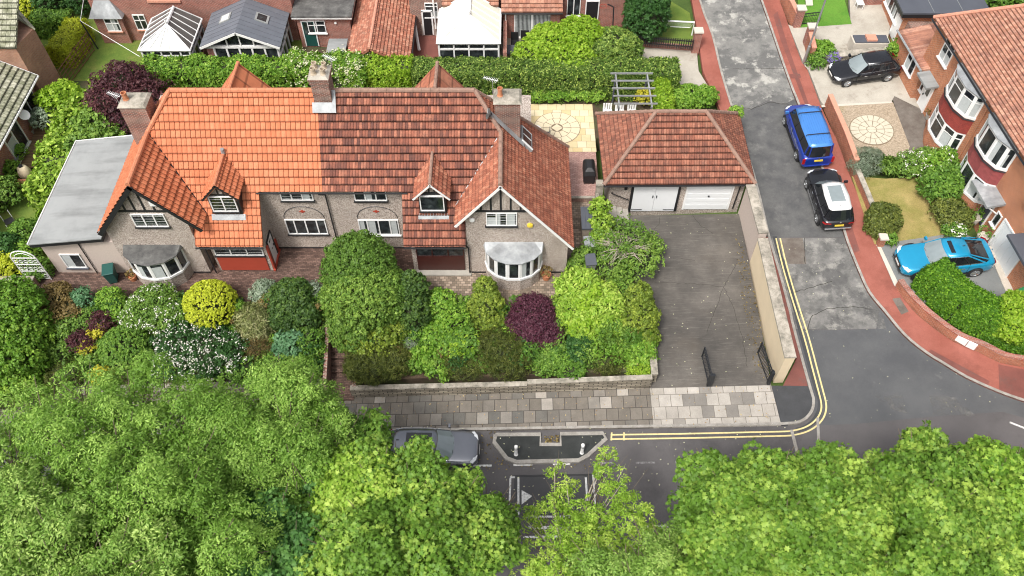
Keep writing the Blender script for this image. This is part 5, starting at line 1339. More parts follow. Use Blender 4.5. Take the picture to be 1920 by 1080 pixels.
door(Fk, (25.7, 53.5, 3.6), (0, 1, 0), (-1, 0, 0), 1.2, 2.0, 'white', glass=[(.2, .8, .45, .9)])
window(Fk, (25.7, 55.5, 4.2), (0, 1, 0), (-1, 0, 0), 1.8, 1.3, 2, sill='white')
# ---- houses at the left edge
D = thing('house', 'weathered brick house wall with mossy tiled roof at the upper left edge', 'house', (-34, 42, ZT), 0)
m = MB(); m.prism([(-30.6, 45.0, 7.0), (-31.1, 43.05, 7.0), (-44, 43.05, 7.0), (-44, 48, 7.0), (-34, 48, 7.0)], 5); m.build('wall', M['brick_pale'], D)
tile_roof('roof', [(-31.0, 42.9, 7.05), (-44, 42.9, 7.05), (-44, 47, 9.6), (-31.0, 47, 9.6)], M['tile_moss'], D, .28, .36)
m = MB(); m.slab([(-30.45, 44.9, 7.03), (-34.9, 46.4, 9.78), (-34.9, 50, 7.0)], .1); m.build('rear_roof', M['tile_moss'], D)
Eh = thing('house', 'low brick house with mossy ribbed tiles and white patio doors at the left edge', 'house', (-34, 39, ZT), 0)
m = MB(); m.box(-44, -31.15, 30, 42.6, ZT-.3, 4.8); m.build('wall', M['brick_red'], Eh)
tile_roof('roof', [(-30.62, 42.9, 4.9), (-30.62, 29.6, 4.9), (-36.5, 29.6, 8.4), (-36.5, 42.9, 8.4)], M['tile_moss'], Eh, .28, .36, amp=.05)
m = MB(); m.tube([(-30.6, 42.95, 4.85), (-30.6, 29.6, 4.85)], .07, 6); m.slab([(-30.6, 42.97, 4.93), (-36.5, 42.97, 8.45), (-36.5, 43.02, 8.25), (-30.6, 43.02, 4.75)], .03); m.build('gutter', M['white'], Eh)
window(Eh, (-31.15, 40.55, 3.1), (0, 1, 0), (1, 0, 0), 1.75, 1.45, [.42], transom=None, sill='white', curtain=.5)
window(Eh, (-31.15, 37.5, ZT+.1), (0, 1, 0), (1, 0, 0), 2.0, 2.15, 2, sill='white', curtain=.1, fw=.09)
m = MB(); m.lathe((-30.75, 39.9, 4.2), [(.02, 0), (.26, .05), (.34, .13)], 14, (.6, -.3, .75)); m.tube([(-31.1, 39.9, 4.0), (-30.75, 39.9, 4.2)], .02, 5); m.build('satellite_dish', M['white'], Eh)
# ---- the row along the top edge
A = thing('house', 'dark red brick house with two white four-pane windows and a small lead-roofed bay', 'house', (-22, 51, ZT), 0)
m = MB(); m.box(-29.3, -15.3, 50.1, 58, ZT-.3, 8); m.build('wall', M['brick_red'], A)
m = MB(); m.box(-29.3, -27.35, 49.75, 50.09, ZT-.3, 4.5); m.build('bay_wall', M['brick_red'], A)
m = MB(); m.prism([(-28.9, 50.08, 5.6), (-27.8, 50.08, 5.6), (-27.8, 50.09, 5.6), (-28.9, 50.09, 5.6)], bot=[(-29.5, 49.5, 4.51), (-27.15, 49.5, 4.51), (-27.15, 50.09, 4.51), (-29.5, 50.09, 4.51)]); m.build('bay_roof', M['lead'], A)
winY(A, 49.75, (204, 58), (230, 58), (191, 34), 2, transom=.62, sill='ridge_pink', curtain=.8)
winY(A, 50.1, (259, 55), (281, 55), (246, 27), 2, transom=.62, sill='ridge_pink', curtain=.3)
m = MB(); m.box(-25.2, -22.9, 50.0, 50.1, 5.45, 5.6); m.build('sill', M['ridge_pink'], A)
B = thing('house', 'red brick house with flat-roofed extension and a green back door', 'house', (-13, 52, ZT), 0)
m = MB(); m.box(-15.28, -10.9, 52.8, 58, ZT-.3, 8); m.build('wall', M['brick_red'], B)
m = MB(); m.box(-15.0, -11.3, 49.35, 52.79, ZT-.3, 4.85); bw = m.build('flat_roofed_extension', M['brick_red'], B)
m = MB(); m.box(-15.25, -11.05, 49.05, 52.79, 4.92, 5.04); m.build('roof', M['felt_dark'], bw); m = MB(); m.box(-15.23, -11.07, 49.08, 52.79, 4.78, 4.919); m.build('fascia', M['white'], bw)
winY(bw, 49.35, (580, 61), (613, 61), (576, 38), 2, transom=.62, sill='white', curtain=.3)
door(bw, (-14.72, 49.35, ZT+.1), BX, BY, .95, 2.1, 'plastic_green', glass=[(.15, .85, .45, .93)])
m = MB(); m.lathe((-12.3, 49.3, 4.35), [(.09, 0), (.09, .05)], 8, (0, -1, 0)); m.build('wall_lamp', M['white'], bw)
Sd = thing('outbuilding', 'long brick outbuilding with a weathered red tile roof, ridge pointing to the hedge', 'outbuilding', (-9.3, 48, ZT), 0)
m = MB(); m.prism([(-10.9, 45.5, 3.95), (-7.1, 45.5, 3.95), (-7.1, 56, 3.95), (-10.9, 56, 3.95)], 2); m.face([(-10.9, 45.5, 3.95), (-7.1, 45.5, 3.95), (-9.4, 45.5, 5.1)]); m.build('wall', M['brick_red'], Sd)
tile_roof('roof', [(-9.42, 45.3, 5.2), (-9.42, 56, 5.2), (-11.2, 56, 3.95), (-11.2, 45.3, 3.95)], M['tile_shed'], Sd, .22, .24)
tile_roof('roof', [(-9.42, 45.3, 5.2), (-9.42, 56, 5.2), (-6.85, 56, 3.9), (-6.85, 45.3, 3.9)], M['tile_shed'], Sd, .22, .24)
ridge([(-9.42, 45.3, 5.24), (-9.42, 56, 5.24)], M['ridge_pink'], Sd, .1)
m = MB(); m.tube([(-6.8, 45.3, 3.85), (-6.8, 56, 3.85)], .05, 6); m.build('gutter', M['black'], Sd)
Ch = thing('house', 'brick house with a dark doorway and white pipe behind the cream conservatory', 'house', (-3, 52, ZT), 0)
m = MB(); m.box(-7.2, -.9, 50.7, 58, ZT-.3, 8); m.build('wall', M['brick_dark'], Ch)
m = MB(); m.box(-6.3, -5.75, 50.6, 50.72, ZT+.1, 4.3); dk = m.build('door', M['black'], Ch); m = MB(); m.box(-6.42, -6.31, 50.58, 50.70, ZT+.1, 4.4); m.box(-5.74, -5.64, 50.58, 50.70, ZT+.1, 4.4); m.box(-6.42, -5.64, 50.58, 50.70, 4.31, 4.42); m.build('frame', M['white'], dk)
winY(Ch, 50.7, (798, 31), (822, 31), (795, 5), 1, transom=.75, sill='white', curtain=.2)
m = MB(); m.tube([(-5.55, 50.5, 7), (-5.45, 50.5, 3.0)], .06, 6); m.build('downpipe', M['white'], Ch)
tile_roof('lean_to_roof', [(-4.9, 50.3, 5.0), (-.95, 50.3, 5.0), (-.95, 52.5, 6.6), (-4.9, 52.5, 6.6)], M['tile_pink'], Ch, .25, .3)
Dh = thing('house', 'red brick house with sliding patio doors under a tiled lean-to roof', 'house', (3, 52, ZT), 0)
m = MB(); m.box(-.6, 3.4, 50.35, 51.49, ZT-.3, 4.65); m.box(-.88, 8.1, 51.5, 58, ZT-.3, 8); m.build('wall', M['brick_red'], Dh)
tile_roof('lean_to_roof', [(-.75, 50.05, 4.65), (3.55, 50.05, 4.65), (3.55, 52.6, 6.5), (-.75, 52.6, 6.5)], M['tile_pink'], Dh, .25, .3)
m = MB(); m.tube([(-.75, 49.98, 4.6), (3.55, 49.98, 4.6)], .06, 6); m.build('gutter', M['black'], Dh)
m = MB(); m.tube([(-.45, 50.2, 4.6), (-.45, 50.3, ZT)], .05, 6); m.build('downpipe', M['white'], Dh)
sdw = window(Dh, (.15, 50.35, ZT+.12), BX, BY, 2.55, 1.98, 2, sill='white', curtain=0, fw=.10)
m = MB()
for i in range(26):
    x = .30+i*.093
    if abs(x-1.42) > .07: m.box(x, x+.045, 50.28, 50.322, ZT+.24, 4.28)
m.build('blind', M['curtain'], sdw)
winY(Dh, 51.5, (1062, 29), (1087, 29), (1061, -3), 2, sill='white', bars=1)
door(Dh, (5.25, 51.5, ZT+.25), BX, BY, .98, 2.1, 'black', handle=False)
# conservatories
def conservatory(name, label, x0, x1, y0, y1, ze, zr, xr, yr, panel_f, panel_s, barmat='white', nb=5, wallm='brick_red', yback=None):
    t = thing(name, label, 'conservatory', ((x0+x1)/2, y0, ZT), 0)
    yback = yback or y1
    m = MB(); m.box(x0+.12, x1-.12, y0+.12, y1, ZT, ZT+.55); m.build('dwarf_wall', M[wallm], t)
    g = MB(); g.box(x0+.17, x1-.17, y0+.17, y1, ZT+.56, ze-.12); g.build('glazing', M['glass'], t)
    f = MB()
    n = nb
    for i in range(n+1):
        x = x0+.12+(x1-x0-.24)*i/n; f.box(x-.05, x+.05, y0+.10, y0+.19, ZT+.55, ze-.1)
    k = 4
    for xx in (x0, x1):
        s = 1 if xx == x0 else -1
        for i in range(k+1):
            y = y0+.12+(y1-y0-.2)*i/k; f.box(xx+s*.10, xx+s*.19, y-.04, y+.04, ZT+.55, ze-.1)
        f.box(xx+s*.095, xx+s*.185, y0+.1, y1, ze-.62, ze-.52)
    f.box(x0+.1, x1-.1, y0+.095, y0+.185, ze-.62, ze-.52); f.box(x0+.08, x1-.08, y0+.08, y0+.2, ZT+.55, ZT+.63)
    f.box(x0+.05, x1-.05, y0+.05, y0+.2, ze-.16, ze-.04)
    f.box(x0+.05, x0+.2, y0+.2, y1, ze-.16, ze-.04); f.box(x1-.2, x1-.05, y0+.2, y1, ze-.16, ze-.04)
    f.build('frame', M['white'], t)
    R0 = Vector((xr, yr, zr)); R1 = Vector((xr, yback, zr))
    fl0, fr0, bl_, br_ = Vector((x0, y0, ze)), Vector((x1, y0, ze)), Vector((x0, y1, ze)), Vector((x1, y1, ze))
    a = MB(); a.slab([fl0, fr0, R0], .03); a.build('roof_panel', M[panel_f], t)
    a = MB(); a.slab([fr0, br_, R1, R0], .03); a.build('roof_panel', M[panel_s], t)
    a = MB(); a.slab([bl_, fl0, R0, R1], .03); a.build('roof_panel', M[panel_s if panel_s != 'glaze_dark' else 'glaze_dark'], t)
    b = MB(); r = .035
    for i in range(nb+1): b.tube([fl0.lerp(fr0, i/nb)+Vector((0, 0, .02)), R0+Vector((0, 0, .02))], r, 5)
    nn = 5
    for (c0, c1) in ((fr0, br_), (fl0, bl_)):
        for i in range(1, nn+1):
            p = c0.lerp(c1, i/nn); q = R0.lerp(R1, max(0, (i-1.0)/(nn-1))); b.tube([p+Vector((0, 0, .02)), q+Vector((0, 0, .02))], r, 5)
    b.tube([R0, R1], .10, 6); b.tube([R0+Vector((0, 0, 0)), R0+Vector((0, 0, .3))], .05, 6)
    b.build('glazing_bars', M[barmat], t)
    e_ = MB(); e_.tube([bl_, fl0, fr0, br_], .06, 5); e_.build('gutter', M['white'], t)
    return t
conservatory('conservatory', 'white conservatory with thick white glazing bars and a dark-tinted hipped roof', -25.05, -21.55, 45.9, 49.4, 4.6, 5.9, -22.98, 46.98, 'glaze_pale', 'glaze_dark', nb=5, yback=48.9)
conservatory('conservatory', 'cream opaque-roofed conservatory behind the clipped hedge', -5.1, -.78, 46.65, 50.5, 4.6, 5.9, -2.86, 47.98, 'glaze_cream', 'glaze_cream', nb=4)
t = thing('conservatory', 'garden room with grey seamed pitched roof, two roof windows and a glazed gable', 'conservatory', (-18.3, 46.4, ZT), 0)
m = MB(); m.box(-20.7, -15.85, 46.6, 50.05, ZT, 4.5); m.face([(-20.7, 46.6, 4.5), (-15.85, 46.6, 4.5), (-18.3, 46.6, 5.65)]); m.build('glazing', M['glass'], t)
m = MB(); m.box(-20.72, -20.25, 46.55, 46.62, ZT, 4.5); m.build('brick_pier', M['brick_red'], t)
m = MB()
for i in range(6): x = -20.2+i*.86; m.box(x-.06, x+.06, 46.5, 46.61, ZT, 4.35)
m.box(-20.75, -15.8, 46.48, 46.62, 4.32, 4.5)
for i, x in enumerate((-19.2, -18.3, -17.4)): m.box(x-.04, x+.04, 46.5, 46.61, 4.5, 5.5-abs(x+18.3)*.5)
for i in range(5): y = 46.6+i*.85; m.box(-15.86, -15.78, y-.04, y+.04, ZT, 4.5)
m.box(-15.86, -15.78, 46.6, 50, 3.6, 3.7)
m.build('frame', M['white'], t)
zl_, zr_ = 4.6, 5.8
for sg in (-1, 1):
    xe_ = -18.3+sg*2.72
    a = MB(); P_ = [(-18.3, 46.2, zr_), (-18.3, 50.08, zr_), (xe_, 50.08, zl_), (xe_, 46.2, zl_)]; a.slab(P_, .10)
    ro = a.build('roof', M['zinc'], t)
    s_ = MB()
    for i in range(9):
        y = 46.25+i*.47; s_.tube([(-18.3, y, zr_+.01), (xe_, y, zl_+.01)], .018, 4)
    s_.build('roof_seam', M['felt_black'], ro)
    d_ = Vector((xe_+18.3, 0, zl_-zr_)).normalized(); n_ = Vector((-d_.z*sg, 0, d_.x*sg)) ; n_ = n_ if n_.z > 0 else -n_
    f_ = MB(); o_ = Vector((-18.3, 48.1, zr_))+d_*.9
    f_.bx(o_, d_, (0, 1, 0), 0, .9, 0, .85, -.02, .07, up=n_); rw = f_.build('roof_window', M['felt'], ro)
    f_ = MB(); f_.bx(o_, d_, (0, 1, 0), .14, .76, .1, .75, .06, .08, up=n_); f_.build('pane', M['glaze_pale'] if sg < 0 else M['glass'], rw)
    b_ = MB(); b_.bx(Vector((-18.3, 46.17, zr_)), d_, (0, 1, 0), 0, 2.96, 0, .04, -.16, .0, up=n_); b_.build('bargeboard', M['white'], ro)

# ================================================================== STREET AND GARDEN FURNITURE
def bollard(px_, py_, label):
    p = PT(px_, py_, isl_h); t = thing('bollard', label, 'bollard', p, 0, 'bollards on the build-out')
    m = MB(); m.lathe(p, [(.11, 0), (.11, .03), (.085, .05), (.085, .82), (.095, .84), (.095, .90), (.06, .95), (.01, .96)], 14); m.build('post', M['white'], t, smooth=False)
    m = MB(); m.lathe(p+Vector((0, 0, .62)), [(.088, 0), (.088, .12)], 14); m.build('reflective_band', M['alu'], t)
bollard(967.5, 852, 'white bollard at the left end of the black build-out')
bollard(1091, 849, 'white bollard at the right end of the black build-out')
# lamp column
p = PT(1507, 118, .1); t = thing('street_lamp', 'tall grey steel street lamp column beside the short brick wall', 'street lamp', p, 0)
m = MB(); m.tube([p, p+Vector((0, 0, 1.4)), p+Vector((0, 0, 1.41)), p+Vector((0, 0, 8))], [.10, .10, .065, .05], 10); m.build('column', M['alu'], t)
m = MB(); m.tube([p+Vector((0, 0, 8)), p+Vector((-.5, -.1, 8.2)), p+Vector((-1.0, -.2, 8.22))], [.04, .04, .04], 6); m.build('arm', M['alu'], t)
m = MB(); m.tube([p+Vector((-1.0, -.2, 8.2)), p+Vector((-1.5, -.3, 8.18))], [.12, .08], 8); m.build('lantern', M['alu'], t)
# iron drive gates
def iron_gate(label, a, b, z0, hgt, gp=None):
    a, b = Vector((*a, z0)), Vector((*b, z0)); r = (b-a); L = r.length; r.normalize(); n = Vector((-r.y, r.x, 0))
    t = thing('iron_gate', label, 'gate', a, 0, gp)
    m = MB(); m.bx(a, r, n, 0, .06, -.03, .03, .05, hgt+.1); m.bx(a, r, n, L-.05, L, -.03, .03, .05, hgt); m.bx(a, r, n, .06, L-.05, -.02, .02, .08, .13); m.bx(a, r, n, .06, L-.05, -.02, .02, hgt-.06, hgt)
    m.bx(a, r, n, .06, L-.05, -.02, .02, hgt*.72, hgt*.75); m.build('frame', M['iron'], t)
    m = MB(); k = int(L/.12)
    for i in range(1, k): m.tube([a+r*(L*i/k)+Vector((0, 0, .1)), a+r*(L*i/k)+Vector((0, 0, hgt-.05))], .011, 5)
    for i in range(1, k, 2):
        c = a+r*(L*(i+.5)/k)+Vector((0, 0, hgt*.86)); m.tube([c+(r*cos(q)+Vector((0, 0, sin(q))))*.05 for q in [pi*j/4 for j in range(9)]], .008, 4, False)
    m.build('bars', M['iron'], t)
    return t
q = PT(1328, 722, .1)
g_a = iron_gate('open iron gate leaf standing alone in the middle of the drive mouth', (q.x, q.y), (q.x-.12, q.y+1.75), q.z, 1.05)
m = MB(); m.box(q.x-.10, q.x+.16, q.y-.10, q.y+.04, q.z-.05, q.z+1.12); o = m.build('gate_post', M['iron'], g_a)
q = PT(1440, 718, .1)
g_b = iron_gate('open iron gate leaf folded back against the cream wall', (q.x-.02, q.y), (q.x-.25, q.y+1.85), q.z, 1.15)
m = MB(); m.box(q.x-.08, q.x+.06, q.y-.14, q.y+.04, q.z-.05, q.z+1.2); m.build('gate_post', M['iron'], g_b)
# white arched gate by the extension
t = thing('arched_gate', 'white wrought-iron arched gate at the corner of the flat-roofed extension', 'gate', (-27, 28.3, ZT), 0)
m = MB(); x0, x1, yy = -27.35, -26.0, 28.35
for x in (x0, x1): m.tube([(x, yy, ZT), (x, yy, 4.2)], .035, 6)
m.tube([(x0+(x1-x0)*(.5-.5*cos(a)), yy, 4.2+.62*sin(a)) for a in [pi*i/10 for i in range(11)]], .035, 6)
m.tube([(x0+(x1-x0)*(.5-.36*cos(a)), yy, 4.2+.42*sin(a)) for a in [pi*i/10 for i in range(11)]], .02, 5)
for z in (ZT+.1, ZT+.75, 3.65, 4.2): m.box(x0, x1, yy-.02, yy+.02, z, z+.05)
m.build('frame', M['white'], t)
m = MB()
for i in range(1, 10): x = x0+(x1-x0)*i/10; m.tube([(x, yy, ZT+.1), (x, yy, 4.2)], .012, 4)
for i in range(5):
    for z in (2.7, 3.35, 3.95):
        c = Vector((x0+(x1-x0)*(i+.5)/5, yy-.02, z)); m.tube([c+Vector((cos(q_), 0, sin(q_)))*.10 for q_ in [pi*j/4 for j in range(9)]], .014, 4, False)
m.build('scrollwork', M['white'], t)

def wheelie_bin(loc, rz, mat, label, lidmat=None, nm='wheelie_bin'):
    t = thing(nm, label, 'wheelie bin', (0, 0, 0))
    m = MB(); m.prism([(-.29, -.36, .98), (.29, -.36, .98), (.29, .34, .98), (-.29, .34, .98)], bot=[(-.22, -.25, .04), (.22, -.25, .04), (.22, .22, .04), (-.22, .22, .04)]); m.build('bin_body', M[mat], t, local=True, bevel=.02)
    m = MB(); m.prism([(-.30, -.40, 1.03), (.30, -.40, 1.03), (.30, .36, 1.10), (-.30, .36, 1.10)], bot=[(-.32, -.42, .985), (.32, -.42, .985), (.32, .38, .985), (-.32, .38, .985)]); m.build('lid', M[lidmat or mat], t, local=True, bevel=.02)
    m = MB(); m.tube([(-.24, .42, .98), (.24, .42, .98)], .02, 6); m.build('handle', M[mat], t, local=True)
    for sx in (-1, 1):
        m = MB(); m.lathe((sx*.24, .27, .11), [(.11, -.03), (.11, .03)], 12, (1, 0, 0)); m.build('wheel', M['tyre'], t, local=True)
    t.location = loc; t.rotation_euler = (0, 0, rz); return t
b_ = PZ(209, 532, ZT); wheelie_bin((b_.x+.1, b_.y+.25, ZT), .25, 'plastic_green', 'dark green wheelie bin against the pale extension wall')
b_ = PT(1893, 578, .1); wheelie_bin((b_.x+.35, b_.y+.3, b_.z), -1.2, 'plastic_green2', 'bright green wheelie bin by the white garage door')
wheelie_bin((4.4, 29.0, ZT), .1, 'felt', 'grey-blue wheelie bin under the bare-branched shrub', 'felt_black')
wheelie_bin((4.4, 30.3, ZT), .1, 'felt_black', 'black wheelie bin behind the grey-blue one in the side path', 'lead')
# low store beside the path
t = thing('garden_store', 'low grey timber store box in the side path', 'storage box', (4.5, 31.6, ZT)); m = MB(); m.box(4.05, 4.95, 31.2, 32.6, ZT, 3.35); m.build('box_body', M['wood'], t)
m = MB(); [m.prism([(4.0+i*.25, 31.1, 3.5), (4.24+i*.25, 31.1, 3.5), (4.24+i*.25, 32.7, 3.62), (4.0+i*.25, 32.7, 3.62)], .1) for i in range(4)]; m.build('lid', M['felt_black'], t)
# covered barbecue
t = thing('barbecue', 'barbecue under a black fitted cover on the pink block patio', 'barbecue', (4.75, 36.3, ZT), 0)
m = MB(); m.loft([[(4.4, 35.7, ZT+.15), (5.1, 35.7, ZT+.15), (5.1, 37.0, ZT+.15), (4.4, 37.0, ZT+.15)], [(4.38, 35.68, ZT+.8), (5.12, 35.68, ZT+.8), (5.12, 37.02, ZT+.8), (4.38, 37.02, ZT+.8)], [(4.45, 35.8, ZT+1.05), (5.05, 35.8, ZT+1.05), (5.05, 36.9, ZT+1.05), (4.45, 36.9, ZT+1.05)], [(4.6, 36.0, ZT+1.2), (4.9, 36.0, ZT+1.2), (4.9, 36.7, ZT+1.2), (4.6, 36.7, ZT+1.2)]]); m.build('cover', M['black'], t, bevel=.06)
m = MB(); [m.tube([(x, y, ZT), (x, y, ZT+.2)], .03, 6) for x in (4.5, 5.0) for y in (35.8, 36.9)]; m.build('legs', M['iron'], t)
# pergola
t = thing('pergola', 'open timber pergola with thin weathered rafters over the garden table', 'pergola', (7.8, 41.9, ZT))
xs_, ys_, zt_ = (6.75, 8.8), (40.4, 43.35), 4.55
for x in xs_:
    for y in ys_:
        m = MB(); m.box(x-.05, x+.05, y-.05, y+.05, ZT, zt_); m.build('post', M['felt_black'], t)
for x in xs_: m = MB(); m.box(x-.04, x+.04, ys_[0]-.25, ys_[1]+.2, zt_, zt_+.13); m.build('beam', M['felt'], t)
for i in range(5):
    y = ys_[0]+(ys_[1]-ys_[0])*i/4; m = MB(); m.bx((0, y, 0), (1, 0, 0), (0, 1, 0), xs_[0]-.35, xs_[1]+.35, -.03, .03, zt_+.131, zt_+.24); m.build('rafter', M['felt'], t)
# white table set
t = thing('garden_table', 'white slatted garden table under the pergola', 'table', (7.1, 40.9, ZT))
m = MB(); [m.box(6.0, 8.3, 40.45+i*.13, 40.56+i*.13, ZT+.72, ZT+.76) for i in range(7)]; m.build('tabletop', M['white'], t)
for x in (6.2, 8.1):
    for y in (40.6, 41.2): m = MB(); m.box(x-.04, x+.04, y-.04, y+.04, ZT, ZT+.719); m.build('leg', M['white'], t)
for i, x in enumerate((6.3, 7.1, 7.9)):
    t = thing('garden_chair', ['white garden chair at the left of the table under the pergola', 'white garden chair in the middle behind the table under the pergola', 'white garden chair at the right of the table under the pergola'][i], 'chair', (x, 41.9, ZT), 0, 'white garden chairs')
    m = MB(); m.box(x-.3, x+.3, 41.6, 42.15, ZT+.4, ZT+.45); m.build('seat', M['white'], t)
    m = MB(); [m.box(x-.3+j*.155, x-.19+j*.155, 42.16, 42.2, ZT+.45, ZT+.95) for j in range(4)]; m.build('backrest', M['white'], t)
    for dx in (-.27, .27):
        for y in (41.63, 42.13): m = MB(); m.box(x+dx-.025, x+dx+.025, y-.025, y+.025, ZT, ZT+.399); m.build('leg', M['white'], t)
# small round table with a grey chair
t = thing('bistro_table', 'round white bistro table at the edge of the yellow patio', 'table', (1.75, 39.4, ZT)); m = MB(); m.lathe((1.45, 39.9, ZT), [(.45, .70), (.45, .74)], 20); m.build('tabletop', M['white'], t); m = MB(); m.tube([(1.45, 39.9, ZT), (1.45, 39.9, ZT+.7)], .04, 6); m.build('stem', M['alu'], t)
t = thing('garden_chair', 'grey chair beside the round bistro table', 'chair', (2.1, 39.8, ZT))
m = MB(); m.box(1.95, 2.4, 39.55, 40.0, ZT+.42, ZT+.46); m.build('seat', M['felt_black'], t); m = MB(); m.box(2.41, 2.45, 39.55, 40.0, ZT+.46, ZT+.9); m.build('backrest', M['felt_black'], t)
for x in (1.97, 2.38):
    for y in (39.57, 39.98): m = MB(); m.tube([(x, y, ZT), (x, y, ZT+.42)], .015, 5); m.build('leg', M['alu'], t)
# goal, fence, hoop, washing post
t = thing('football_goal', 'small white goal frame on the lawn behind the picket fence', 'goal', (10, 53.5, ZT))
a, b = PZ(1236, 63, ZT+.02), PZ(1297, 66, ZT+.02)
m = MB(); m.tube([a, a+Vector((0, 0, 1.1)), b+Vector((0, 0, 1.1)), b], .06, 6); m.tube([a+Vector((0, 0, 1.1)), a+Vector((0, .9, 0)), b+Vector((0, .9, 0)), b+Vector((0, 0, 1.1))], .03, 5); m.build('frame', M['white'], t)
m = MB()
for i in range(13):
    p_, q_ = a.lerp(b, i/12), a.lerp(b, i/12)+Vector((0, .9, 0)); m.tube([p_+Vector((0, 0, 1.1)), q_], .006, 3)
for i in range(1, 6): m.tube([a+Vector((0, .9*i/6, 1.1*(1-i/6))), b+Vector((0, .9*i/6, 1.1*(1-i/6)))], .006, 3)
m.build('net', M['curtain'], t)
t = thing('picket_fence', 'black picket fence on a low brick wall by the cypress', 'fence', (9, 51, ZT+.62))
a, b = PZ(1193, 85, 2.7), PZ(1297, 93, 2.7)
for i in range(26):
    p_ = a.lerp(b, i/25); m = MB(); m.box(p_.x-.035, p_.x+.035, p_.y-.02, p_.y+.02, 2.7, 3.55); m.build('picket', M['black'], t)
m = MB(); r_ = (b-a).normalized()
for z in (2.85, 3.3): m.bx(Vector((a.x, a.y+.03, z)), r_, (0, 1, 0), 0, (b-a).length, 0, .04, 0, .08)
m.build('rail', M['black'], t)
p = PZ(1148, 72, ZT); t = thing('basketball_hoop', 'basketball hoop on a black pole by the back door', 'basketball hoop', p)
m = MB(); m.tube([p, p+Vector((-.15, 0, 2.6)), p+Vector((-.6, -.1, 2.9))], .05, 6); m.build('pole', M['iron'], t)
m = MB(); m.tube([p+Vector((-.9+.25*cos(a), -.1+.25*sin(a), 2.75)) for a in [pi*i/6 for i in range(13)]], .02, 5, False); m.build('rim', M['red_paint'], t)
p = PZ(184, 92, ZT); t = thing('washing_line_post', 'leaning washing line post on the left lawn', 'post', p)
m = MB(); m.tube([p, p+Vector((-.35, .1, 2.3))], .05, 6); m.build('post', M['iron'], t); m = MB(); top_ = p+Vector((-.35, .1, 2.3)); m.tube([top_, PZ(262, 106, 4.0)], .02, 4); m.tube([top_, PZ(166, -60, 5)], .02, 4); m.build('line', M['white'], t)
t = thing('trellis', 'brown diamond trellis between the yellow hedge and the lawn', 'trellis', PZ(150, 120, ZT))
a, b = PZ(127, 165, ZT), PZ(178, 95, ZT); m = MB(); r_ = (b-a).normalized(); L_ = (b-a).length
for i in range(8): m.bx(a, r_, Vector((-r_.y, r_.x, 0)), L_*i/7-.02, L_*i/7+.02, 0, .03, 0, 1.6)
for j in range(6): m.bx(a, r_, Vector((-r_.y, r_.x, 0)), 0, L_, -.03, 0, .1+j*.28, .14+j*.28)
m.build('lattice', M['wood_brown'], t)
# aerials
def aerial(loc, label, d, n=9, l=.8, w_=.38):
    t = thing('tv_aerial', label, 'aerial', loc); loc = Vector(loc); d = Vector(d).normalized(); s = d.cross(Vector((0, 0, 1))).normalized()
    m = MB(); m.tube([loc, loc+Vector((0, 0, 1.0))], .018, 5); m.build('mast', M['alu'], t)
    c = loc+Vector((0, 0, 1.0)); m = MB(); m.tube([c-d*l*.4, c+d*l*.6], .015, 4)
    for i in range(n): p_ = c-d*l*.3+d*l*.9*i/(n-1); m.tube([p_-s*w_*.5*(1-i/n*.4), p_+s*w_*.5*(1-i/n*.4)], .010, 4)
    m.build('elements', M['white'], t)
aerial((-20.35, 33.3, 10.4), 'television aerial on the left-hand chimney', (-1, .5, 0))
aerial((-9.15, 34.2, 12.0), 'television aerial on the big central chimney', (-.9, .6, 0))
aerial((-1.0, 33.9, 10.9), 'television aerial on the right-hand chimney', (-1, .4, 0))
t = thing('satellite_dish', 'grey satellite dish on the hip beside the right-hand chimney', 'satellite dish', (-1.1, 32.9, 10.3))
m = MB(); m.lathe((-1.15, 32.7, 10.65), [(.02, 0), (.20, .04), (.30, .10)], 16, (-.85, -.1, .35)); m.build('dish', M['felt_dark'], t); m = MB(); m.tube([(-1.05, 32.8, 10.3), (-1.05, 32.72, 10.72), (-1.1, 32.35, 10.85)], .02, 5); m.build('arm', M['iron'], t)
# pots and planters
def pot(px_, py_, z, r, h_, mat, label, nm='plant_pot', T_=False):
    p = PT(px_, py_, z) if T_ else PZ(px_, py_, z); t = thing(nm, label, 'plant pot', p); m = MB(); m.lathe(p, [(r*.7, 0), (r*.95, h_*.8), (r, h_), (r*.85, h_), (r*.8, h_*.85)], 14); m.build('pot', M[mat], t)
    P, N, ti, D_ = sample_lobes([(p.x, p.y, p.z+h_+r*.7, r*1.3, r*1.3, r*1.0)], 160, .6, .05, 6); leaf_object('plant', P, N, .12, 'oval', M['lf_russet' if r < .3 else 'lf_mid'], t, ti)
    return t
pot(251, 524, ZT, .24, .3, 'pot_clay', 'terracotta pot beside the left bay window')
pot(1024, 522, ZT, .28, .4, 'pot_clay', 'terracotta pot with a bushy plant right of the lead-roofed bay')
pot(1740, 222, 3.1, .26, .35, 'render_grey', 'grey stone pot beside the white front door')
pot(1823, 417, 2.75, .34, .5, 'concrete_pale', 'square-set concrete planter left of the dark front door')
pot(1837, 452, 2.65, .34, .5, 'concrete_pale', 'concrete planter between the dark front door and the garage')
pot(60, 250, ZT, .22, .3, 'render_grey', 'grey pot on the timber deck')
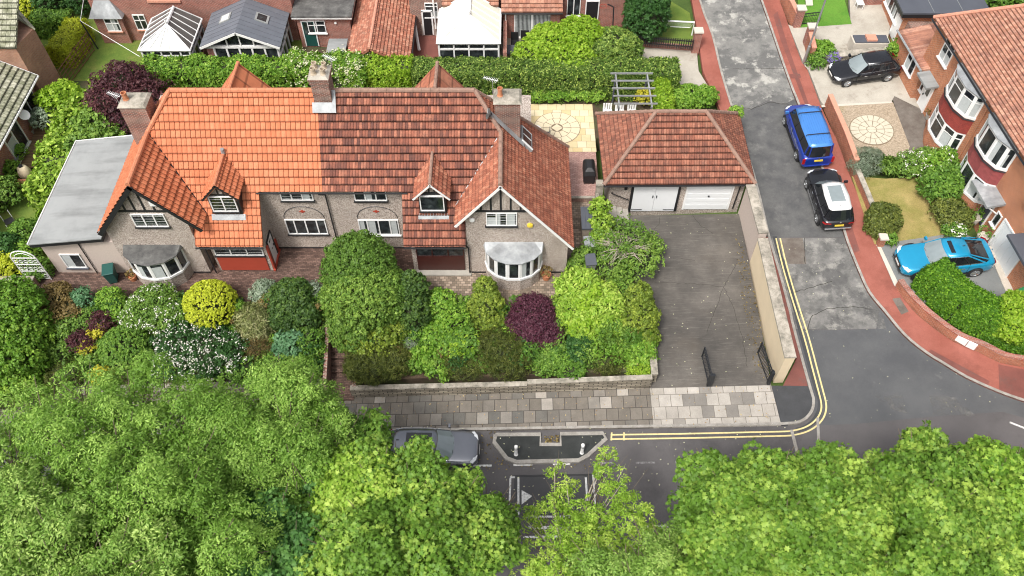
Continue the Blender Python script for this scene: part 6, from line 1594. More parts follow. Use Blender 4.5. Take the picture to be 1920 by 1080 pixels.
# things at the left edge
p = PZ(52, 356, ZT); t = thing('oil_drum_barbecue', 'rusty drum lying on its side on a stand on the left lawn', 'drum', p)
m = MB(); m.lathe(p+Vector((-.6, 0, .55)), [(.27, 0), (.28, .02), (.28, 1.05), (.26, 1.07)], 16, (1, 0, 0)); m.build('drum', M['pot_clay'], t); m = MB(); [m.tube([p+Vector((x, y, 0)), p+Vector((x*.8, 0, .5))], .02, 5) for x in (-.4, .4) for y in (-.2, .2)]; m.build('stand', M['iron'], t)
p = PZ(54, 335, ZT); t = thing('clay_oven', 'cream domed clay oven behind the rusty drum', 'oven', p)
m = MB(); m.lathe(p, [(.2, 0), (.38, .35), (.40, .6), (.28, .95), (.12, 1.05)], 16); m.build('dome', M['cream'], t, smooth=True); m = MB(); m.lathe(p+Vector((0, 0, 1.04)), [(.12, 0), (.12, .1), (.08, .1)], 10); m.build('chimney', M['iron'], t)
p = PZ(22, 305, ZT); t = thing('garden_bench', 'grey cushioned garden bench against the brick wall at the left edge', 'bench', p)
m = MB(); m.box(p.x-.1, p.x+.65, p.y-.7, p.y+.7, ZT+.35, ZT+.5); m.build('seat', M['felt'], t); m = MB(); m.box(p.x-.28, p.x-.11, p.y-.7, p.y+.7, ZT+.3, ZT+1.0); m.build('backrest', M['felt'], t); m = MB(); m.box(p.x-.05, p.x+.6, p.y-.65, p.y+.65, ZT, ZT+.349); m.build('base', M['wood'], t)
p = PZ(18, 432, ZT); t = thing('folding_chair', 'white-framed folding chair on the lawn at the left edge', 'chair', p)
m = MB(); m.bx(p, Vector((.8, .6, 0)), Vector((-.6, .8, 0)), 0, .5, 0, .5, .42, .45); m.build('seat', M['black'], t); m = MB()
for u_, v_ in ((0, 0), (.5, 0), (0, .5), (.5, .5)):
    q_ = p+Vector((.8, .6, 0))*u_+Vector((-.6, .8, 0))*v_; m.tube([q_, q_+Vector((0, 0, .45 if v_ < .3 else 1.0))], .02, 5)
m.build('frame', M['white'], t)
t = thing('parasol', 'folded pink parasol lying on the deck', 'parasol', PZ(50, 325, ZT)); m = MB(); a = PZ(28, 322, ZT+.4); b = PZ(62, 322, ZT+.4); m.tube([a, a.lerp(b, .5), b], [.06, .18, .03], 7); m.build('canopy', M['ridge_pink'], t)
# top right bits
p = PT(1625, 92, .1); t = thing('storage_box', 'white-sided storage box with dark lid behind the stone wall', 'storage box', p)
m = MB(); m.box(p.x-1.25, p.x+1.25, p.y-.45, p.y+.45, p.z, p.z+.8); m.build('box_body', M['concrete_pale'], t); m = MB(); m.box(p.x-1.15, p.x+1.15, p.y-.4, p.y+.4, p.z+.801, p.z+.87); m.build('lid', M['felt_black'], t)
t = thing('red_crate', 'red and white crate on the dark storage box lid', 'crate', p+Vector((-.1, 0, .87))); m = MB(); m.box(p.x-.35, p.x+.35, p.y-.32, p.y+.32, p.z+.872, p.z+1.0); m.build('crate', M['ridge_pink'], t)
t = thing('slide', 'pale turquoise plastic slide on the upper lawn', 'slide', PT(1517, 5, .1)); p = PT(1517, 12, .1); m = MB(); m.prism([(p.x-.25, p.y, p.z+.12), (p.x+.25, p.y, p.z+.12), (p.x+.25, p.y+1.9, p.z+1.0), (p.x-.25, p.y+1.9, p.z+1.0)], .08); m.build('chute', M['lf_blue'] if False else M['petal_white'], t)
p = PT(1609, 15, .1); t = thing('garden_chair', 'white folding chair on the concrete by the upper lawn', 'chair', p); m = MB(); m.box(p.x-.25, p.x+.25, p.y-.25, p.y+.25, p.z+.42, p.z+.46); m.build('seat', M['white'], t); m = MB(); m.box(p.x-.25, p.x+.25, p.y+.26, p.y+.3, p.z+.46, p.z+.95); m.build('backrest', M['white'], t)
for sx in (-.22, .22):
    for sy in (-.22, .22): m = MB(); m.tube([p+Vector((sx, sy, 0)), p+Vector((sx, sy, .42))], .018, 5); m.build('leg', M['white'], t)
iron_gate('small iron gate by the upper lawn', tuple(PT(1494, 50)[:2]), (PT(1494, 50).x+1.6, PT(1494, 50).y+.3), PT(1494, 50).z+.1, .95)
# street-name plates on the corner wall (edge-on, white)
for i, (a_, b_) in enumerate((((1787, 641), (1806, 652)), ((1807, 653), (1823, 660)))):
    p, q = PT(*a_), PT(*b_); r_ = Vector((q.x-p.x, q.y-p.y, 0)); L_ = r_.length; r_.normalize(); n_ = Vector((r_.y, -r_.x, 0))
    t = thing('street_sign', ['white wall sign, the left one of the two on the curved brick wall', 'white wall sign, the right one of the two on the curved brick wall'][i], 'sign', p)
    o_ = Vector((p.x, p.y, p.z+.20)); m = MB(); m.bx(o_, r_, n_, 0, L_, -.07, .02, 0, .46); m.build('sign_panel', M['white'], t)
# black rattan set outside the sliding doors
for i, (x, y) in enumerate(((.2, 49.3), (.9, 49.5))):
    t = thing('garden_chair', ['black garden chair left of the sliding doors', 'black garden chair in front of the sliding doors'][i], 'chair', (x, y, ZT), 0, 'black patio chairs')
    m = MB(); m.box(x-.28, x+.28, y-.28, y+.28, ZT+.38, ZT+.44); m.build('seat', M['black'], t); m = MB(); m.box(x-.28, x+.28, y+.29, y+.34, ZT+.4, ZT+1.05); m.build('backrest', M['black'], t)
    for sx in (-.25, .25):
        for sy in (-.25, .25): m = MB(); m.tube([(x+sx, y+sy, ZT), (x+sx, y+sy, ZT+.38)], .02, 5); m.build('leg', M['black'], t)
t = thing('patio_table', 'black patio table by the brick pier of the far house', 'table', (.0, 48.2, ZT)); m = MB(); m.box(-.55, .65, 47.6, 48.6, ZT+.68, ZT+.73); m.build('tabletop', M['felt_black'], t)
for x in (-.5, .6):
    for y in (47.65, 48.55): m = MB(); m.tube([(x, y, ZT), (x, y, ZT+.68)], .02, 5); m.build('leg', M['black'], t)
t = thing('brick_pier', 'narrow brick pier between the cream conservatory and the black patio table', 'pier', (-.6, 48, ZT)); m = MB(); m.box(-.62, -.35, 46.6, 50.3, ZT, 3.9); m.build('pier_body', M['brick_red'], t)
p = PZ(805, 62, ZT); t = thing('storage_chest', 'pale pink storage chest with blue bags on top, under the kitchen window', 'chest', p); m = MB(); m.box(p.x-.5, p.x+.5, p.y-.3, p.y+.3, ZT, ZT+.9); m.build('chest_body', M['dash_pale'], t)
m = MB(); blob_mb(m, (p.x-.2, p.y, ZT+1.0), (.25, .2, .14), 1, 1); blob_mb(m, (p.x+.25, p.y, ZT+.98), (.2, .2, .1), 1, 2); m.build('bags', M['lamp_clear'], t)
p = PZ(786, 70, ZT); t = thing('ladder', 'long white board leaning in the yard beside the outbuilding', 'board', p); m = MB(); m.tube([PZ(777, 40, ZT+.9), PZ(786, 94, ZT+.3)], .10, 4); m.build('board', M['white'], t)
t = thing('grey_shed', 'small shed with grey felt roof beside the green door', 'shed', PZ(635, 92, ZT)); a = PZ(617, 72, 3.9); b = PZ(652, 74, 3.9); m = MB(); m.box(a.x, b.x, a.y-1.6, a.y-.05, 3.82, 3.92); m.build('roof', M['felt'], t); m = MB(); m.box(a.x+.1, b.x-.1, a.y-1.5, a.y-.1, ZT, 3.81); m.build('wall', M['wood_brown'], t)

# ================================================================== VEHICLES (built nose along +x, then set down)
def car(nm, label, L, W_, Hh, style, paint, roofpaint, loc, rz, opts=()):
    t = thing(nm, label, 'van' if 'van' in opts else 'car', (0, 0, 0)); hw = W_/2
    S = dict(suv=dict(cowl=.275, rf=.43, rr=.90, tb=.965, hood=.92, nose=.78, belt=1.02, tail=1.02, wr=.37),
             hatch=dict(cowl=.29, rf=.45, rr=.86, tb=.965, hood=.84, nose=.64, belt=.92, tail=.95, wr=.33),
             coupe=dict(cowl=.30, rf=.44, rr=.70, tb=.93, hood=.95, nose=.78, belt=1.02, tail=1.12, wr=.38),
             van=dict(cowl=.155, rf=.27, rr=.965, tb=.99, hood=1.10, nose=.88, belt=1.15, tail=1.15, wr=.34))[style]
    X_ = lambda f: L*(.5-f)
    fs = [0, .012, .04, .09, .16, .22, S['cowl'], .36, .5, .64, .76, .86, .93, .975, .995, 1]
    wf = np.interp(fs, [0, .012, .04, .09, .16, .5, .86, .93, .975, .995, 1], [.66, .76, .87, .95, .985, 1, .995, .965, .90, .82, .74])
    if style == 'van': wf = np.interp(fs, [0, .012, .04, .09, .16, .93, .995, 1], [.74, .84, .92, .97, 1, 1, .97, .93])
    zt = np.interp(fs, [0, .012, .04, .10, S['cowl'], .5, .9, .975, 1], [S['nose']-.12, S['nose']-.04, S['nose']+.02, S['nose']+.07, S['hood'], S['belt'], S['tail'], S['tail']-.05, S['tail']-.14])
    rings = []
    for f, w_, z in zip(fs, wf, zt):
        y = hw*w_; b = .24 if .05 < f < .95 else .30; cr = .035
        h_ = [(y*.90, b), (y*.985, .40), (y*1.0, .58), (y*.985, z-.16), (y*.93, z-.045), (y*.80, z), (y*.4, z+cr)]
        r = [(X_(f), yy, zz) for yy, zz in h_]+[(X_(f), 0, z+cr*1.2)]+[(X_(f), -yy, zz) for yy, zz in h_[::-1]]
        rings.append(r)
    m = MB(); m.loft(rings); body = m.build('body', M[paint], t, smooth=True, fix=True, local=True, subsurf=1)
    # greenhouse
    zb = S['belt']+.0; H = Hh-.03; wb = hw*.90; wt = hw*(.68 if style != 'van' else .78)
    xc, xf, xr, xt = X_(S['cowl']), X_(S['rf']), X_(S['rr']), X_(S['tb'])
    mid_ = (xf+xr)/2; zc = S['hood']+.02; ztl = S['tail']+.01
    base = [(xc+.10, 0, zc), (xc+.05, wb*.5, zc), (xc-.16, wb*.93, zc+.01), (mid_+.1, wb*.985, zb), (xt+.30, wb*.95, ztl), (xt+.02, wb*.74, ztl-.02), (xt-.03, wb*.36, ztl-.02), (xt-.04, 0, ztl-.02)]
    topl = [(xf+.06, 0, H), (xf+.03, wt*.5, H-.01), (xf-.06, wt*.95, H-.05), (mid_, wt*1.04, H-.02), (xr+.14, wt*.96, H-.06), (xr+.0, wt*.78, H-.05), (xr-.03, wt*.4, H-.03), (xr-.04, 0, H-.03)]
    if style == 'coupe': topl = [(xf+.06, 0, H), (xf+.03, wt*.5, H-.01), (xf-.06, wt*.95, H-.05), (mid_, wt*1.02, H-.02), (xr+.10, wt*.92, H-.10), (xr, wt*.80, H-.09), (xr-.03, wt*.4, H-.06), (xr-.04, 0, H-.05)]
    mir = lambda l: l+[(x, -y, z) for x, y, z in l[-2:0:-1]]
    B_, T_ = mir(base), mir(topl); n = len(B_)
    g = MB()
    for i in range(n):
        j = (i+1) % n; g.cur = 1 if i in (0, 1, n-1, n-2) else 0
        g.face([B_[i], B_[j], T_[j], T_[i]])
    g.build('windows', [M['carglass'], M['screen']], t, local=True, smooth=False)
    rp = MB(); c_ = [(mid_+(x-mid_)*.8, y*.72, Hh+.01) for x, y, z in T_]; e_ = [(mid_+(x-mid_)*1.0, y*1.015, z+.012) for x, y, z in T_]; e2 = [(mid_+(x-mid_)*1.0, y*1.015, z-.03) for x, y, z in T_]
    rp.loft([e2, e_, c_]); rp.build('roof', M[roofpaint], t, local=True, smooth=True)
    for s in (1, -1):
        for i, w_ in ((2, .035), (4, .045 if style != 'van' else .06)):
            pl = MB(); pl.tube([(B_[i][0], s*B_[i][1], B_[i][2]-.02), (T_[i][0], s*T_[i][1]*1.01, T_[i][2]+.01)], w_, 6); pl.build('pillar', M[paint], t, local=True)
        pl = MB(); pl.tube([(B_[5][0], s*B_[5][1], B_[5][2]), (T_[5][0], s*T_[5][1]*1.01, T_[5][2]+.01)], .04, 6); pl.build('pillar', M[paint], t, local=True)
    bp = MB()
    for s in (1, -1):
        for q in (.36, .70): a = Vector((base[2][0]*(1-q)+base[4][0]*q, s*wb*.985, zb)); b = Vector((topl[2][0]*(1-q)+topl[4][0]*q, s*wt*1.0, H-.04)); bp.tube([a, b], .03, 5)
    bp.build('door_pillars', M['black'], t, local=True)
    tr = MB()
    for s in (1, -1): tr.tube([(x, s*y*1.01, z+.01) for x, y, z in base[2:5]], .016, 5)
    if 'chrome' in opts:
        for s in (1, -1): tr.tube([(x, s*y*1.02, z-.01) for x, y, z in (base[2], topl[2], topl[3], topl[4], base[4])], .014, 5)
    for q in ((.315, .50, .70) if style != 'van' else (.30, .47, .70)):
        y = hw*1.004; z = S['belt']+.0; x = X_(q)
        for s in (1, -1): dm = MB(); dm.tube([(x, s*y*.985, .36), (x, s*y*1.0, .58), (x, s*y*.985, z-.16), (x, s*y*.94, z-.05)], .011, 4); dm.build('door_seam', M['black'], t, local=True)
    tr.build('window_trim', M['chrome' if style != 'van' else 'black'], t, local=True)
    # wheels
    for f in ((.185, .80) if style != 'van' else (.175, .79)):
        for s in (1, -1):
            wr = S['wr']; x = X_(f); y = s*(hw-.10)
            a = MB(); a.lathe((x, s*(hw-.02), wr), [(wr+.055, -.05), (wr+.055, .028), (wr+.02, .034)], 24, (0, s, 0)); a.build('wheel_arch', M['black'], t, local=True)
            w_ = MB(); w_.lathe((x, y, wr), [(wr*.6, -.10), (wr*.96, -.10), (wr, -.06), (wr, .10), (wr*.94, .145), (wr*.70, .150), (wr*.68, .12)], 24, (0, s, 0)); wo = w_.build('wheel', M['tyre'], t, local=True)
            r_ = MB(); r_.lathe((x, y, wr), [(wr*.69, .10), (wr*.69, .150), (wr*.62, .152), (wr*.60, .125), (.07, .125), (.06, .155)], 24, (0, s, 0)); r_.build('rim', M['felt_black' if 'darkrim' in opts else 'alu'], wo, local=True)
            sp = MB()
            for k in range(5):
                a_ = 2*pi*k/5; sp.tube([(x+.04*cos(a_), y+s*.150, wr+.04*sin(a_)), (x+wr*.64*cos(a_), y+s*.150, wr+wr*.64*sin(a_))], .030, 4)
            sp.build('spokes', M['chrome'], wo, local=True)
    # lamps, grille, plates, mirrors
    zn = S['nose']
    for s in (1, -1):
        hl = MB(); hl.loft([[(X_(.012)+.0, s*hw*.44, zn-.16), (X_(.012)+.02, s*hw*.44, zn-.03), (X_(.05), s*hw*.50, zn+.02)], [(X_(.022), s*hw*.70, zn-.15), (X_(.022)+.01, s*hw*.70, zn-.01), (X_(.055), s*hw*.70, zn+.045)], [(X_(.055), s*hw*.90, zn-.10), (X_(.055), s*hw*.905, zn-.01), (X_(.085), s*hw*.86, zn+.04)]]); hl.build('headlight', M['lamp_clear'], t, local=True, fix=True)
        tl = MB()
        zz = S['tail']-.12
        if style == 'van': tl.box(X_(1)-.01, X_(.985), s*hw*.84, s*hw*1.0, .62, 1.02)
        else: tl.loft([[(X_(.999)-.012, s*hw*.50, zz-.08), (X_(.999)-.012, s*hw*.50, zz+.02)], [(X_(.990)-.01, s*hw*.82, zz-.12), (X_(.992)-.01, s*hw*.82, zz+.04)], [(X_(.955), s*hw*.975, zz-.10), (X_(.955), s*hw*.965, zz+.04)]], close=False, caps=False)
        tl.build('taillight', M['lamp_red'], t, local=True)
        mr = MB(); mr.loft([[(xc-.22+dx, s*(hw*.96+dy), S['belt']+dz) for dx, dz in ((.07, 0), (.05, .14), (-.05, .14), (-.06, 0))] for dy in (0, .20)]); mr.build('wing_mirror', M[roofpaint if 'lightmirror' in opts else paint], t, local=True, fix=True)
        hd = MB()
        for q in (.44, .64): hd.box(X_(q)-.09, X_(q)+.09, s*hw*.995, s*(hw+.022), S['belt']-.20, S['belt']-.165)
        hd.build('door_handles', M['chrome'], t, local=True)
        si = MB(); si.box(X_(.72), X_(.26), s*hw*.97, s*(hw+.012), .22, .36); si.build('sill', M['chrome' if 'chromesill' in opts else 'black'], t, local=True)
    gr = MB(); gr.box(X_(.0)-.005, X_(0)+.02, -hw*.40, hw*.40, zn-.30, zn-.08); gr.box(X_(0)-.0, X_(0)+.018, -hw*.6, hw*.6, .32, .44); gr.build('grille', M['black'], t, local=True)
    np_ = MB(); np_.box(X_(0)+.021, X_(0)+.035, -.26, .26, .47, .58); np_.build('front_plate', M['plate_w'], t, local=True)
    np_ = MB(); np_.box(X_(1)-.045, X_(1)-.005, -.26, .26, .66 if style != 'van' else .80, .77 if style != 'van' else .91); np_.build('rear_plate', M['plate_y'], t, local=True)
    m = MB(); m.box(X_(1)-.04, X_(1)+.1, -hw*.78, hw*.78, .36, .46); m.build('rear_bumper', M['chrome' if 'chromesill' in opts else ('black' if style != 'van' else paint)], t, local=True, bevel=.02)
    m = MB(); m.lathe((X_(1)-.012, 0, S['tail']-.02 if style != 'van' else 1.02), [(.055, -.0), (.055, .012)], 14, (-1, 0, 0)); m.build('badge', M['chrome'], t, local=True)
    if 'sunroof' in opts:
        m = MB(); a = xf-.25; b = mid_+.15 if style == 'coupe' else mid_-.45; m.loft([[(a, -wt*.62, Hh+.004), (a, wt*.62, Hh+.004), (b, wt*.62, Hh+.008), (b, -wt*.62, Hh+.008)], [(a-.03, -wt*.58, Hh+.022), (a-.03, wt*.58, Hh+.022), (b+.03, wt*.58, Hh+.022), (b+.03, -wt*.58, Hh+.022)]]); m.build('sunroof', M['screen' if 'palesun' in opts else 'carglass'], t, local=True)
    if 'rails' in opts:
        for s in (1, -1): m = MB(); m.tube([(xf-.1, s*wt*.93, Hh-.03), (xf-.3, s*wt*.97, Hh+.05), (xr+.4, s*wt*.95, Hh+.05), (xr+.2, s*wt*.9, Hh-.03)], .02, 6); m.build('roof_rail', M['chrome'], t, local=True)
    if 'bars' in opts:
        for f in (.40, .78):
            x = X_(f); m = MB(); m.tube([(x, -wt*.95, Hh), (x, -wt*.92, Hh+.09), (x, 0, Hh+.10), (x, wt*.92, Hh+.09), (x, wt*.95, Hh)], .028, 6); m.build('roof_bar', M['black'], t, local=True)
        m = MB()
        for k in range(-4, 5): m.box(xr+.2, xf-.2, k*.14-.012, k*.14+.012, Hh+.0, Hh+.022)
        m.build('roof_ribs', M[roofpaint], t, local=True)
        for s in (1, -1): m = MB(); m.bx((0, 0, 0), (1, 0, 0), (0, 1, 0), X_(.80), X_(.42), s*hw*.985, s*(hw+.01), .78, .82); m.build('slide_rail', M['chrome'], t, local=True)
    if 'fin' in opts: m = MB(); m.loft([[(xr+.35, -.02, Hh), (xr+.35, .02, Hh)], [(xr+.2, -.015, Hh+.07), (xr+.2, .015, Hh+.07)], [(xr+.17, -.02, Hh), (xr+.17, .02, Hh)]], close=False, caps=False); m.build('aerial_fin', M['black'], t, local=True)
    m = MB(); m.tube([(xc+.05, wb*.1, zc+.03), (xc-.12, wb*.62, zc+.10)], .012, 4); m.tube([(xc+.04, -wb*.5, zc+.03), (xc-.05, wb*.05, zc+.07)], .012, 4); m.build('wipers', M['black'], t, local=True)
    tx, ty = cos(rz), sin(rz)
    t.location = loc
    # tilt with the hillside
    nrm_ = Vector((-.06, -.05, 1)).normalized()
    Rm = Matrix.Rotation(rz, 3, 'Z'); q = Vector((0, 0, 1)).rotation_difference(nrm_).to_matrix() @ Rm
    t.rotation_euler = q.to_euler()
    return t
def paintm(name, c, flake=.5, rough=.25):
    t = NT(name); t.col(t.mix(t.noise(2.0), sc(c, .9), sc(c, 1.08))).set(rough, flake, .5, .8); t.b.inputs['Coat Roughness'].default_value = .06; return t.m
M['p_black'] = paintm('black paintwork', (.020, .021, .026)); M['p_grey'] = paintm('grey metallic paintwork', (.20, .21, .235), .6)
M['p_blue'] = paintm('deep blue paintwork', (.014, .045, .32), .25); M['p_blueskylit'] = paintm('skylit blue paintwork', (.06, .22, .58), .2)  # second blue is lightened to carry the sky's reflection on the roof
M['p_turq'] = paintm('turquoise paintwork', (.012, .30, .52), .3); M['p_white'] = paintm('white paintwork', (.72, .72, .71), .0)
def onT(x, y, h=0): return (x, y, T(x, y)+h)
car('parked_car', 'dark grey estate car parked at the kerb, half under the sycamore', 4.75, 1.92, 1.62, 'suv', 'p_grey', 'p_grey', onT(-4.02, 18.82), -.035, ('rails', 'sunroof', 'fin'))
car('parked_van', 'bright blue camper van with roof bars parked half on the red pavement', 4.95, 1.95, 1.97, 'van', 'p_blue', 'p_blueskylit', onT(18.85, 39.45, .06), pi/2+.06, ('van', 'bars', 'lightmirror'))
car('parked_car', 'black SUV with a white roof and glass sunroof behind the blue van', 4.4, 1.98, 1.66, 'suv', 'p_black', 'p_white', onT(19.15, 34.2, .05), pi/2+.03, ('sunroof', 'palesun', 'chromesill', 'fin'))
car('parked_car', 'black hatchback on the pale concrete drive beside the rockery wall', 4.5, 1.86, 1.46, 'hatch', 'p_black', 'p_black', onT(23.75, 45.25, .11), pi+.13, ('chrome', 'fin'))
car('parked_car', 'turquoise coupe SUV nose-out on the grey tarmac drive', 5.05, 2.04, 1.62, 'coupe', 'p_turq', 'p_turq', onT(24.45, 29.45, .11), pi+.04, ('chrome', 'sunroof', 'fin'))

# ================================================================== PLANTS
def LB(px_, py_, z, r, rz_=None, ry=None):
    p = PZ(px_, py_, z); return (p.x, p.y, z, r, ry or r, rz_ or r)
G_BANK = 'shrubs on the front bank'
def S_(nm, label, lobes, n, size, kind, mat, **k): return shrub(nm, label, 'shrub', lobes, n, size, kind, mat, **k)
# right-hand bank
S_('conifer_shrub', 'very large rounded bright green conifer in front of the middle of the two houses', [LB(675, 505, 4.4, 1.9, 1.9), LB(685, 560, 3.4, 2.1, 2.2), LB(650, 560, 2.9, 1.25, 1.6), LB(725, 560, 3.2, 1.5, 1.8), LB(670, 610, 2.3, 1.5, 1.3)], 46000, .15, 'spray', 'lf_conifer', along=True, per=16, clump=.11, rough=.13, k=5)
S_('conifer_shrub', 'yellow-green spreading conifer at the foot of the very large rounded one', [LB(705, 635, 2.0, 1.25, .95), LB(665, 630, 1.9, .9, .8), LB(735, 615, 2.2, .9, .8)], 7000, .18, 'spray', 'lf_conifer_y', along=True)
S_('conifer_shrub', 'dark green upright conifer just right of the very large rounded one', [LB(775, 550, 3.4, .9, 1.5), LB(775, 590, 2.6, 1.0, 1.4)], 9000, .16, 'spray', 'lf_conifer_d', along=True, per=14, clump=.08)
S_('conifer_shrub', 'cone-shaped golden green conifer left of the curved lead-roofed bay', [LB(910, 550, 3.3, .62, 1.2), LB(912, 580, 2.6, .98, 1.3), LB(915, 600, 2.0, 1.05, 1.0)], 10000, .15, 'spray', 'lf_conifer_y', along=True, per=14, clump=.07)
S_('japanese_maple', 'domed dark purple maple in front of the curved lead-roofed bay', [LB(1000, 590, 2.6, 1.15, .9), LB(1015, 620, 2.1, 1.15, .9), LB(985, 610, 2.2, 1.0, .9), LB(1025, 635, 1.9, .95, .8)], 16000, .11, 'quad', 'lf_purple', rough=.06)
S_('golden_shrub', 'lime and yellow leaved shrub at the top of the bank beside the bare-branched one', [LB(1085, 545, 3.0, 1.2, .9), LB(1120, 575, 2.6, 1.3, 1.0), LB(1080, 590, 2.4, 1.1, .9), LB(1140, 605, 2.1, .95, .8), LB(1100, 620, 1.9, .9, .7)], 9000, .26, 'leaflet', 'lf_lime', rough=.25, per=10, clump=.18)
P_, N_, t_, D_ = None, None, None, None
S_('golden_shrub', 'broader yellow leaves in the heart of the lime shrub above the drive corner', [LB(1105, 560, 3.05, 1.1, .8), LB(1090, 600, 2.5, 1.0, .7)], 2600, .22, 'oval', 'lf_privet', core=None, rough=.3)
S_('conifer_shrub', 'dark gold cone-shaped conifer at the edge of the concrete drive', [LB(1198, 565, 3.0, .75, 1.3), LB(1196, 600, 2.3, 1.1, 1.3), LB(1200, 630, 1.7, 1.0, .9)], 10000, .15, 'spray', 'lf_conifer_y', along=True, per=14, clump=.08, group=None)
S_('spreading_conifer', 'low feathery olive conifer hanging over the wall beside the steps', [LB(695, 678, 1.6, 1.3, .7), LB(735, 674, 1.5, 1.1, .7), LB(672, 692, 1.2, .7, .55)], 9000, .20, 'blade', 'lf_olive', along=True, rough=.1)
S_('spreading_conifer', 'low feathery olive conifer hanging over the wall below the domed purple maple', [LB(940, 650, 1.8, 1.4, .8), LB(955, 668, 1.6, 1.35, .6), LB(915, 670, 1.5, 1.0, .5)], 9500, .20, 'blade', 'lf_olive', along=True, rough=.1)
S_('heather', 'small brown-green heather mound near the right end of the stone retaining wall', [LB(1130, 668, 1.7, 1.0, .5), LB(1145, 680, 1.55, .7, .4)], 4000, .15, 'blade', 'lf_olive', along=True)
S_('leafy_shrub', 'bright fresh green shrub between the dark upright conifer and the golden cone', [LB(828, 570, 2.8, .85, .7), LB(850, 600, 2.4, .9, .7), LB(838, 620, 2.0, .8, .7)], 4200, .15, 'oval', 'lf_bright', rough=.18)
S_('hydrangea', 'green hydrangea with pale round flower heads in the middle of the bank', [LB(870, 640, 2.1, .85, .6), LB(845, 650, 1.9, .7, .6)], 2200, .2, 'oval', 'lf_mid', rough=.15, flowers=('lf_privet', 500, .13))
S_('leafy_shrub', 'mid green leafy shrub left of the pale-headed hydrangea', [LB(815, 630, 2.1, .75, .6), LB(800, 665, 1.6, .8, .6), LB(825, 690, 1.3, .7, .5)], 3800, .16, 'oval', 'lf_bright', rough=.2)
S_('heather', 'dark olive mound spilling over the wall under the hydrangea', [LB(860, 682, 1.5, .9, .45), LB(885, 684, 1.45, .8, .4)], 4500, .15, 'blade', 'lf_olive', along=True)
S_('silver_shrub', 'blue-grey wispy plant between the spreading conifer and the steps side shrubs', [LB(775, 645, 1.7, .5, .5)], 900, .16, 'blade', 'lf_silver', along=True)
S_('leafy_shrub', 'dark green low shrub right of the domed purple maple', [LB(1040, 670, 1.7, .95, .6), LB(1070, 690, 1.5, .8, .5), LB(1020, 682, 1.5, .6, .4)], 5000, .13, 'oval', 'lf_mid', rough=.15)
S_('leafy_shrub', 'glossy green shrub just above the heather mound on the right of the bank', [LB(1085, 655, 1.9, .8, .6)], 2500, .15, 'oval', 'lf_dark', rough=.15)
S_('leafy_shrub', 'bright green shrub at the corner of the bank and the concrete drive', [LB(1195, 660, 1.6, .95, .7), LB(1205, 640, 1.7, .6, .6)], 4200, .15, 'oval', 'lf_bright', rough=.2)
S_('box_shrub', 'small lime green clipped plant at the right end of the stone retaining wall', [LB(1198, 690, 1.35, .72, .45)], 3200, .09, 'quad', 'lf_privet', rough=.05)
# bare-branched shrub
t = S_('bare_branched_shrub', 'shrub with pale bare twigs radiating from its middle beside the drive', [LB(1165, 455, 2.9, 1.7, 1.0), LB(1145, 500, 2.4, 1.4, .8), LB(1195, 485, 2.5, 1.3, .9), LB(1130, 470, 2.6, 1.1, .9), LB(1215, 465, 2.3, .9, .7)], 9000, .13, 'oval', 'lf_conifer', rough=.25, core=.55, thick=.5)
m = MB(); c = PZ(1168, 470, 3.3)
for i in range(46):
    a = rng.random()*2*pi; l = 1.0+rng.random()*.9; e = c+Vector((cos(a)*l, sin(a)*l*.9, .35+rng.random()*.25-l*.12)); md = c.lerp(e, .5)+Vector((rng.normal()*.12, rng.normal()*.12, .22))
    m.tube([c+Vector((0, 0, -.3)), md, e], [.028, .018, .006], 4)
    for _ in range(2): e2 = md.lerp(e, .4)+Vector((rng.normal()*.3, rng.normal()*.3, .1)); m.tube([md.lerp(e, .2), e2], [.010, .004], 3)
m.build('bare_twigs', M['bark_pale'], t)
S_('laurel_bush', 'tall narrow yellow-green laurel at the head of the garage steps', [LB(1125, 395, 3.6, .55, .8), LB(1127, 425, 3.1, .65, .9), LB(1128, 455, 2.8, .7, .8)], 2400, .2, 'oval', 'lf_laurel', rough=.15)
S_('leafy_shrub', 'small green bush beneath the bare-branched shrub by the bins', [LB(1095, 480, 2.9, .55, .5), LB(1080, 500, 2.7, .45, .4)], 1300, .14, 'oval', 'lf_conifer', rough=.2)
# left-hand bank
S_('evergreen_bush', 'very large glossy green evergreen at the left edge of the picture', [LB(25, 590, 3.4, 1.7, 1.8), LB(20, 650, 2.6, 2.0, 1.9), LB(55, 630, 2.6, 1.2, 1.4), LB(-40, 610, 2.8, 1.9, 1.9), LB(35, 700, 1.5, 1.5, 1.1)], 30000, .19, 'spray', 'lf_bright', along=True, per=16, clump=.15, rough=.15, k=4)
S_('russet_shrub', 'bronze and green loose shrub right of the very large glossy evergreen', [LB(105, 560, 2.9, .9, .6), LB(95, 590, 2.6, .9, .7), LB(130, 580, 2.6, .8, .6)], 4000, .14, 'oval', 'lf_russet', rough=.25)
S_('leafy_shrub', 'small mint green shrub below the dark wheelie bin', [LB(155, 558, 2.9, .5, .4)], 1000, .13, 'oval', 'lf_blue', rough=.2)
S_('leafy_shrub', 'bright green low shrub on the terrace edge below the white-framed left bay', [LB(207, 560, 2.8, .65, .45), LB(215, 580, 2.6, .7, .45)], 2200, .13, 'oval', 'lf_bright', rough=.2)
S_('leafy_shrub', 'dark mixed shrub behind the purple maple foliage on the left bank', [LB(120, 620, 2.2, 1.0, .6), LB(160, 600, 2.3, .8, .5), LB(175, 650, 1.7, .9, .6), LB(110, 660, 1.7, 1.0, .6)], 6500, .14, 'oval', 'lf_conifer', rough=.25)
S_('japanese_maple', 'small spreading dark purple maple on the left bank', [LB(190, 605, 2.6, .62, .4), LB(155, 640, 2.2, .7, .5)], 2600, .13, 'quad', 'lf_purple_b', rough=.3, core=.5)
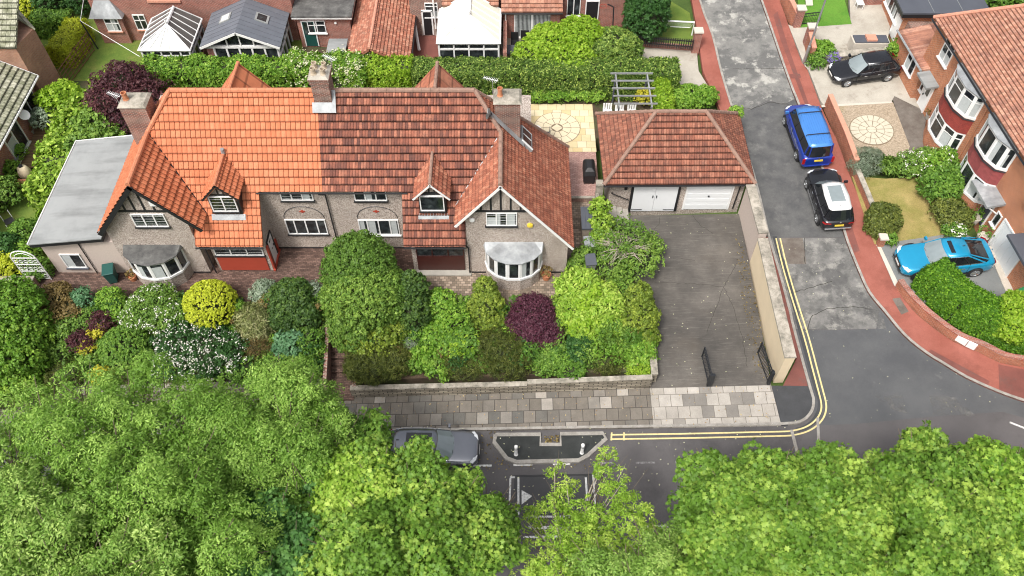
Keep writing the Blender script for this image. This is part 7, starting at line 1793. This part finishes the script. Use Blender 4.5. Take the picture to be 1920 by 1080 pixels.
S_('golden_shrub', 'pale golden-tipped upright shrub beside the small purple maple', [LB(185, 625, 2.4, .38, .5), LB(165, 655, 1.9, .45, .5)], 900, .14, 'oval', 'lf_yellow', rough=.3, core=.4)
S_('golden_shrub', 'bright yellow bush poking through the feathery street tree at the left', [LB(192, 708, 2.2, .42, .5)], 900, .15, 'oval', 'lf_yellow', rough=.3, core=.4)
S_('evergreen_ball', 'round dense dark green shrub on the left bank', [LB(238, 655, 2.0, 1.38, 1.15)], 12000, .11, 'oval', 'lf_mid', rough=.04, thick=.15, clump=.05)
S_('viburnum', 'grey-green domed shrub with white flower clusters below the left bay', [LB(290, 575, 2.9, 1.35, .8), LB(265, 595, 2.6, 1.0, .7), LB(320, 590, 2.7, 1.0, .7)], 8000, .13, 'oval', 'lf_conifer', rough=.1, flowers=('petal_white', 700, .10))
S_('viburnum', 'sprawling shrub smothered in white blossom in the middle of the left bank', [LB(340, 640, 2.1, 1.35, .9), LB(390, 655, 2.0, 1.35, .8), LB(330, 680, 1.7, 1.1, .7), LB(430, 660, 1.9, 1.1, .7), LB(385, 690, 1.5, 1.0, .6)], 9000, .14, 'oval', 'lf_dark', rough=.3, flowers=('petal_white', 2000, .10))
S_('golden_ball', 'neatly rounded golden yellow shrub below the left gable', [LB(395, 572, 2.9, 1.42, 1.25)], 14000, .11, 'oval', 'lf_golden', rough=.03, thick=.12, clump=.04, jit=.45)
S_('box_shrub', 'small light green shrub against the right side of the golden ball', [LB(447, 580, 2.6, .4, .35)], 800, .1, 'oval', 'lf_bright')
S_('silver_shrub', 'silvery grey-leaved shrub left of the dark conifer at the top of the steps', [LB(497, 550, 2.7, .75, .5)], 2600, .11, 'oval', 'lf_silver', rough=.15)
S_('silver_shrub', 'silvery grey-leaved shrub right of the dark conifer at the top of the steps', [LB(583, 548, 2.7, .55, .4)], 1800, .11, 'oval', 'lf_silver', rough=.15)
S_('conifer_shrub', 'dark broad conifer between the two silvery shrubs', [LB(548, 560, 2.9, 1.1, 1.0), LB(535, 590, 2.4, .9, .9), LB(570, 590, 2.4, .9, .9)], 9000, .17, 'spray', 'lf_conifer_d', along=True)
S_('ornamental_grass', 'fountain of buff and green grass blades right of the golden ball', [LB(478, 600, 2.3, .85, .7), LB(482, 615, 2.0, .8, .6)], 3500, .55, 'blade', 'lf_grass', along=True, core=.4, thick=.5)
S_('heather', 'bronze heather mound beneath the fountain grass', [LB(478, 648, 1.7, .95, .55)], 3500, .14, 'blade', 'lf_russet', along=True)
S_('leafy_shrub', 'blue-green broad-leaved plant left of the garden steps', [LB(545, 640, 1.9, .7, .5), LB(530, 655, 1.7, .5, .4)], 1300, .2, 'oval', 'lf_blue', rough=.25)
S_('leafy_shrub', 'dark green low shrub filling the slope left of the garden steps', [LB(580, 640, 1.8, .8, .6), LB(520, 690, 1.3, 1.2, .6), LB(570, 690, 1.2, .9, .6), LB(450, 690, 1.4, 1.2, .6)], 6500, .14, 'oval', 'lf_mid', rough=.2)
S_('spreading_conifer', 'dull green juniper above the wall at the far left', [LB(60, 730, 1.0, 1.2, .5), LB(20, 740, .9, 1.2, .5), LB(120, 700, 1.3, 1.0, .6)], 5500, .17, 'blade', 'lf_olive', along=True)
# low leafy ground cover over the banks
def cover(nm, boxes, n, size, mat, zf):
    P = []; 
    for (x0, x1, y0, y1), k in boxes:
        x = x0+(x1-x0)*rng.random(k); y = y0+(y1-y0)*rng.random(k); P.append(np.stack([x, y, zf(x, y)+.05+.28*rng.random(k)**2+.12*(1+np.sin(x*2.3+1)*np.cos(y*2.9))], 1))
    P = np.concatenate(P); N = nrm(rng.normal(size=P.shape)*.6+np.array([0, 0, 1])); tc = np.clip(.5+.25*np.sin(P[:, 0]*1.3)+.25*rng.normal(size=len(P)), 0, .999)
    return leaf_object(nm, P, N, size*(.6+.8*rng.random(len(P))), 'oval', M[mat], None, tc, okind='stuff')
def bankz(x, y):
    z0 = np.where(x < 0, T(-45, 22.7), T(3, 22.7)); z0 = T(x, 22.7)+.75
    q = np.clip((y-22.75)/3.65, 0, 1); return z0+(ZT-.03-z0)*q
cover('ground_cover', [((-8.4, 6.7, 22.9, 26.6), 14000), ((-34, -10.2, 22.9, 26.6), 16000), ((5.3, 6.8, 26, 32), 2500)], 0, .15, 'lf_mid', bankz)
cover('ground_cover', [((-8.4, 6.7, 22.9, 26.4), 4000), ((-34, -10.2, 22.9, 26.4), 4500)], 0, .13, 'lf_olive', bankz)
for mt_, sz_, nn_ in (('lf_mid', .12, 55), ('lf_bright', .11, 42), ('lf_conifer', .12, 42), ('lf_russet', .10, 14), ('lf_dark', .13, 36)):
    ls = []
    for _ in range(nn_*2):
        x = random.uniform(-8.2, 6.6) if random.random() < .5 else random.uniform(-26, -10.3); y = random.uniform(23.1, 26.6); r_ = random.uniform(.22, .58); ls.append((x, y, float(bankz(x, y))+r_*.5+random.random()*.35, r_, r_, r_*.8))
    P, N, ti, D = sample_lobes(ls, nn_*420, .5, .09, 8, -.2, .3, .3, .6, 4); leaf_object('ground_cover', P, N, sz_*(.6+.8*rng.random(len(P))), 'oval', M[mt_], None, ti, okind='stuff')
# back gardens
hedge('hedge', 'long clipped dark and lime flecked hedge behind the right-hand house', [(-6.6, 44.55), (11.0, 44.45)], .95, ZT, 4.5, 60000, .13, 'oval', 'lf_clip', rough=.06)
hedge('hedge', 'bright green loosely clipped hedge behind the orange-tiled house', [(-24.5, 44.6), (-14.6, 44.6)], .95, ZT, 4.55, 26000, .17, 'oval', 'lf_bright', rough=.25)
hedge('hedge', 'hedge thick with creamy blossom behind the central chimney', [(-14.8, 44.7), (-9.6, 44.6)], 1.05, ZT, 4.75, 16000, .16, 'oval', 'lf_bright', rough=.35, flowers=('petal_cream', 1300, .13))
hedge('hedge', 'short lime green hedge below the long outbuilding', [(-9.7, 44.6), (-6.7, 44.55)], 1.0, ZT, 4.6, 9000, .15, 'oval', 'lf_privet', rough=.25)
hedge('hedge', 'narrow lime green hedge running back beside the garage', [(9.75, 40.6), (9.9, 43.6)], .55, ZT, 4.2, 9000, .15, 'oval', 'lf_privet', rough=.15)
S_('privet_mound', 'large pale lime shrub rising behind the clipped hedge', [LB(1035, 85, 4.2, 1.7, 1.2), LB(1085, 72, 4.4, 1.7, 1.2), LB(1000, 105, 3.8, 1.3, 1.0), LB(1070, 105, 4.0, 1.8, .9)], 16000, .17, 'oval', 'lf_privet', rough=.12)
S_('privet_mound', 'speckled cream and green shrub at the right of the large pale lime one', [LB(1150, 90, 4.0, 1.5, 1.2), LB(1175, 95, 3.8, 1.0, 1.0), LB(1125, 95, 4.0, 1.1, 1.0)], 9000, .16, 'oval', 'lf_clip', rough=.12)
S_('hedge_bottom_planting', 'row of low bright green plants at the foot of the clipped hedge', [LB(1010+i*22, 178, 2.7, .55, .35) for i in range(6)], 5000, .13, 'oval', 'lf_bright', rough=.2)
S_('leafy_shrub', 'yellow-leaved shrub seen through the pergola', [LB(1207, 182, 3.0, .5, .5)], 1000, .12, 'oval', 'lf_yellow', rough=.2)
S_('leafy_shrub', 'mixed green shrub beyond the garage roof beside the side road', [LB(1290, 183, 2.9, .9, .7), LB(1320, 185, 2.9, .8, .7), LB(1270, 190, 2.9, .7, .6)], 5500, .15, 'oval', 'lf_bright', rough=.25)
S_('leafy_shrub', 'small green sprig growing at the back corner of the garage roof', [LB(1380, 211, 4.35, .35, .3)], 500, .13, 'oval', 'lf_bright', rough=.2, stem=False)
t = shrub('cypress_tree', 'tall dark green cypress beside the picket fence', 'tree', [LB(1212, 30, 4.2, 1.55, 2.4), LB(1212, -20, 6.0, 1.3, 2.4), LB(1212, 45, 3.4, 1.2, 1.4)], 20000, .2, 'spray', 'lf_dark', along=True, per=14, rough=.06)
hedge('laurel_hedge', 'tall yellow-green laurel hedge curving round the flat-roofed extension', [(-26.9, 33.4), (-27.3, 36.5), (-27.4, 39.5), (-26.6, 42.0), (-24.9, 44.0)], 1.25, ZT-.5, 4.5, 15000, .27, 'oval', 'lf_laurel', rough=.35, clump=.14, jit=.6)
S_('laurel_bush', 'olive green laurel mass between the laurel hedge and the purple tree', [LB(180, 245, 4.2, 1.3, 1.2), LB(205, 270, 3.8, 1.3, 1.2), LB(160, 280, 4.0, 1.2, 1.0)], 5000, .24, 'oval', 'lf_conifer', rough=.25, per=8)
shrub('purple_tree', 'dark purple-leaved tree behind the left-hand chimney', 'tree', [LB(235, 165, 5.4, 1.7, 1.3), LB(210, 195, 5.0, 1.4, 1.2), LB(270, 190, 5.0, 1.6, 1.3), LB(235, 215, 4.4, 1.7, 1.2), LB(210, 235, 3.8, 1.2, 1.0)], 13000, .15, 'oval', 'lf_purple_b', rough=.25, per=9, clump=.16, crown='crown')
S_('leafy_shrub', 'bright green bush at the corner of the mossy ribbed roof', [LB(105, 190, 3.6, 1.1, .9), LB(125, 178, 3.6, .9, .8)], 3200, .2, 'oval', 'lf_privet', rough=.2)
S_('leafy_shrub', 'grey-green shrub beside the white satellite dish', [LB(80, 222, 3.2, .7, .6)], 1200, .15, 'oval', 'lf_silver', rough=.25)
hedge('hedge', 'clipped golden yellow hedge beside the brown trellis', [(-31.2, 47.0), (-30.9, 50.3)], .8, ZT, 4.0, 12000, .11, 'oval', 'lf_golden', rough=.06)
hedge('hedge', 'dark green hedge left of the clipped golden one', [(-34.2, 50.8), (-31.6, 50.9)], .6, ZT, 4.0, 8000, .13, 'oval', 'lf_mid', rough=.15)
S_('golden_ball', 'round yellow-green bush in the top left corner', [LB(47, 12, 3.4, 1.2, 1.0)], 5000, .13, 'oval', 'lf_golden', rough=.05)
S_('japanese_maple', 'low dark red maple in the top left corner', [LB(12, 22, 3.0, 1.3, .8)], 3500, .13, 'quad', 'lf_purple_b', rough=.15)
S_('leafy_shrub', 'dark evergreen shrub at the top edge above the left lawn', [LB(90, 5, 3.6, 1.1, 1.2), LB(150, 0, 3.2, 1.3, 1.0)], 6000, .15, 'oval', 'lf_dark', rough=.15)
for i, (a, b, z, r, m_, lab) in enumerate(((8, 360, 3.2, 1.0, 'lf_conifer', 'green bush by the cream clay oven'), (10, 470, 3.0, 1.0, 'lf_dark', 'dark green bush below the folding chair'), (50, 440, 2.7, .9, 'lf_mid', 'loose green bush against the flat-roofed extension'), (45, 480, 2.7, .9, 'lf_bright', 'bright bush behind the white arched gate'), (8, 500, 2.8, .9, 'lf_golden', 'yellow-green bush at the left edge above the brick wall'), (20, 318, 2.9, .5, 'lf_bright', 'small leafy pot plant beside the pink parasol'), (33, 285, 2.8, .45, 'lf_bright', 'small green pot plant by the patio doors'), (75, 505, 2.6, .6, 'lf_mid', 'green shrub right behind the white arched gate'))):
    S_('leafy_shrub', lab, [LB(a, b, z, r, r*.85), LB(a-12, b+12, z-.3, r*.8, r*.7)], int(3500*r*r+500), .14, 'oval', m_, rough=.2)
# right side gardens
hp = [PT(*p) for p in [(1728, 540), (1752, 566), (1790, 598), (1838, 626), (1890, 648), (1960, 668)]]
hedge('hedge', 'rounded clipped green hedge above the curved brick wall', [(p.x+.15, p.y+.35) for p in hp], .88, lambda x, y: T(x, y)+.1, lambda x, y: T(x, y)+1.85, 48000, .12, 'oval', 'lf_hedge', rough=.08, rnd=.5)
S_('privet_mound', 'looser lime green shrub at the right edge behind the rounded hedge', [LB(1915, 590, 3.6, 1.2, 1.2), LB(1895, 615, 3.4, .8, .8)], 7000, .15, 'oval', 'lf_privet', rough=.12)
S_('lavender_mound', 'grey-green mound at the edge of the gravel', [LB(1628, 302, 3.0, .95, .6), LB(1615, 315, 2.8, .7, .5)], 4500, .14, 'blade', 'lf_silver', along=True)
S_('yucca', 'spiky yucca beside the grey-green mound', [LB(1662, 312, 3.0, .45, .45)], 260, .75, 'blade', 'lf_conifer', along=True, core=.3, thick=.8)
S_('flowering_shrub', 'white-dotted green shrub below the gravel circle', [LB(1705, 312, 3.1, .95, .6), LB(1735, 300, 3.2, .8, .6)], 4000, .14, 'oval', 'lf_conifer', rough=.2, flowers=('petal_white', 260, .12))
S_('flowering_shrub', 'yellow-green rose bush with white flowers under the first bay', [LB(1755, 315, 3.4, .9, .8), LB(1770, 300, 3.4, .7, .7)], 3500, .15, 'oval', 'lf_bright', rough=.2, flowers=('petal_white', 240, .13))
S_('leafy_shrub', 'large dark green bush between the two bays', [LB(1765, 350, 3.5, 1.15, 1.0), LB(1780, 330, 3.5, .8, .8)], 6500, .16, 'oval', 'lf_mid', rough=.2)
S_('leafy_shrub', 'low olive green bush in front of the nearer bay', [LB(1780, 400, 3.0, 1.0, .7), LB(1800, 410, 2.9, .7, .6)], 4500, .13, 'oval', 'lf_olive', rough=.2)
S_('dwarf_conifer', 'brown-green dwarf conifer inside the brick wall on the dry lawn', [LB(1657, 410, 2.8, .95, .7), LB(1650, 425, 2.6, .8, .6)], 5500, .16, 'spray', 'lf_olive', along=True)
S_('flowering_shrub', 'small white-flowered bush behind the turquoise car', [LB(1790, 432, 2.8, .6, .4)], 1200, .13, 'oval', 'lf_mid', flowers=('petal_white', 140, .12))
S_('leafy_shrub', 'small green bush beside the end pier and the turquoise car', [LB(1665, 448, 2.5, .4, .35)], 900, .12, 'oval', 'lf_mid')
S_('leafy_shrub', 'green plant on top of the rockery wall by the street lamp', [LB(1540, 95, 3.5, .8, .5)], 1800, .16, 'oval', 'lf_bright', rough=.3)
S_('leafy_shrub', 'fern-like plant at the foot of the rockery wall by the street lamp', [LB(1530, 116, 3.3, .5, .45)], 1000, .14, 'oval', 'lf_mid', rough=.3)
S_('flowering_shrub', 'violet-flowered cushion plant on the rockery wall', [LB(1560, 108, 3.4, .45, .3)], 700, .1, 'oval', 'lf_mid', flowers=('petal_purple', 500, .09))
S_('leafy_shrub', 'green bush between the black hatchback and the corrugated-roofed extension', [LB(1686, 95, 3.9, .75, .7)], 2200, .16, 'oval', 'lf_bright', rough=.2)
S_('leafy_shrub', 'broad green tree-like shrub in the top right corner', [LB(1895, 5, 5.0, 1.8, 1.5), LB(1930, 15, 5.0, 1.6, 1.4)], 9000, .18, 'oval', 'lf_mid', rough=.15)

# ------------------------------------------------------------------ street trees in the foreground
def tree(nm, label, base, lobes, n, size, kind, mat, limbs=None, thick=.62, clump=.27, per=32, rough=.32, trunk=.28, zmin=-.3, along=False, jit=.6, k=2.6, upb=.4, extra=(), shr=.84, sub=10):
    bx_, by_ = base; z0 = T(bx_, by_)+.05
    lobes = [(l[0], l[1]-.35, l[2], l[3]*shr, l[4]*shr, l[5]*shr) for l in lobes]
    t = thing(nm, label, 'tree', (bx_, by_, z0), 0)
    cz_ = min(l[2] for l in lobes)
    if sub:
        big = lobes; lobes = [(l[0], l[1], l[2], l[3]*.62, l[4]*.62, l[5]*.60) for l in big]
        for l in big:
            for _ in range(sub):
                d = Vector(rng.normal(size=3)); d.z = abs(d.z)*.8+.05; d.normalize(); q = .80+.34*rng.random(); r_ = l[3]*(.24+.26*rng.random())
                lobes.append((l[0]+d.x*l[3]*q, l[1]+d.y*l[4]*q, l[2]+d.z*l[5]*q, r_, r_, r_*.8))
    m = MB(); tube_tree(m, (bx_, by_, z0-.2), (bx_+.2, by_+.5, cz_), [(l[0], l[1], l[2]+l[5]*.1) for l in lobes], trunk); m.build('trunk', M['bark'], t)
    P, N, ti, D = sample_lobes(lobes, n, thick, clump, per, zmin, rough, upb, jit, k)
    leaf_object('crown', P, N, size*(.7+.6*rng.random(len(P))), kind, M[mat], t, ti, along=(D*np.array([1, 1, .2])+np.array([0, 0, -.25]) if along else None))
    for (ls, n2, s2, k2, m2, nm2) in extra:
        P, N, ti, D = sample_lobes(ls, n2, .35, clump, per, zmin, rough, upb, jit, k)
        leaf_object(nm2, P, N, s2*(.7+.6*rng.random(len(P))), k2, M[m2], t, ti)
    return t
A1 = [LB(150, 770, 8.0, 2.3, 1.6), LB(270, 760, 8.2, 2.3, 1.6), LB(60, 850, 8.2, 2.4, 1.8), LB(200, 860, 9.2, 2.6, 1.8), LB(340, 850, 9.0, 2.5, 1.7), LB(120, 950, 9.6, 2.5, 1.8), LB(290, 960, 10, 2.6, 1.8), LB(230, 1060, 9.8, 2.6, 1.8), LB(400, 1050, 9.6, 2.4, 1.8), LB(380, 790, 7.9, 1.7, 1.2), LB(40, 1010, 8.5, 2.3, 1.8), LB(-60, 900, 8, 2.4, 2)]
tree('ash_tree', 'large feathery green street tree filling the lower left of the picture', (-15.5, 10.2), A1, 160000, .135, 'leaflet', 'lf_ash', along=True, clump=.24, per=55, rough=.42, thick=.85, jit=.6)
A2 = [LB(540, 752, 7.2, 1.8, 1.3), LB(505, 800, 8.2, 2.3, 1.6), LB(450, 830, 8.6, 2.0, 1.5), LB(588, 815, 7.6, 1.6, 1.2), LB(540, 870, 8.4, 1.8, 1.4), LB(420, 900, 9.0, 1.8, 1.4), LB(360, 990, 9.2, 1.6, 1.3), LB(622, 865, 7.6, 1.2, 1.0)]
tree('ash_tree', 'feathery green street tree reaching over the pavement below the garden steps', (-9.0, 10.4), A2, 125000, .13, 'leaflet', 'lf_ash', along=True, clump=.24, per=55, rough=.42, thick=.85, jit=.6)
A6 = [LB(470, 900, 7.6, 1.6, 1.3), LB(520, 1010, 8.4, 1.7, 1.3), LB(430, 1000, 8.6, 1.6, 1.2), LB(590, 930, 7.4, 1.4, 1.2), LB(470, 1080, 8.8, 1.7, 1.3), LB(580, 1050, 8.2, 1.5, 1.2)]
tree('sycamore_tree', 'dark blue-green maple-leaved tree showing between the feathery trees at the bottom', (-9.0, 7.5), A6, 30000, .19, 'maple', 'lf_teal', rough=.3)
A5 = [LB(30, 980, 10.3, 2.0, 1.3), LB(110, 1040, 10.8, 2.2, 1.4), LB(210, 1090, 11, 2.0, 1.3), LB(-20, 1060, 10.5, 2.2, 1.4), LB(320, 1110, 11, 1.8, 1.2), LB(20, 930, 9.8, 1.2, .9)]
tree('willow_tree', 'pale fine-leaved tree in the bottom left corner', (-15.5, 6.0), A5, 80000, .145, 'leaflet', 'lf_ashlight', along=True, clump=.24, per=55, rough=.4, thick=.7, jit=.6)
B1 = [LB(690, 835, 6.3, 1.3, 1.0), LB(665, 805, 6.0, 1.2, .9), LB(690, 790, 5.2, .5, .4), LB(620, 830, 6.6, 1.4, 1.1), LB(660, 960, 7.5, 1.6, 1.3), LB(560, 1000, 7.5, 1.6, 1.3)]
tree('sycamore_tree', 'darker green maple-leaved tree overhanging the back of the parked dark grey estate car', (-7.2, 11.6), B1, 23000, .185, 'maple', 'lf_mid', rough=.3)
B2 = [LB(790, 925, 8.0, 1.8, 1.4), LB(865, 965, 8.4, 1.75, 1.4), LB(838, 922, 7.6, .95, .8), LB(745, 893, 7.2, .95, .9), LB(760, 970, 9.0, 2.1, 1.6), LB(700, 910, 8.2, 1.5, 1.3), LB(830, 1050, 9.0, 2.2, 1.6), LB(720, 1050, 9.0, 2.0, 1.6), LB(650, 1010, 8.4, 1.6, 1.3), LB(905, 1030, 8.2, 1.3, 1.2), LB(918, 960, 7.4, .7, .6), LB(650, 1080, 8.6, 1.6, 1.3), LB(770, 878, 6.8, .7, .6)]
tree('sycamore_tree', 'rounded bright green maple-leaved tree with a yellow-leaved flank, bottom centre-left', (-3.6, 10.0), B2, 52000, .185, 'maple', 'lf_maple', rough=.34, extra=[([LB(650, 900, 8.4, 1.1, .8), LB(690, 940, 8.9, 1.1, .8), LB(640, 960, 8.6, .9, .7), LB(700, 890, 8.7, .7, .5)], 7000, .18, 'maple', 'lf_lime', 'yellow_foliage')])
D1 = [LB(1000, 960, 5.5, .55, .5), LB(980, 975, 5.6, .4, .4), LB(1035, 935, 6.0, .55, .5), LB(1060, 900, 6.2, .5, .4), LB(1130, 870, 6.8, .45, .6), LB(1160, 920, 7, .6, .7), LB(1145, 960, 7, .6, .7), LB(1100, 960, 7.2, .9, .6), LB(1185, 980, 7.2, .9, .8), LB(1060, 1000, 7.4, .9, .7), LB(1120, 1020, 7.6, 1.0, .8), LB(1010, 1050, 7.4, 1.1, .9), LB(1080, 1070, 7.8, 1.2, .9), LB(1180, 1060, 7.8, 1.3, .9), LB(1230, 1010, 7.2, .8, .7), LB(1040, 868, 5.6, .3, .3), LB(1075, 960, 6.6, .45, .4), LB(1135, 900, 6.9, .4, .5), LB(1140, 840, 6.6, .3, .3), LB(1170, 880, 6.9, .35, .4)]
t = tree('rowan_tree', 'thin lime green tree with visible pale branches in front of the speed cushion', (1.8, 9.6), D1, 20000, .14, 'leaflet', 'lf_lime', along=True, trunk=.12, rough=.4, thick=.9, clump=.15, per=30, shr=1.0, sub=0)
m = MB(); rt = Vector((2.2, 11.2, 5.8))
for l in D1: tg = Vector((l[0], l[1], l[2]+.1)); m.tube([rt, rt.lerp(tg, .5)+Vector((rng.normal()*.15, rng.normal()*.15, .3)), tg+Vector((0, 0, l[5]*.5))], [.05, .03, .010], 5)
m.build('limbs', M['bark_pale'], t)
D2 = [LB(1230, 1060, 8.4, 1.5, 1.0), LB(1290, 1040, 8.2, 1.3, .9), LB(1150, 1090, 8.4, 1.4, 1.0), LB(1330, 1085, 8.6, 1.4, 1.0), LB(1250, 1100, 8.6, 1.5, 1.0)]
tree('willow_tree', 'pale feathery tree at the bottom edge between the lime tree and the right-hand sycamore', (6.0, 7.5), D2, 56000, .13, 'leaflet', 'lf_ashlight', along=True, rough=.4, clump=.24, per=55, thick=.7, jit=.6)
E1 = [LB(1362, 925, 8.6, 1.65, 1.4), LB(1325, 975, 8.4, 1.0, 1.0), LB(1418, 930, 8.9, 1.6, 1.3), LB(1390, 990, 9.6, 2.1, 1.6), LB(1480, 960, 9.6, 2.1, 1.6), LB(1562, 885, 9.0, 1.2, 1.1), LB(1540, 930, 9.4, 1.7, 1.4), LB(1460, 1050, 10, 2.2, 1.6), LB(1580, 1000, 9.8, 2.2, 1.6), LB(1350, 1060, 9.6, 2.0, 1.5), LB(1560, 1080, 10, 2.3, 1.6), LB(1482, 905, 8.6, .8, .8)]
tree('sycamore_tree', 'big bright green sycamore at the bottom right, nearer the middle of the picture', (9.5, 10.0), E1, 74000, .19, 'maple', 'lf_maple', rough=.36)
E2 = [LB(1690, 870, 8.6, 1.5, 1.3), LB(1650, 910, 8.9, 1.5, 1.3), LB(1740, 930, 9.2, 1.8, 1.4), LB(1680, 980, 9.6, 2.1, 1.6), LB(1770, 1020, 9.8, 2.1, 1.6), LB(1670, 1060, 10, 2.2, 1.6), LB(1610, 930, 8.9, 1.3, 1.1), LB(1790, 1090, 10, 2.2, 1.6)]
tree('sycamore_tree', 'bright green sycamore at the bottom right with a peaked crown', (14.5, 10.2), E2, 54000, .19, 'maple', 'lf_maple', rough=.36)
E3 = [LB(1850, 900, 8.4, 1.6, 1.4), LB(1890, 960, 8.6, 1.8, 1.5), LB(1830, 960, 8.8, 1.5, 1.3), LB(1910, 1040, 9.0, 2.0, 1.6), LB(1950, 930, 8.2, 1.8, 1.5), LB(1860, 1060, 9.2, 1.8, 1.5), LB(1815, 880, 8.0, .9, .9)]
tree('sycamore_tree', 'mid green sycamore in the bottom right corner', (19.0, 10.6), E3, 44000, .19, 'maple', 'lf_bright', rough=.28)
